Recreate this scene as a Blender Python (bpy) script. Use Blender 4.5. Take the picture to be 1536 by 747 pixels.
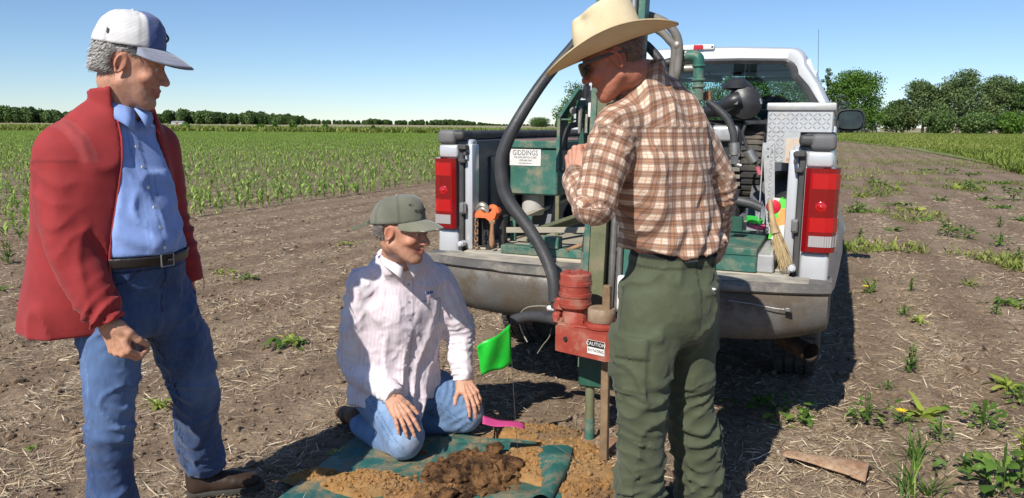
import bpy, bmesh, math, random
import numpy as np
from mathutils import Vector, Matrix
rnd = random.Random(7); rng = np.random.default_rng(11)
S = bpy.context.scene; C = S.collection
for o in list(bpy.data.objects): bpy.data.objects.remove(o)
# ------------------------------------------------------------ camera, sky, sun, exposure
FPX = 1150.; H = 1.48; PITCH = math.radians(9.2); ROLL = math.radians(0.45)
fw = np.array([0, math.cos(PITCH), -math.sin(PITCH)]); rt0 = np.array([1., 0, 0]); up0 = np.cross(rt0, fw)
rt = rt0*math.cos(ROLL)+up0*math.sin(ROLL); up = up0*math.cos(ROLL)-rt0*math.sin(ROLL)
cam = bpy.data.cameras.new('camera'); camo = bpy.data.objects.new('camera', cam); C.objects.link(camo)
cam.sensor_width = 36; cam.lens = FPX*36/1536; cam.clip_start = .05; cam.clip_end = 6000
M4 = Matrix(((rt[0], up[0], -fw[0], 0), (rt[1], up[1], -fw[1], 0), (rt[2], up[2], -fw[2], H), (0, 0, 0, 1)))
camo.matrix_world = M4; S.camera = camo
S.render.engine = 'CYCLES'
SUN_EL, SUN_AZ = 41., 30.      # light travels towards azimuth 27 deg right of +Y
w = bpy.data.worlds.new('World'); S.world = w; w.use_nodes = True
wt = w.node_tree; bgn = wt.nodes['Background']; sk = wt.nodes.new('ShaderNodeTexSky')
sk.sky_type = 'NISHITA'; sk.sun_disc = False; sk.sun_elevation = math.radians(SUN_EL)
sk.sun_rotation = math.radians(180+SUN_AZ); sk.altitude = 1500; sk.air_density = 1.0; sk.dust_density = .0; sk.ozone_density = 4.5
tn = wt.nodes.new('ShaderNodeMix'); tn.data_type = 'RGBA'; tn.blend_type = 'MULTIPLY'; tn.inputs[0].default_value = 1; tn.inputs[7].default_value = (.90, .94, 1, 1); wt.links.new(sk.outputs[0], tn.inputs[6]); wt.links.new(tn.outputs[2], bgn.inputs[0]); bgn.inputs[1].default_value = .098
sl = bpy.data.lights.new('sun', 'SUN'); sl.energy = 5.0; sl.angle = math.radians(.5); sl.color = (1, .955, .88)
so = bpy.data.objects.new('sun', sl); C.objects.link(so)
a, e = math.radians(SUN_AZ), math.radians(SUN_EL)
LDIR = Vector((math.sin(a)*math.cos(e), math.cos(a)*math.cos(e), -math.sin(e)))
so.rotation_euler = LDIR.to_track_quat('-Z', 'Y').to_euler()
S.view_settings.view_transform = 'Standard'; S.view_settings.look = 'None'; S.view_settings.gamma = 1
S.view_settings.exposure = 0.30

def ray(px, py): return fw+rt*(px-768)/FPX+up*(373.5-py)/FPX
def atY(px, py, Y): d = ray(px, py); return d*(Y/d[1])+np.array([0, 0, H])
def atZ(px, py, Z=0.): d = ray(px, py); return d*((Z-H)/d[2])+np.array([0, 0, H])
# truck frame: u right, v forward, z up
TH = math.radians(22.7); RU = np.array([math.cos(TH), -math.sin(TH), 0]); RV = np.array([math.sin(TH), math.cos(TH), 0])
TO = np.array([1.44, 3.45, 0])-RU
def toT(p): q = np.array(p, float)-TO; return np.array([q@RU, q@RV, q[2]])
def T2W(u, v, z): return TO+RU*u+RV*v+np.array([0, 0, z])
def tv(px, py, v):
    d = ray(px, py); c = np.array([0, 0, H]); t = (v-(c-TO)@RV)/(d@RV); return toT(c+d*t)

# ------------------------------------------------------------ materials
def srgb(*c): return tuple((x/12.92 if x <= .04045 else ((x+.055)/1.055)**2.4) for x in [v/255 for v in c])
class NT:
    def __init__(s, name):
        s.m = bpy.data.materials.new(name); s.m.use_nodes = True; s.t = s.m.node_tree; s.n = s.t.nodes
        s.b = s.n['Principled BSDF']; s._tc = None
    def new(s, ty, **k):
        n = s.n.new(ty)
        for a_, v in k.items():
            if a_ in n.inputs.keys(): n.inputs[a_].default_value = v
            else: setattr(n, a_, v)
        return n
    def L(s, a_, b): s.t.links.new(a_, b)
    def co(s, out='Object', scale=None, rot=None):
        if s._tc is None: s._tc = s.new('ShaderNodeTexCoord')
        if out == 'World': g = s.new('ShaderNodeNewGeometry').outputs['Position']
        elif out == 'cloth': g = s.new('ShaderNodeAttribute', attribute_name='cloth').outputs['Vector']
        else: g = s._tc.outputs[out]
        if scale is None and rot is None: return g
        mp = s.new('ShaderNodeMapping'); s.L(g, mp.inputs[0])
        if scale is not None: mp.inputs['Scale'].default_value = scale if hasattr(scale, '__len__') else (scale,)*3
        if rot is not None: mp.inputs['Rotation'].default_value = rot
        return mp.outputs[0]
    def noise(s, scale, detail=4, co=None, rough=.6, dist=0):
        n = s.new('ShaderNodeTexNoise'); n.inputs['Scale'].default_value = scale; n.inputs['Detail'].default_value = detail
        n.inputs['Roughness'].default_value = rough; n.inputs['Distortion'].default_value = dist
        s.L(co if co is not None else s.co(), n.inputs['Vector']); return n.outputs[0]
    def ramp(s, x, stops):
        r = s.new('ShaderNodeValToRGB'); el = r.color_ramp.elements
        while len(el) < len(stops): el.new(.5)
        for i, (p, c) in enumerate(stops):
            el[i].position = p; el[i].color = (*c, 1) if hasattr(c, '__len__') else (c, c, c, 1)
        s.L(x, r.inputs[0]); return r.outputs[0]
    def mix(s, f, a_, b, mode='MIX'):
        n = s.new('ShaderNodeMix', data_type='RGBA', blend_type=mode)
        for sock, v in ((n.inputs[0], f), (n.inputs[6], a_), (n.inputs[7], b)):
            if hasattr(v, 'is_linked'): s.L(v, sock)
            elif hasattr(v, '__len__'): sock.default_value = (*v, 1) if len(v) == 3 else v
            else: sock.default_value = v
        return n.outputs[2]
    def math(s, op, a_, b=0., c=0.):
        n = s.new('ShaderNodeMath', operation=op)
        for i, v in enumerate((a_, b, c)):
            if hasattr(v, 'is_linked'): s.L(v, n.inputs[i])
            else: n.inputs[i].default_value = v
        return n.outputs[0]
    def bump(s, h, strength=.3, dist=.01, prev=None):
        b = s.new('ShaderNodeBump'); b.inputs['Strength'].default_value = strength; b.inputs['Distance'].default_value = dist
        s.L(h, b.inputs['Height'])
        if prev is not None: s.L(prev, b.inputs['Normal'])
        s.L(b.outputs[0], s.b.inputs['Normal']); return b.outputs[0]
    def base(s, c):
        i = s.b.inputs['Base Color']
        if hasattr(c, 'is_linked'): s.L(c, i)
        else: i.default_value = (*c, 1)
    def rough(s, r):
        i = s.b.inputs['Roughness']
        if hasattr(r, 'is_linked'): s.L(r, i)
        else: i.default_value = r
MATS = {}
def worn(name, col, col2=None, scale=6., rough=.5, metal=0., bump=.15, bscale=60., dirt=None, dlo=.5, dhi=.65, dscale=9., spec=.5, coat=0., co='Object', amt=None):
    """general weathered procedural surface: two tones, optional dirt/chips of their own shape, fine relief"""
    m = NT(name); c2 = col2 or tuple(x*.75 for x in col); cc = m.co(co)
    f = m.ramp(m.noise(scale, 6, cc), [(.35, 0.), (.65, 1.)]); out = m.mix(f, col, c2)
    rv = m.math('MULTIPLY_ADD', m.noise(scale*3, 4, cc), .3, rough-.15)
    if dirt is not None:
        g = m.ramp(m.noise(dscale, 8, cc, .7), [(dlo, 0.), (dhi, 1.)]); out = m.mix(g, out, dirt)
        rv = m.mix(g, rv, (.85,)*3); mm = m.math('MULTIPLY_ADD', g, -metal, metal); m.L(mm, m.b.inputs['Metallic'])
    else: m.b.inputs['Metallic'].default_value = metal
    m.base(out); m.rough(rv); m.b.inputs['Specular IOR Level'].default_value = spec; m.b.inputs['Coat Weight'].default_value = coat
    if bump: m.bump(m.noise(bscale, 6, cc), bump, .004)
    MATS[name] = m.m; return m.m

# ------------------------------------------------------------ objects
def tag(o, label=None, cat=None, group=None, kind=None):
    if label: o['label'] = label
    if cat: o['category'] = cat
    if group: o['group'] = group
    if kind: o['kind'] = kind
    return o
def empty(name, loc=(0, 0, 0), rz=0., **k):
    o = bpy.data.objects.new(name, None); C.objects.link(o); o.location = tuple(loc); o.rotation_euler = (0, 0, rz)
    o.empty_display_size = .1; return tag(o, **k)
def link(name, me, mat=None, parent=None, loc=None, **k):
    o = bpy.data.objects.new(name, me); C.objects.link(o)
    if mat is not None:
        for mm in (mat if isinstance(mat, (list, tuple)) else [mat]): me.materials.append(mm)
    if parent is not None: o.parent = parent
    if loc is not None: o.location = tuple(loc)
    return tag(o, **k)
def npmesh(name, V, Fq, smooth=False, attrs=None):
    """V (n,3); Fq (m,3|4) int array"""
    V = np.asarray(V, np.float32); Fq = np.asarray(Fq, np.int32); k = Fq.shape[1]
    me = bpy.data.meshes.new(name); me.vertices.add(len(V)); me.vertices.foreach_set('co', V.ravel())
    me.loops.add(Fq.size); me.loops.foreach_set('vertex_index', Fq.ravel()); me.polygons.add(len(Fq))
    me.polygons.foreach_set('loop_start', np.arange(0, Fq.size, k, dtype=np.int32))
    me.update(calc_edges=True)
    me.polygons.foreach_set('use_smooth', np.full(len(Fq), smooth, dtype=bool))
    for an, (ty, arr) in (attrs or {}).items():
        at = me.attributes.new(an, ty, 'POINT')
        at.data.foreach_set('color' if 'COLOR' in ty else ('vector' if ty == 'FLOAT_VECTOR' else 'value'), np.asarray(arr, np.float32).ravel())
    me.validate(); return me
def nrm(v): v = np.asarray(v, float); return v/(np.linalg.norm(v)+1e-12)
def crom(P, n=6):
    """Catmull-Rom through points (any dims)"""
    P = np.asarray(P, float)
    if len(P) < 3: return np.array([P[0]+(P[-1]-P[0])*t for t in np.linspace(0, 1, n+1)])
    Q = np.vstack([2*P[0]-P[1], P, 2*P[-1]-P[-2]]); out = []
    for i in range(1, len(Q)-2):
        for t in np.arange(n)/n:
            a_, b, c, d = Q[i-1:i+3]
            out.append(.5*((2*b)+(c-a_)*t+(2*a_-5*b+4*c-d)*t*t+(3*b-a_-3*c+d)*t**3))
    out.append(P[-1]); return np.array(out)
class MB:
    """collects shapes into one mesh"""
    def __init__(s): s.v = []; s.f = []; s.mi = []; s.cur = 0; s.sm = []
    def add(s, V, Fs, smooth=False):
        n = len(s.v); s.v += [tuple(map(float, p)) for p in V]
        for f in Fs: s.f.append([n+i for i in f]); s.mi.append(s.cur); s.sm.append(smooth)
        return s
    def box(s, lo, hi, bev=0., M=None, seg=1):
        lo, hi = np.minimum(lo, hi), np.maximum(lo, hi); bm = bmesh.new(); bmesh.ops.create_cube(bm, size=1)
        for v in bm.verts: v.co = Vector([(lo[i]+hi[i])/2+v.co[i]*(hi[i]-lo[i]) for i in range(3)])
        if bev: bmesh.ops.bevel(bm, geom=bm.edges[:], offset=min(bev, .45*float(min(hi-lo))), segments=seg, affect='EDGES', profile=.5)
        return s.bm(bm, M, smooth=bev > 0 and seg > 1)
    def bm(s, bm, M=None, smooth=False):
        bm.verts.index_update(); V = [(M @ v.co if M else v.co) for v in bm.verts]
        s.add(V, [[v.index for v in f.verts] for f in bm.faces], smooth); bm.free(); return s
    def obox(s, c, ax, half, bev=0.):
        """oriented box; ax 3 unit vectors, half sizes"""
        M = Matrix([[ax[0][i], ax[1][i], ax[2][i], c[i]] for i in range(3)]+[[0, 0, 0, 1]])
        return s.box([-h for h in half], half, bev, M)
    def bar(s, a_, b, w_, h_, upv=(0, 0, 1), bev=.002):
        a_, b = np.array(a_, float), np.array(b, float); d = nrm(b-a_); si = nrm(np.cross(d, upv)); n = np.cross(si, d)
        return s.obox((a_+b)/2, (si, d, n), (w_/2, np.linalg.norm(b-a_)/2, h_/2), bev)
    def tube(s, pts, r, seg=10, caps=True, n=0, sq=None, smooth=True):
        """tube along pts; r number or list; n>0 = smooth the path"""
        P = np.array(pts, float); R = np.full(len(P), r, float) if np.isscalar(r) else np.array(r, float)
        if n: Q = crom(np.column_stack([P, R]), n); P, R = Q[:, :3], Q[:, 3]
        t = np.gradient(P, axis=0); t /= np.linalg.norm(t, axis=1)[:, None]+1e-12
        a0 = np.array([0, 0, 1.]) if abs(t[0][2]) < .9 else np.array([1., 0, 0]); x = nrm(np.cross(t[0], a0)); V = []
        for i in range(len(P)):
            x = nrm(x-t[i]*(x@t[i])); y = np.cross(t[i], x)
            for k in range(seg):
                an = 2*math.pi*k/seg+(math.pi/4 if sq else 0); V.append(P[i]+R[i]*(x*math.cos(an)+y*math.sin(an)))
        F_ = [[i*seg+k, i*seg+(k+1) % seg, (i+1)*seg+(k+1) % seg, (i+1)*seg+k] for i in range(len(P)-1) for k in range(seg)]
        if caps: F_ += [list(range(seg))[::-1], [(len(P)-1)*seg+k for k in range(seg)]]
        return s.add(V, F_, smooth)
    def cyl(s, a_, b, r, r2=None, seg=20, bev=.0):
        a_, b = np.array(a_, float), np.array(b, float); r2 = r if r2 is None else r2
        if bev:
            d = nrm(b-a_); return s.tube([a_, a_+d*1e-5, a_+d*bev, b-d*bev, b-d*1e-5, b], [r-bev, r-bev, r, r2, r2-bev, r2-bev], seg, smooth=True)
        return s.tube([a_, b], [r, r2], seg)
    def lathe(s, c, ax, prof, seg=24):
        """prof list of (dist along ax, radius)"""
        c = np.array(c, float); ax = nrm(ax); return s.tube([c+ax*p[0]+ax*1e-5*i for i, p in enumerate(prof)], [p[1] for p in prof], seg)
    def prism(s, poly, off, smooth=False):
        """3-D polygon extruded by vector off"""
        P = [np.array(p, float) for p in poly]; n = len(P); off = np.array(off, float)
        s.add(P+[p+off for p in P], [list(range(n))[::-1], [n+i for i in range(n)]]+[[i, (i+1) % n, n+(i+1) % n, n+i] for i in range(n)], smooth); return s
    def grid(s, V, nu, nv, closed_u=False, smooth=True, flip=False):
        F_ = []
        for j in range(nv-1):
            for i in range(nu if closed_u else nu-1):
                q = [j*nu+i, j*nu+(i+1) % nu, (j+1)*nu+(i+1) % nu, (j+1)*nu+i]; F_.append(q[::-1] if flip else q)
        return s.add(V, F_, smooth)
    def sphere(s, c, r, seg=16, rings=10, M=None):
        c = np.array(c, float); r = np.array([r]*3 if np.isscalar(r) else r, float); V = []
        for j in range(rings+1):
            p = math.pi*j/rings
            for i in range(seg):
                t = 2*math.pi*i/seg; q = np.array([math.sin(p)*math.cos(t), math.sin(p)*math.sin(t), math.cos(p)])*r
                if M is not None: q = M@q
                V.append(c+q)
        return s.grid(V, seg, rings+1, True, flip=True)
    def build(s, name, mat, parent=None, loc=None, fixn=True, **k):
        me = bpy.data.meshes.new(name); me.from_pydata(s.v, [], s.f)
        me.polygons.foreach_set('use_smooth', s.sm); me.polygons.foreach_set('material_index', s.mi)
        me.validate()
        if fixn:
            b = bmesh.new(); b.from_mesh(me); bmesh.ops.recalc_face_normals(b, faces=b.faces); b.to_mesh(me); b.free()
        if any(s.sm) and not all(s.sm): pass
        o = link(name, me, mat, parent, loc, **k)
        if any(s.sm): me.set_sharp_from_angle(angle=math.radians(40))
        return o
# noise in numpy
_G = rng.random((32, 32, 32)).astype(np.float32)
def vnoise(P, f=1., seed=0):
    Q = np.asarray(P, np.float32)*np.asarray(f, np.float32)+seed*7.31; i = np.floor(Q).astype(np.int32); t = Q-i; t = t*t*(3-2*t)
    x0, y0, z0 = i[:, 0] & 31, i[:, 1] & 31, i[:, 2] & 31; x1, y1, z1 = (x0+1) & 31, (y0+1) & 31, (z0+1) & 31; tx, ty, tz = t.T
    c0 = (_G[x0, y0, z0]*(1-tx)+_G[x1, y0, z0]*tx)*(1-ty)+(_G[x0, y1, z0]*(1-tx)+_G[x1, y1, z0]*tx)*ty
    c1 = (_G[x0, y0, z1]*(1-tx)+_G[x1, y0, z1]*tx)*(1-ty)+(_G[x0, y1, z1]*(1-tx)+_G[x1, y1, z1]*tx)*ty
    return (c0*(1-tz)+c1*tz)*2-1
def fbm(P, f=1., o=3, seed=0):
    r = 0; a_ = 1; f = np.asarray(f, float)
    for k in range(o): r = r+a_*vnoise(P, f*2**k, seed+k*3); a_ *= .5
    return r
def text_obj(s_, size, name, mat, parent, M, ext=.0006, **k):
    cu = bpy.data.curves.new(name, 'FONT'); cu.body = s_; cu.size = size; cu.extrude = ext; cu.align_x = 'CENTER'; cu.align_y = 'CENTER'; cu.resolution_u = 2
    if k.get('sx'): pass
    ob = bpy.data.objects.new('tmp', cu); me = bpy.data.meshes.new_from_object(ob); bpy.data.objects.remove(ob); bpy.data.curves.remove(cu)
    me.transform(M); me.materials.clear(); me.name = name; return link(name, me, mat, parent)
def plane_M(c, xv, yv, sx=1.):
    x = nrm(xv); z = nrm(np.cross(x, yv)); y = np.cross(z, x)
    return Matrix([[x[i]*sx, y[i], z[i], c[i]] for i in range(3)]+[[0, 0, 0, 1]])
# ============================================================ SETTING
def gz(x, y):
    """ground height"""
    P = np.column_stack([np.atleast_1d(x), np.atleast_1d(y), np.zeros(np.size(x))]).astype(float)
    u = (P[:, 0]-TO[0])*RU[0]+(P[:, 1]-TO[1])*RU[1]; d = np.hypot(P[:, 0], P[:, 1])
    fade = np.clip(1.4-d/14, .12, 1)
    z = .016*vnoise(P, 1.1, 1)+.016*vnoise(P, 3.1, 2)+.013*vnoise(P, 8., 3)+.010*np.abs(vnoise(P, 19., 4))+.006*vnoise(P, 43., 5)
    Lm = np.clip((-1.2-u)/1.5, 0, 1)
    z = z+Lm*.026*np.sin(u*2*math.pi/.38+1.3*vnoise(P, .8, 6))*(.6+.5*vnoise(P, 2.2, 7))+Lm*.012*np.clip(vnoise(P, 6., 9), 0, 1)
    return z*fade-.012
def axis(lo, hi, c0, c1, h, g):
    out = list(np.arange(c0, c1, h)); s_ = h; x = c0
    while x > lo: s_ = s_*g; x -= s_; out.insert(0, x)
    s_ = h; x = out[-1]
    while x < hi: s_ = s_*g; x += s_; out.append(x)
    return np.array(out)
ax_, ay_ = axis(-4000, 4000, -3.2, 3.4, .019, 1.035), axis(-60, 5200, 1.9, 6.2, .018, 1.024)
GX, GY = np.meshgrid(ax_, ay_); V = np.column_stack([GX.ravel(), GY.ravel(), gz(GX.ravel(), GY.ravel())])
far_ = np.hypot(V[:, 0], V[:, 1]) > 60; V[far_, 2] = -.012
nx, ny = len(ax_), len(ay_); ii = (np.arange(ny-1)[:, None]*nx+np.arange(nx-1)).ravel()
Fq = np.column_stack([ii, ii+1, ii+nx+1, ii+nx])
m = NT('soil'); g = m.co('World')
big = m.noise(.9, 5, g); fine = m.noise(26, 8, g, .7); cl = m.noise(7, 6, g, .65)
soil = m.mix(m.ramp(cl, [(.35, 0.), (.7, 1.)]), (.110, .071, .044), (.28, .195, .125))
soil = m.mix(m.ramp(fine, [(.4, 0.), (.75, 1.)]), soil, (.34, .255, .18))
# old straw pressed into the soil: streaky patches
gs = m.co('World', (9, 46, 9), (0, 0, .5)); gs2 = m.co('World', (44, 8, 9), (0, 0, -.3)); gs3 = m.co('World', (30, 30, 9))
st = m.math('MAXIMUM', m.ramp(m.noise(1.6, 5, gs, .6, 1.2), [(.56, 0.), (.62, 1.)]), m.ramp(m.noise(1.7, 5, gs2, .6, 1.2), [(.57, 0.), (.63, 1.)]))
patch = m.ramp(m.noise(1.3, 5, g, .6), [(.38, .15), (.60, 1.)]); ru_ = m.new('ShaderNodeVectorMath', operation='DOT_PRODUCT'); m.L(g, ru_.inputs[0]); ru_.inputs[1].default_value = tuple(RU); wr_ = m.math('MULTIPLY_ADD', m.math('SINE', m.math('ADD', m.math('MULTIPLY', ru_.outputs['Value'], 8.27), m.math('MULTIPLY', m.noise(.7, 3, g), 5.))), .5, .5); patch = m.math('MULTIPLY', patch, m.math('MULTIPLY_ADD', wr_, .9, .35))
soil = m.mix(m.math('MULTIPLY', m.math('SUBTRACT', 1., wr_), .35), soil, (.12, .078, .05)); soil = m.mix(m.math('MULTIPLY', st, patch), soil, (.52, .43, .31))
spk = m.new('ShaderNodeSeparateXYZ'); m.L(g, spk.inputs[0])
# far soil evens out a little lighter
soil = m.mix(m.ramp(big, [(.35, .0), (.7, .35)]), soil, (.33, .25, .175))
m.base(soil); m.rough(.95); m.b.inputs['Specular IOR Level'].default_value = .15
m.bump(m.math('ADD', fine, m.math('MULTIPLY', st, .5)), .8, .016)
link('ground', npmesh('ground', V, Fq, True), m.m, kind='structure')
del V, Fq, GX, GY
def sheet(name, pts, z, mat):
    b = MB(); b.add([(p[0], p[1], z) for p in pts], [list(range(len(pts)))]); return b.build(name, mat, kind='structure', fixn=False)
def two(name, c1, c2, s1, s2=None, rough=.9):
    m = NT(name); g = m.co('World', (1, .35, 1)); m.base(m.mix(m.ramp(m.noise(s1, 8, g, .65), [(.35, 0.), (.65, 1.)]), c1, c2)); m.rough(rough)
    m.bump(m.noise(s2 or s1*4, 4, g), .5, .2); return m.m
mt_tan = two('far_field_tan', (.30, .25, .13), (.22, .22, .10), .02); mt_gm = two('margin_green', (.13, .16, .035), (.20, .21, .06), .12)
sheet('far_field', [(-2500, 205), (240, 205), (420, 1200), (-2500, 1200)], .03, mt_tan)
sheet('grass_margin', [(-900, 118), (60, 118), (60, 204), (-900, 204)], .025, mt_gm)
sheet('right_grassland', [(17, 24), (800, -40), (1500, 1300), (60, 600), (40, 110), (30, 60)], .02, mt_gm)

# leaf / blade meshes -------------------------------------------------
def leafmat(name, c1, c2, c3=None, tr=.25, rough=.5):
    m = NT(name); a_ = m.new('ShaderNodeAttribute', attribute_name='tone').outputs['Fac']
    st_ = [(0., c1), (.6, c2), (1., c3 or c2)]; col = m.ramp(a_, st_); m.base(col); m.rough(rough); m.b.inputs['Specular IOR Level'].default_value = .25
    t = m.new('ShaderNodeBsdfTranslucent'); m.L(col, t.inputs[0]); mx = m.new('ShaderNodeMixShader'); mx.inputs[0].default_value = tr
    out = m.n['Material Output']; m.L(m.b.outputs[0], mx.inputs[1]); m.L(t.outputs[0], mx.inputs[2]); m.L(mx.outputs[0], out.inputs[0]); return m.m
def strips(base, dirn, length, width, rise, droop, nseg, roll=None):
    """arrays of N leaves -> V,F ; each a strip of nseg quads. dirn azimuth, rise initial elevation, droop total bend"""
    N = len(length); az = np.asarray(dirn); t = np.linspace(0, 1, nseg+1); V = np.zeros((N, nseg+1, 2, 3)); p = np.array(base, float).copy()
    side = np.column_stack([-np.sin(az), np.cos(az), np.zeros(N)])
    if roll is not None: side = side*np.cos(roll)[:, None]+np.column_stack([np.zeros(N), np.zeros(N), np.sin(roll)])
    for k in range(nseg+1):
        wd = width*np.where(t[k] < .35, .45+.55*t[k]/.35, 1-((t[k]-.35)/.65)**1.6)*.5+1e-4
        V[:, k, 0] = p-side*wd[:, None]; V[:, k, 1] = p+side*wd[:, None]
        el = rise-droop*(t[k]+.5/nseg); p = p+np.column_stack([np.cos(az)*np.cos(el), np.sin(az)*np.cos(el), np.sin(el)])*(length/nseg)[:, None]
    b = (np.arange(N)[:, None]*(nseg+1)+np.arange(nseg)).ravel()*2
    return V.reshape(-1, 3), np.column_stack([b, b+1, b+3, b+2])
def tones(vals, per): return np.repeat(vals, per)

# straw residue -------------------------------------------------------
def scatter(n, ymax, pw=1.6, ymin=1.9, xl=-.78, xr=.80):
    y = ymin+(ymax-ymin)*rng.random(n)**pw; x = y*(xl+(xr-xl)*rng.random(n)); return x, y
N = 215000; x, y = scatter(N, 18, 1.55)
uu_ = (x-TO[0])*RU[0]+(y-TO[1])*RU[1]; keep = rng.random(N) < np.clip(.55+.42*np.sin(uu_*8.27+2.2*vnoise(np.column_stack([x, y, 0*x]), .8, 27))+.65*fbm(np.column_stack([x, y, 0*x]), 1.4, 3, 20)+.15*fbm(np.column_stack([x, y, 0*x]), 5., 2, 23), .12, 1)
x, y = x[keep], y[keep]; N = len(x)
ln = rng.gamma(2.2, .022, N)+.015; ln = np.minimum(ln, .2); az = rng.vonmises(.35, .8, N)+math.pi*(rng.random(N) < .5)
V, Fq = strips(np.column_stack([x, y, gz(x, y)+.002+.010*rng.random(N)]), az, ln, .0015+.0036*rng.random(N)**2*(1+y/9), rng.normal(.05, .14, N), rng.normal(.1, .35, N), 2, rng.normal(0, .5, N))
sm_ = leafmat('straw_dry', (.17, .115, .07), (.46, .355, .23), (.74, .62, .45), 0.0, .75)
link('straw_residue', npmesh('straw_residue', V, Fq, True, {'tone': ('FLOAT', tones(rng.random(N)**1.0, 6))}), sm_, kind='stuff')
# soil clods
N = 17000; x, y = scatter(N, 14, 1.5); s_ = rng.gamma(1.6, .0046, N)+.002; ico = bmesh.new(); bmesh.ops.create_icosphere(ico, subdivisions=1, radius=1)
iv = np.array([v.co[:] for v in ico.verts]); jf = np.array([[v.index for v in f.verts] for f in ico.faces]); ico.free()
V = (iv[None]*(s_[:, None, None]*(.7+.6*rng.random((N, len(iv), 1))))*np.array([1, 1, .7])+np.column_stack([x, y, gz(x, y)+s_*.3])[:, None]).reshape(-1, 3)
Fq = (np.arange(N)[:, None, None]*len(iv)+jf[None]).reshape(-1, 3)
link('soil_clods', npmesh('soil_clods', V, Fq), m_ if (m_ := bpy.data.materials.get('soil')) else None, kind='stuff')

# corn field ----------------------------------------------------------
cornm = leafmat('corn_leaf', (.14, .25, .038), (.28, .42, .08), (.44, .54, .16), .3, .42)
def corn_mesh(name, n, seg, sc=1., wd=.026):
    ang = rng.random()*6.28; az = ang+np.arange(n)*math.pi+rng.normal(0, .35, n)
    z0 = .02+np.arange(n)*.03; L_ = sc*(.17+.10*rng.random(n)+.04*np.sin(np.arange(n)/max(n-1, 1)*3.1))
    V, Fq = strips(np.column_stack([0*z0, 0*z0, z0*sc]), az, L_, np.full(n, wd)*sc*(.8+.4*rng.random(n)), 1.35-.1*rng.random(n), 1.0+1.1*rng.random(n), seg)
    return V, Fq, tones(rng.random(n), 2*(seg+1))
stemz = []
cu, cvv = [], []
for r_ in range(0, 170):
    u = -8.35-.76*r_; vs = np.arange(-26, 140, .125); cu += [u+rng.normal(0, .02, len(vs))]; cvv += [vs+rng.normal(0, .035, len(vs))]
cu, cvv = np.concatenate(cu), np.concatenate(cvv); px_ = TO[0]+RU[0]*cu+RV[0]*cvv; py_ = TO[1]+RU[1]*cu+RV[1]*cvv
k = (py_ > 4.5) & (py_ < 117) & (px_ > -.80*py_-.8) & (px_ < .16*py_) & (rng.random(len(px_)) < .93)
px_, py_ = px_[k], py_[k]; dd = np.hypot(px_, py_); o_ = np.argsort(dd); px_, py_, dd = px_[o_], py_[o_], dd[o_]
vis = (px_ > -.70*py_-.1); idx = np.where(vis)[0][:300]; rest = np.setdiff1d(np.arange(len(px_)), idx)
cm = []
for i in range(9):
    V, Fq, t = corn_mesh('c', 7, 5, 1.2, .036); cm.append(npmesh('corn_plant', V, Fq, True, {'tone': ('FLOAT', t)})); cm[-1].materials.append(cornm)
for q, i in enumerate(idx):
    o = bpy.data.objects.new('corn_plant', cm[q % 9]); C.objects.link(o); o.location = (px_[i], py_[i], gz(px_[i], py_[i])[0]); o.rotation_euler = (rng.normal(0, .06), rng.normal(0, .06), rng.random()*6.28)
    s_ = .45+.4*rng.random(); o.scale = (s_,)*3
    tag(o, 'young green corn plant in the nearest rows of the field edge', 'corn plant', 'young corn plants along the near edge of the field')
Vs, Fs, Ts = [], [], []; off = 0
for lo, hi, nl, seg, wd in ((0, 22, 7, 4, .036), (22, 45, 6, 3, .040), (45, 130, 5, 2, .050)):
    R = rest[(dd[rest] >= lo) & (dd[rest] < hi)]
    var = [corn_mesh('c', nl, seg, 1.15, wd) for _ in range(12)]; ch = rng.integers(0, 12, len(R)); th = rng.random(len(R))*6.28; sc = .42+.40*rng.random(len(R))
    for v_ in range(12):
        R2 = R[ch == v_]; n_ = len(R2)
        if not n_: continue
        c_, s__ = np.cos(th[ch == v_]), np.sin(th[ch == v_]); s2 = sc[ch == v_]; V0, F0, T0 = var[v_]
        W_ = np.stack([(V0[None, :, 0]*c_[:, None]-V0[None, :, 1]*s__[:, None])*s2[:, None]+px_[R2][:, None], (V0[None, :, 0]*s__[:, None]+V0[None, :, 1]*c_[:, None])*s2[:, None]+py_[R2][:, None], V0[None, :, 2]*s2[:, None]+0*c_[:, None]], 2)
        Vs.append(W_.reshape(-1, 3)); Fs.append((np.arange(n_)[:, None, None]*len(V0)+F0[None]).reshape(-1, 4)+off); off += n_*len(V0); Ts.append(np.tile(T0, n_))
link('corn_rows', npmesh('corn_rows', np.vstack(Vs), np.vstack(Fs), True, {'tone': ('FLOAT', np.concatenate(Ts))}), cornm, kind='stuff')

# grasses -------------------------------------------------------------
grm = leafmat('grass_blade', (.12, .17, .03), (.22, .27, .05), (.38, .36, .13), .3, .6)
def grass(name, x, y, hmin, hmax, wd, mat=grm, lean=.5, z=0.):
    N = len(x); V, Fq = strips(np.column_stack([x, y, np.full(N, z)]), rng.random(N)*6.28, hmin+(hmax-hmin)*rng.random(N), wd*(.6+.8*rng.random(N)), 1.45-lean*rng.random(N), .4+.8*rng.random(N), 2)
    tn = np.clip(.45+.35*fbm(np.column_stack([x, y, 0*x]), .15, 3, 40)+rng.normal(0, .18, N), 0, 1); link(name, npmesh(name, V, Fq, True, {'tone': ('FLOAT', tones(tn, 6))}), mat, kind='stuff')
N = 120000; y = 24+200*rng.random(N)**2.1; x = y*(.36+.40*rng.random(N)); edge = 25.5+70*np.clip((.66-x/y)/.28, 0, 1)**1.2+4*fbm(np.column_stack([x, y, 0*x]), .2, 3, 50)
k = y > edge; x, y = x[k], y[k]
grass('tall_grass', x, y, .25, .75, .022+.0) if False else grass('tall_grass', x, y, .15, .42, .055)
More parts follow.
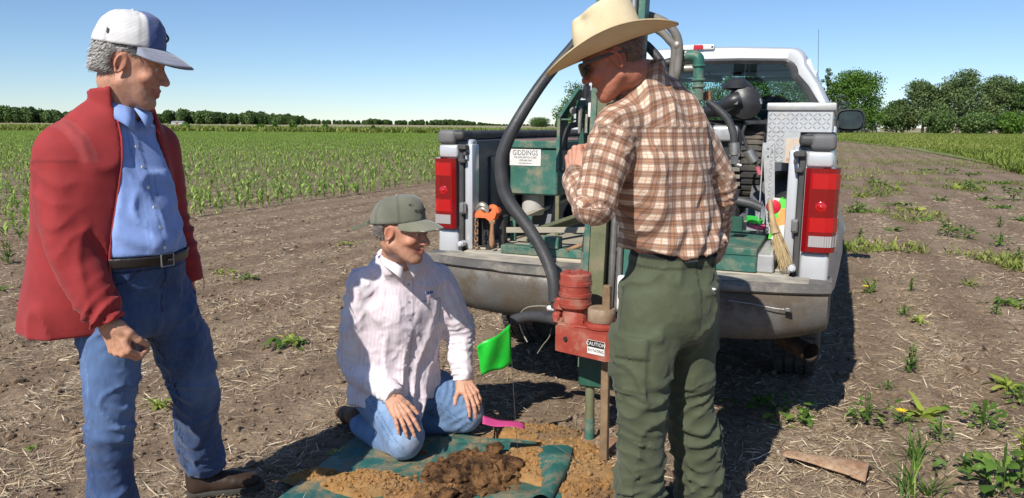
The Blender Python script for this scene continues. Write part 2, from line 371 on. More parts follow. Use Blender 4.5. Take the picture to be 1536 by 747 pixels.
N = 22000; y = 116+90*rng.random(N)**1.5; x = y*(-.72+.80*rng.random(N)); grass('margin_grass', x, y, .5, 1.3, .25)
# sparse low weeds growing in patches across the bare strip right of the truck
N = 60000; y = 6.5+60*rng.random(N)**1.9; x = y*(.40+.34*rng.random(N)); f_ = fbm(np.column_stack([x*1.0, y*.6, 0*x]), 1.3, 4, 60)+.35*fbm(np.column_stack([x, y, 0*x]), .2, 2, 61)
k = (f_ > .50-np.clip((y-8)/42, 0, .55)) & (y < edge.max() if False else True); x, y = x[k], y[k]
grass('low_weeds', x, y, .03, .16, .022, lean=1.2)

# trees ---------------------------------------------------------------
def tree_leafmat(name, a_, b, c): return leafmat(name, a_, b, c, .22, .6)
TL = [tree_leafmat('crown_leaf_a', (.042, .078, .022), (.09, .15, .042), (.15, .22, .07)),
      tree_leafmat('crown_leaf_b', (.055, .095, .033), (.12, .175, .06), (.19, .24, .10)),
      tree_leafmat('spruce_needle', (.05, .075, .06), (.085, .115, .095), (.11, .14, .12)),
      tree_leafmat('crown_leaf_bright', (.045, .095, .012), (.085, .17, .022), (.12, .21, .04))]
bark = worn('bark', (.10, .08, .06), (.17, .14, .11), 2., .9, bump=.5, bscale=8)
def crown_pts(nc, nl, rx, ry, z0, z1, shape, gap=.0):
    c = []
    while len(c) < nc:
        p = rng.uniform(-1, 1, 3); zz = (p[2]+1)/2; r = math.hypot(p[0], p[1])
        lim = shape(zz)
        if r < lim and (r > lim*.45 or zz > .55): c.append((p[0]*rx, p[1]*ry, z0+(z1-z0)*zz))
    return np.array(c)
def make_tree(x, y, hgt, wid, kind=0, dens=1., z0f=.12, leaf=.5, seed=0, label='', group=None, cat='tree', trunk=True, name='broadleaf_tree'):
    root = empty(name, (x, y, 0), label=label, cat=cat, group=group); rx = wid/2; h0 = hgt*z0f
    if kind == 2: shape = lambda z: max(.05, 1-z)*.95
    else:
        a0 = rng.random()*6; shape = lambda z: math.sin(math.pi*min(1, .12+.82*z))**.45*(.85+.15*math.sin(7*z+a0))
    nc = int((90 if kind != 2 else 90)*dens); c = crown_pts(nc, 0, rx*.86, rx*.86, h0, hgt*.95, shape)
    nl = int(100*dens) if kind != 2 else 60; cr = rx*(.24+.16*rng.random(nc)); N = nc*nl
    d = rng.normal(0, 1, (N, 3)); d /= np.linalg.norm(d, axis=1)[:, None]; r = np.repeat(cr, nl)*(.55+.5*rng.random(N)); p = np.repeat(c, nl, 0)+d*r[:, None]*np.array([1, 1, .72 if kind != 2 else .35])
    n1 = rng.normal(0, 1, (N, 3))+d*1.2; n1 /= np.linalg.norm(n1, axis=1)[:, None]; t1 = np.cross(n1, rng.normal(0, 1, (N, 3))); t1 /= np.linalg.norm(t1, axis=1)[:, None]; t2 = np.cross(n1, t1)
    s_ = (leaf*(.6+.8*rng.random(N)))[:, None]; V = np.stack([p-t1*s_*.5, p-t2*s_*.32, p+t1*s_*.5, p+t2*s_*.32], 1).reshape(-1, 3)
    tn = np.clip(np.repeat(rng.random(nc), nl)*.6+rng.normal(.2, .2, N), 0, 1)
    link('crown', npmesh('crown', V, np.arange(4*N).reshape(-1, 4), False, {'tone': ('FLOAT', np.repeat(tn, 4))}), TL[kind], root)
    if trunk:
        b = MB(); tr = .022*hgt+.05
        lean = rng.normal(0, .03*hgt, 2); b.tube([(0, 0, -.3), (lean[0]*.2, lean[1]*.2, hgt*.3), (lean[0]*.6, lean[1]*.6, hgt*.6), (lean[0], lean[1], hgt*.85)], [tr*1.2, tr*.8, tr*.5, tr*.15], 8, n=3)
        if kind != 2:
            for q in c[rng.permutation(nc)[:11]]:
                zb = hgt*(.14+.35*rng.random()); b.tube([(lean[0]*.3, lean[1]*.3, zb), (q[0]*.5, q[1]*.5, zb+(q[2]-zb)*.55), tuple(q)], [tr*.45, tr*.28, tr*.06], 6, n=3)
        b.build('trunk', bark, root, fixn=False)
    return root
def tree_px(px, ytop, wpx, Y, **k):
    b = atY(px, 190, Y); z = atY(px, ytop, Y)[2]; return make_tree(b[0], Y, z, wpx*Y/FPX, **k)
gt = 'broadleaf trees in the grove behind the truck'
tree_px(1278, 104, 96, 215, kind=3, dens=1.5, z0f=.06, label='large bright green round tree just right of the truck cab, behind the wing mirror')
tree_px(1259, 133, 44, 205, kind=2, dens=1., z0f=.03, leaf=.6, label='blue grey spruce standing in front of the large round tree by the cab', name='spruce_tree')
tree_px(1238, 98, 22, 222, kind=1, dens=.45, z0f=.3, leaf=.45, label='thin half bare tree poking up beside the cab pillar')
tree_px(1309, 171, 13, 260, kind=2, dens=.6, leaf=.5, label='tiny dark spruce in the gap between the round tree and the grove', name='spruce_tree')
for px, yt, wp, Y, kd, lb in ((1345, 150, 58, 235, 0, 'low dark leafy tree at the left end of the right hand grove'), (1384, 121, 74, 228, 1, 'rounded grey green tree second from the left in the right hand grove'),
        (1436, 107, 80, 222, 1, 'tallest tree of the right hand grove with open spreading crown'), (1490, 114, 62, 226, 1, 'airy pale tree right of the tallest grove tree'),
        (1533, 121, 56, 222, 0, 'dense tree at the right edge of the photo'), (1582, 116, 80, 228, 1, 'grove tree mostly beyond the right edge of the photo'),
        (1408, 168, 50, 212, 0, 'low bushy tree under the tallest grove trees'), (1465, 170, 56, 212, 0, 'dark low tree right of the centre of the grove'), (1515, 172, 56, 210, 3, 'bright green undergrowth tree near the right edge')):
    tree_px(px, yt, wp, Y, kind=kd, dens=1.15, z0f=.05 if yt > 140 else .24, leaf=.55, label=lb, group='trees of the grove on the right')
for px, yt, wp, Y, kd, lb in ((872, 127, 84, 220, 0, 'round tree left of the hydraulic valve frame, behind the truck bed'), (808, 178, 36, 560, 0, 'small distant tree clump left of the valve frame'), (842, 172, 22, 400, 0, 'low distant bushy tree beside the valve frame'),
        (935, 122, 90, 230, 0, 'tree hidden behind the man in the straw hat'), (1010, 112, 84, 228, 3, 'leftmost tree seen through the cab windows'), (1082, 106, 90, 215, 0, 'broad tree seen through the middle of the rear window'),
        (1130, 96, 70, 222, 3, 'bright green tree seen through the cab windows'), (1178, 103, 80, 216, 0, 'tree seen through the right half of the rear window'), (1215, 120, 60, 212, 0, 'tree hidden behind the cab pillar')):
    tree_px(px, yt, wp, Y, kind=kd, dens=1., z0f=.06, leaf=.55, label=lb, group=gt)
# far left woods: three belts, each reads as one mass
def woods(name, pts, Y, n, leaf):
    px = np.array([p[0] for p in pts], float); yt = np.array([p[1] for p in pts], float); Vs = []; Ts = []
    xs = rng.uniform(px[0], px[-1], n); tops = np.interp(xs, px, yt)
    for xx, tp in zip(xs, tops):
        zt = atY(xx, tp, Y)[2]*(.72+.32*rng.random()); X = atY(xx, 190, Y)[0]; yy = Y+rng.uniform(0, 40); rx = zt*(.24+.20*rng.random()); Nl = 340
        d = rng.normal(0, 1, (Nl, 3)); d /= np.linalg.norm(d, axis=1)[:, None]; p = np.array([X, yy, zt*.52])+d*np.array([rx, rx, zt*.48])*(.75+.3*rng.random((Nl, 1)))
        n1 = rng.normal(0, 1, (Nl, 3))+d; n1 /= np.linalg.norm(n1, axis=1)[:, None]; t1 = np.cross(n1, rng.normal(0, 1, (Nl, 3))); t1 /= np.linalg.norm(t1, axis=1)[:, None]; t2 = np.cross(n1, t1)
        Vs.append(np.stack([p-t1*leaf, p-t2*leaf*.7, p+t1*leaf, p+t2*leaf*.7], 1).reshape(-1, 3)); Ts.append(np.repeat(np.clip(rng.random()*.5+rng.normal(.2, .15, Nl), 0, 1), 4))
    V = np.vstack(Vs); link(name, npmesh(name, V, np.arange(len(V)).reshape(-1, 4), False, {'tone': ('FLOAT', np.concatenate(Ts))}), TL[0], kind='stuff')
woods('dark_woods', [(-60, 158), (0, 157), (30, 158), (48, 165), (78, 166), (140, 168)], 560, 85, .85)
woods('left_woods', [(150, 172), (240, 165), (262, 163), (285, 168), (300, 165), (340, 170), (372, 166), (392, 170), (400, 172), (432, 170), (438, 177)], 640, 150, .95)
woods('far_woods', [(436, 178), (460, 177), (465, 180), (540, 181), (552, 178), (590, 181), (680, 179), (720, 184), (760, 189)], 1100, 190, 1.5)
woods('horizon_woods', [(500, 185), (760, 187), (830, 187)], 1500, 120, 2.)
for px, wp, hp in ((278, 16, 6), (392, 14, 5), (412, 10, 7), (440, 12, 8), (488, 10, 5), (560, 8, 4)):
    Y = 150; p = atY(px, 190, Y); make_tree(p[0], Y, hp*Y/FPX+.6, wp*Y/FPX, kind=3, dens=.35, z0f=.02, leaf=.4, label='low shrub standing in the grass margin beyond the corn field', group='shrubs in the grass margin', cat='shrub', name='field_shrub')
# farm shed far away, between the trees
def farm_shed(px, py, Y, w_, h_, lab):
    p = atY(px, py, Y); r_ = empty('farm_shed', (p[0], Y, 0), label=lab, cat='shed')
    MB().box((-w_/2, -3, 0), (w_/2, 3, h_*.62)).build('wall', worn('shed_white', (.45, .45, .44), rough=.7), r_)
    b = MB(); b.prism([(-w_/2-.3, -3.3, h_*.625), (-w_/2-.3, 3.3, h_*.625), (-w_/2-.3, 0, h_)], (w_+.6, 0, 0)).build('roof', worn('shed_roof', (.33, .33, .34), rough=.5), r_)
    MB().box((-1, -3.06, 0), (1, -3.01, h_*.5)).build('door', worn('shed_door', (.25, .1, .08)), r_)
farm_shed(1304, 196, 330, 6, 3.8, 'small white farm shed far off under the wing mirror'); farm_shed(268, 188, 610, 9, 2.4, 'long low pale shed in front of the left woods')

# weeds ---------------------------------------------------------------
wm1 = leafmat('weed_leaf', (.06, .12, .02), (.11, .20, .035), (.24, .32, .06), .3, .5); wm2 = leafmat('weed_leaf_yellow', (.16, .24, .03), (.30, .36, .06), (.42, .42, .12), .3, .5)
yel = worn('dandelion_yellow', (.75, .55, .02), rough=.7)
def jag(V, amt): return V+rng.normal(0, amt, V.shape)
def weed(px, py, size, kind, label, group=None, mat=None, flower=False):
    p = atZ(px, py); p[2] = gz(p[0], p[1])[0]
    if kind == 'rosette':
        n = 20; az = rng.random(n)*6.28; L_ = size*(.4+.6*rng.random(n)); V, Fq = strips(np.zeros((n, 3))+[0, 0, .008], az, L_, L_*.19, rng.uniform(.25, .9, n), rng.uniform(.5, 1.3, n), 5, rng.normal(0, .3, n))
        V = jag(V, size*.022); t = tones(rng.random(n), 12)
    elif kind == 'creeping':
        n = 34; q = rng.normal(0, 1, (n, 2))*size*[.55, .22]; az = rng.random(n)*6.28; L_ = size*(.22+.22*rng.random(n)); V, Fq = strips(np.column_stack([q, np.full(n, .01)+.03*rng.random(n)]), az, L_, L_*.45, rng.uniform(.1, .9, n), rng.uniform(.4, 1.4, n), 4, rng.normal(0, .5, n))
        V = jag(V, size*.016); t = tones(rng.random(n), 10)
    elif kind == 'upright':
        n = 46; z = size*(.05+.95*rng.random(n)); az = rng.random(n)*6.28; st = rng.integers(0, 3, n); L_ = size*.34*(1.15-z/size*.55); V, Fq = strips(np.column_stack([(st-1)*size*.10, (st % 2)*size*.08, z*(1-.12*st)]), az, L_, L_*.20, rng.uniform(.3, 1.1, n), rng.uniform(.3, 1., n), 4, rng.normal(0, .3, n)); t = tones(z/size*.6+.4*rng.random(n), 10)
    elif kind == 'bushy':
        n = 52; q = rng.normal(0, 1, (n, 3))*size*[.26, .24, .16]+[0, 0, size*.36]; q[:, 2] = np.abs(q[:, 2]); az = np.arctan2(q[:, 1], q[:, 0]); L_ = size*(.14+.16*rng.random(n)); V, Fq = strips(q, az, L_, L_*.6, rng.uniform(-.1, .9, n), rng.uniform(.2, 1.2, n), 4, rng.normal(0, .4, n)); V = jag(V, size*.014); t = tones(rng.random(n), 10)
    else:  # grass tuft
        n = 22; az = rng.random(n)*6.28; L_ = size*(.6+.5*rng.random(n)); V, Fq = strips(rng.normal(0, size*.08, (n, 3))*[1, 1, 0], az, L_, np.full(n, .006)+.004*rng.random(n), rng.uniform(1., 1.5, n), rng.uniform(.3, 1.3, n), 5); t = tones(rng.random(n), 12)
    root = empty('dandelion' if flower else 'weed', p, rng.random()*.5, label=label, cat='weed', group=group)
    link('leaves', npmesh('leaves', V, Fq, True, {'tone': ('FLOAT', t)}), mat or wm1, root)
    b = MB(); st_ = [(0, 0, -.02), (size*.05, 0, size*.35)] if kind in ('upright', 'bushy') else [(0, 0, -.02), (0, 0, .02)]
    for k_ in range(3 if kind in ('upright', 'bushy') else 1): b.tube([(0, 0, -.02), (size*.1*(k_-1), size*.04*k_, size*.85)] if kind in ('upright', 'bushy') else st_, [.004, .002], 5)
    b.build('stem', wm1, root, fixn=False)
    if flower:
        b = MB()
        for k_ in range(16):
            a_ = k_*2.4; r_ = .004+.0012*k_; b.obox((math.cos(a_)*r_-size*.25, math.sin(a_)*r_, size*.55+.004), (nrm((math.cos(a_), math.sin(a_), .5)), nrm((-math.sin(a_), math.cos(a_), 0)), nrm((-math.cos(a_)*.5, -math.sin(a_)*.5, 1))), (.010, .003, .0012))
        b.build('flower', yel, root, fixn=False)
weed(432, 520, .20, 'creeping', 'sprawling green and yellow weed on the soil between red jacket man and kneeling man')
weed(440, 510, .13, 'rosette', 'pale yellow leaf rosette rising out of the sprawling weed left of the kneeling man', mat=wm2)
weed(338, 412, .13, 'creeping', 'small yellow green weed right of the red jacket hem', mat=wm2); weed(372, 419, .14, 'creeping', 'flat green weed just right of the yellow green one near the red jacket')
weed(236, 610, .13, 'rosette', 'yellow green weed between the legs of the man in the red jacket', mat=wm2); weed(505, 686, .08, 'rosette', 'small weed in the shadow edge above the green tarp', mat=wm2)
weed(12, 395, .3, 'upright', 'taller green seedling at the left edge behind the red jacket'); weed(2, 440, .1, 'rosette', 'small green leaf rosette at the left edge of the photo')
weed(45, 668, .05, 'rosette', 'tiny weed at the lower left beside the jeans leg'); weed(520, 368, .12, 'creeping', 'pale weed on the soil left of the green cap', mat=wm2)
weed(1366, 555, .20, 'upright', 'tall leafy green weed standing alone right of the truck shadow'); weed(1332, 580, .07, 'bushy', 'tiny round weed below the tall leafy weed')
weed(1300, 635, .19, 'bushy', 'bushy dark green weed below the corner of the truck shadow'); weed(1385, 618, .22, 'rosette', 'wide yellow green rosette with a yellow bloom beside it', mat=wm2)
weed(1358, 627, .10, 'rosette', 'dandelion with one yellow flower beside the wide rosette', flower=True); weed(1410, 662, .12, 'bushy', 'fresh green tuft under the dandelion rosette')
weed(1475, 640, .18, 'bushy', 'spreading green weed at the right, above the broad leaved one'); weed(1512, 580, .20, 'rosette', 'large yellowish weed at the right edge', mat=wm2); weed(1530, 600, .12, 'bushy', 'green weed at the right edge under the yellowish one')
weed(1450, 700, .17, 'creeping', 'low broad leaved green weed right of the rusty metal piece'); weed(1505, 735, .26, 'bushy', 'large leafy weed cut by the bottom right corner'); weed(1536, 720, .26, 'upright', 'tall yellow weed in the bottom right corner', mat=wm2)
weed(1372, 690, .22, 'grass', 'thin grass stems rising right of the rusty metal piece'); weed(1362, 745, .24, 'grass', 'grass tuft at the bottom edge right of the rusty metal piece'); weed(1392, 742, .16, 'grass', 'short grass tuft at the bottom edge')
weed(1190, 632, .18, 'creeping', 'pulled green weed lying on the edge of the truck shadow', mat=wm1); weed(1160, 610, .2, 'creeping', 'dark green weed inside the truck shadow')
weed(1306, 436, .20, 'grass', 'grassy weed clump beside the truck with yellow dandelions'); weed(1302, 438, .12, 'rosette', 'yellow dandelion in the grassy clump beside the truck', flower=True)
weed(1290, 362, .22, 'upright', 'small upright weed just above the mirror shadow'); weed(1367, 437, .14, 'upright', 'slim yellow tipped weed in the middle of the bare strip'); weed(1356, 472, .11, 'bushy', 'small weed below the slim yellow tipped weed')
weed(1380, 484, .13, 'rosette', 'flat pale weed right of the small bushy one', mat=wm2); weed(1422, 353, .30, 'bushy', 'dark bushy weed in the bare strip'); weed(1447, 357, .25, 'bushy', 'bushy weed right of the dark bushy weed')
weed(1500, 368, .22, 'bushy', 'round weed at the right, upper of two'); weed(1528, 388, .2, 'bushy', 'round weed at the right edge, lower of two'); weed(1500, 340, .2, 'upright', 'upright weed above the round weed at right')
weed(1512, 456, .22, 'creeping', 'trailing green weed near the right edge'); weed(1532, 462, .12, 'rosette', 'yellow green rosette at the end of the trailing weed', mat=wm2); weed(1495, 470, .1, 'bushy', 'tiny weed below the trailing weed')
gq = 'small weeds dotted over the bare strip right of the truck'
for px, py, s_ in ((1292, 318, .3), (1285, 318, .3), (1350, 308, .3), (1365, 315, .3), (1385, 330, .25), (1340, 345, .22), (1436, 282, .4), (1455, 285, .4), (1475, 300, .35), (1425, 262, .4), (1390, 255, .4), (1500, 312, .3), (1520, 300, .4), (1410, 300, .3), (1345, 285, .35), (1310, 280, .35), (1460, 262, .4), (1505, 275, .4), (1530, 330, .25), (1290, 295, .3)):
    weed(px, py, s_, rnd.choice(['creeping', 'rosette', 'creeping', 'bushy']), 'small green weed patch dotted on the bare strip right of the truck', group=gq, mat=rnd.choice([wm1, wm2, wm1]))
# ============================================================ PICKUP TRUCK
def paint(name, c, c2, flake=True):
    m = NT(name); g = m.co(); d = m.ramp(m.noise(3, 8, g, .7), [(.45, 0.), (.8, 1.)]); sep = m.new('ShaderNodeSeparateXYZ'); m.L(m.co(), sep.inputs[0])
    low = m.ramp(sep.outputs[2], [(.55, 1.), (1.05, 0.)]); f = m.math('MULTIPLY', d, m.math('MULTIPLY_ADD', low, .75, .25))
    m.base(m.mix(f, c, c2)); m.b.inputs['Metallic'].default_value = .25; m.rough(m.mix(f, (.32,)*3, (.7,)*3)); m.b.inputs['Coat Weight'].default_value = .55; m.b.inputs['Coat Roughness'].default_value = .12
    m.bump(m.noise(300, 2, g), .03, .001); return m.m
silver = paint('silver_paint', (.52, .53, .55), (.36, .31, .24)); cabw = paint('cab_paint', (.62, .63, .65), (.48, .44, .37))
blackp = worn('black_plastic', (.035, .035, .038), (.065, .062, .058), 8, .55, bump=.2, bscale=300, dirt=(.20, .17, .13), dlo=.55, dhi=.9)
capm = worn('rail_cap_plastic', (.10, .10, .105), (.15, .145, .14), 8, .6, bump=.2, bscale=200)
aclm = worn('air_cleaner_black', (.014, .014, .015), (.03, .03, .031), 10, .42, bump=.1, bscale=200)
rubber = worn('tyre_rubber', (.03, .03, .03), (.05, .048, .045), 10, .85, bump=.3, bscale=80, dirt=(.17, .13, .09), dlo=.45, dhi=.8)
under = worn('underbody', (.02, .02, .02), (.05, .04, .03), 5, .85)
chrome = worn('dirty_chrome', (.17, .165, .158), (.12, .11, .092), 4., .45, .3, .4, 60, dirt=(.085, .064, .044), dlo=.42, dhi=.58, dscale=4.5)
steel = worn('steel', (.42, .41, .39), (.30, .29, .27), 14, .38, .8, .15, 120, dirt=(.22, .15, .09), dlo=.58, dhi=.8, dscale=12)
alu = worn('aluminium_plate', (.60, .60, .60), (.50, .50, .49), 9, .42, .65, .08, 200, dirt=(.34, .31, .27), dlo=.52, dhi=.85)
rustm = worn('rust', (.26, .12, .055), (.38, .24, .14), 10, .85, 0, .6, 70, dirt=(.16, .07, .035), dlo=.45, dhi=.7)
green_ = worn('green_paint_worn', (.022, .105, .078), (.045, .150, .115), 5, .5, 0, .3, 60, dirt=(.24, .21, .14), dlo=.47, dhi=.68, dscale=8)
greend = worn('dark_green_paint', (.010, .052, .036), (.02, .085, .055), 6, .45, 0, .2, 90, dirt=(.12, .10, .06), dlo=.58, dhi=.8, dscale=7)
olive = worn('olive_mast', (.10, .115, .055), (.16, .16, .09), 7, .6, 0, .4, 70, dirt=(.22, .18, .11), dlo=.5, dhi=.75)
bedm = worn('bed_liner_blue_grey', (.045, .058, .085), (.085, .095, .12), 4, .5, 0, .2, 60, dirt=(.20, .17, .13), dlo=.5, dhi=.85, dscale=3)
bedf = worn('dusty_bed_floor', (.30, .29, .25), (.38, .34, .27), 4, .8, 0, .3, 60, dirt=(.42, .35, .25), dlo=.4, dhi=.7, dscale=4)
hosem = worn('black_hose', (.030, .031, .034), (.055, .055, .056), 9, .5, 0, .3, 120, dirt=(.16, .14, .12), dlo=.58, dhi=.9)
blk = worn('black_metal', (.02, .02, .022), (.04, .04, .04), 12, .4, 0, .15, 90)
redp = worn('red_oxide_paint', (.27, .040, .026), (.36, .075, .050), 6, .5, 0, .35, 60, dirt=(.30, .19, .13), dlo=.50, dhi=.74, dscale=12)
def glassm(name, tint, alpha=.35, rough=.02):
    m = NT(name); o = m.n['Material Output']; g = m.new('ShaderNodeBsdfGlossy'); g.inputs['Roughness'].default_value = rough; tr = m.new('ShaderNodeBsdfTransparent'); tr.inputs[0].default_value = (*tint, 1)
    lw = m.new('ShaderNodeLayerWeight'); lw.inputs[0].default_value = .5; f = m.math('MULTIPLY_ADD', m.math('POWER', lw.outputs['Facing'], 4.), .6, .05); mx = m.new('ShaderNodeMixShader'); m.L(f, mx.inputs[0]); m.L(tr.outputs[0], mx.inputs[1]); m.L(g.outputs[0], mx.inputs[2]); m.L(mx.outputs[0], o.inputs[0]); return m.m
glass = glassm('cab_glass', (.62, .82, .84)); wglass = glassm('windscreen_glass', (.80, .93, .94))
truck = empty('pickup_truck', TO, -TH, label='silver pickup truck seen from behind with open tailgate and soil drilling rig in its bed', cat='pickup truck')
def P(px, py, v): return tv(px, py, v)
# bed sides
def bed_side(s):
    vs = list(np.arange(0, 2.141, .07)); zs = [.56, .62, .70, .80, .90, 1.0, 1.1, 1.2, 1.3, 1.36, 1.40, 1.415]
    prof = {.56: .955, .62: .985, .70: 1.0, .80: 1.012, .90: 1.022, 1.0: 1.026, 1.1: 1.024, 1.2: 1.018, 1.3: 1.008, 1.36: 1.0, 1.40: .990, 1.415: .97}
    b = MB(); V = []
    for v in vs:
        for z in zs:
            u = prof[z]; r = math.hypot(v-1.17, z-.42); fl = .062*math.exp(-((r-.50)/.085)**2) if z < 1.15 else 0
            zz = z
            if r < .47 and z < .95:      # wheel arch opening: push rows up to the arch
                zz = .42+math.sqrt(max(0, .47**2-(v-1.17)**2)) if abs(v-1.17) < .47 else z
                zz = max(zz, z)
            endc = -.018*math.exp(-v/.03); V.append((s*(u+fl+endc), v, zz))
    b.grid(V, len(zs), len(vs), smooth=True)
    o = b.build('bed_side', silver, truck)
    # inner skin, end post, rail
    b = MB(); b.box((s*.835, .06, .80), (s*.86, 2.14, 1.395), .004)
    for k in range(5): b.box((s*.820, .3+k*.38, .86), (s*.838, .38+k*.38, 1.30), .006)
    b.box((s*.845, .03, 1.33), (s*.965, 2.14, 1.40), .01); b.build('inner_panel', bedm, o)
    b = MB(); b.box((s*.845, -.006, 1.395), (s*1.0, 2.15, 1.447), .018, seg=3); b.build('rail_cap', blackp, o)
    b = MB(); b.box((s*.895, -.012, 1.374), (s*1.004, .13, 1.4515), .022, seg=3); b.build('corner_cap', capm, o)
    b = MB(); b.box((s*.882, -.002, .742), (s*1.008, .10, .915), .02, seg=3); b.box((s*.882, -.004, 1.30), (s*.998, .10, 1.372), .016, seg=3); b.box((s*.875, .02, .745), (s*.96, .12, 1.37), .004)
    b.build('corner_post', silver, o)
    b = MB(); b.box((s*.805, .020, .80), (s*.852, .11, 1.375), .010, seg=2); b.box((s*.82, .045, 1.33), (s*.90, .12, 1.40), .01); b.build('end_post', silver, o)
    b = MB(); b.box((s*.853, .004, .765), (s*.880, .08, 1.372), .004); b.build('gap_seal', blackp, o)
    b = MB(); b.box((s*.825, -.02, 1.345), (s*.878, .03, 1.372), .006); b.box((s*.835, -.016, 1.275), (s*.872, .02, 1.295), .004); b.box((s*.828, -.018, 1.315), (s*.842, .02, 1.335), .003); b.build('latch', blackp, o)
    b = MB(); b.box((s*.836, -.022, 1.0), (s*.866, .01, 1.062), .004); b.box((s*.838, -.028, 1.008), (s*.862, -.020, 1.054), .002); b.build('striker_plate', steel, o)
    b = MB(); b.cyl((s*.852, .01, .835), (s*.852, -.04, .835), .017, bev=.003); b.cyl((s*.852, -.041, .835), (s*.852, -.047, .835), .011, bev=.002); b.build('hinge_pin', cabw, o)
    # tail light: housing, lens bands, reverse lens
    def curved(z0, z1, du=0., lens=.0, n=9):
        V = []; lo, hi = .884+du, 1.030
        pts = [(lo, .004), (lo, -.022-lens), (lo+.02, -.030-lens), (.98, -.030-lens), (1.012, -.018-lens), (1.028+lens, .012), (1.034+lens, .07), (1.020, .085)]
        poly0 = [(s*p[0], p[1], z0) for p in pts]; return poly0, (0, 0, z1-z0)
    rl = NT('tail_light_red'); rl.base((.25, .002, .004)); rl.rough(.12); rl.b.inputs['Coat Weight'].default_value = 1; rl.b.inputs['Transmission Weight'].default_value = .25
    wv = rl.new('ShaderNodeTexWave', bands_direction='X'); wv.inputs['Scale'].default_value = 38; rl.L(rl.co(), wv.inputs[0]); rl.bump(wv.outputs[1], .35, .003)
    rl2 = NT('tail_light_bright'); rl2.base((.42, .004, .006)); rl2.rough(.15); rl2.b.inputs['Coat Weight'].default_value = 1; w2 = rl2.new('ShaderNodeTexChecker'); w2.inputs['Scale'].default_value = 130; rl2.L(rl2.co(), w2.inputs[0]); rl2.bump(w2.outputs[1], .5, .003)
    wl = NT('reverse_lens'); wl.base((.36, .34, .34)); wl.rough(.15); wl.b.inputs['Coat Weight'].default_value = 1; w3 = wl.new('ShaderNodeTexWave', bands_direction='X'); w3.inputs['Scale'].default_value = 30; wl.L(wl.co(), w3.inputs[0]); wl.bump(w3.outputs[1], .6, .004)
    b = MB(); pl, of = curved(.917, 1.298); b.prism(pl, of, False); t = b.build('tail_light', rl.m, o)
    for z0, z1, mt in ((1.205, 1.275, rl2.m), (1.035, 1.10, rl.m), (1.005, 1.075, rl2.m) if False else (1.01, 1.075, rl2.m)):
        if (z0, z1) == (1.035, 1.10): continue
        b = MB(); pl, of = curved(z0, z1, .012, .0025); b.prism(pl, of); b.build('lens', mt, t)
    b = MB()
    b.sphere((s*.957, -.028, 1.125), (.026, .006, .026), 20, 12); b.sphere((s*.957, -.032, 1.125), (.010, .006, .010), 12, 8)  # brighter red bulge put in for the hot spot of light on the lens
    b.build('lens_hot_spot', rl2.m, t)
    b = MB(); pl, of = curved(.942, .992, .016, .0025); b.prism(pl, of); b.build('reverse_lens', wl.m, t)
    return o
bed_side(1); bed_side(-1)
b = MB(); b.box((-.84, .0, .770), (.84, 2.14, .800), .004)
for k in range(13): b.box((-.80+k*.128, .04, .8), (-.735+k*.128, 2.10, .812), .004)
b.build('bed_floor', bedf, truck)
b = MB(); b.box((-.86, 2.10, .8), (.86, 2.14, 1.40), .004); b.box((-.99, 2.085, 1.395), (.99, 2.15, 1.449), .012, seg=2)
for k in range(6): b.box((-.75+k*.27, 2.085, .86), (-.66+k*.27, 2.103, 1.32), .006)
b.build('bed_front_wall', bedm, truck)
b = MB(); b.box((-.84, -.03, .730), (.84, .03, .7985), .008); b.build('bed_sill', bedf, truck)
for s in (-1, 1):
    b = MB(); b.tube([(s*.68, .72, .80), (s*.68, .80, 1.0), (s*.68, 1.0, 1.10), (s*.68, 1.34, 1.10), (s*.68, 1.54, 1.0), (s*.68, 1.62, .80)], .15, 4, n=2, sq=1); b.build('wheel_well', bedm, truck)
# bumper
def bsec(u):
    k = abs(u)/1.0; return -.235+.10*k**4+.012*k*k
us = np.linspace(-1.015, 1.015, 41); V = []
prof = [(.10, .748), (.02, .751), (.0, .742), (-.014, .72), (-.017, .68), (-.014, .62), (.0, .565), (.03, .515), (.07, .49), (.10, .485)]
for u in us:
    e_ = abs(u)/1.015; lift = .065*e_**6+.012
    for dv, z in prof: V.append((u, bsec(u)+dv, z+lift*(1-(z-.485)/.263)+(.012 if z > .7 else 0)*0))
b = MB(); b.grid(V, len(prof), len(us))
for u0 in (-1.015, 1.015):     # wrap-round ends
    e_ = 1; V2 = []
    for f_ in np.linspace(0, 1, 6):
        for dv, z in prof: V2.append((u0+math.copysign(.012*math.sin(f_*1.57), u0), bsec(u0)+dv*(1-f_)+f_*(.06+dv*.1)+.10*f_, z+.077*(1-(z-.485)/.263)+.03*f_*(1-(z-.485)/.263)))
    b.grid(V2, len(prof), 6)
bump_ = b.build('rear_bumper', chrome, truck)
b = MB(); V = []
pp = [(.235, .757), (.235, .782), (.03, .782), (.004, .780), (-.016, .768), (-.020, .748), (-.010, .738), (.03, .738)]
for u in us:
    for dv, z in pp: V.append((u*1.012, bsec(u)+dv*(1 if dv < .2 else 1)*(1. if abs(u) < .98 else .92), z+(.006 if abs(u) > .55 else 0)))
b.grid(V, len(pp), len(us)); b.build('step_pad', worn('step_pad', (.075, .072, .07), (.12, .112, .10), 5, .7, 0, .3, 90, dirt=(.30, .26, .2), dlo=.48, dhi=.72, dscale=7), bump_)
ribm = worn('step_pad_rib', (.16, .15, .13), (.30, .27, .22), 9, .75, 0, .3, 120)
for s in (-1, 1):
    b = MB()
    for k in range(8):
        vv = -.200+k*.021; uu = np.linspace(.30, .93, 14)
        b.tube([(s*u, vv+(bsec(u)+.235)*.8, .790) for u in uu], .0042, 6)
    b.build('step_ribs', ribm, bump_)
b = MB(); b.box((-.20, -.252, .60), (.20, -.244, .70), .01); b.build('plate_recess', blk, bump_)
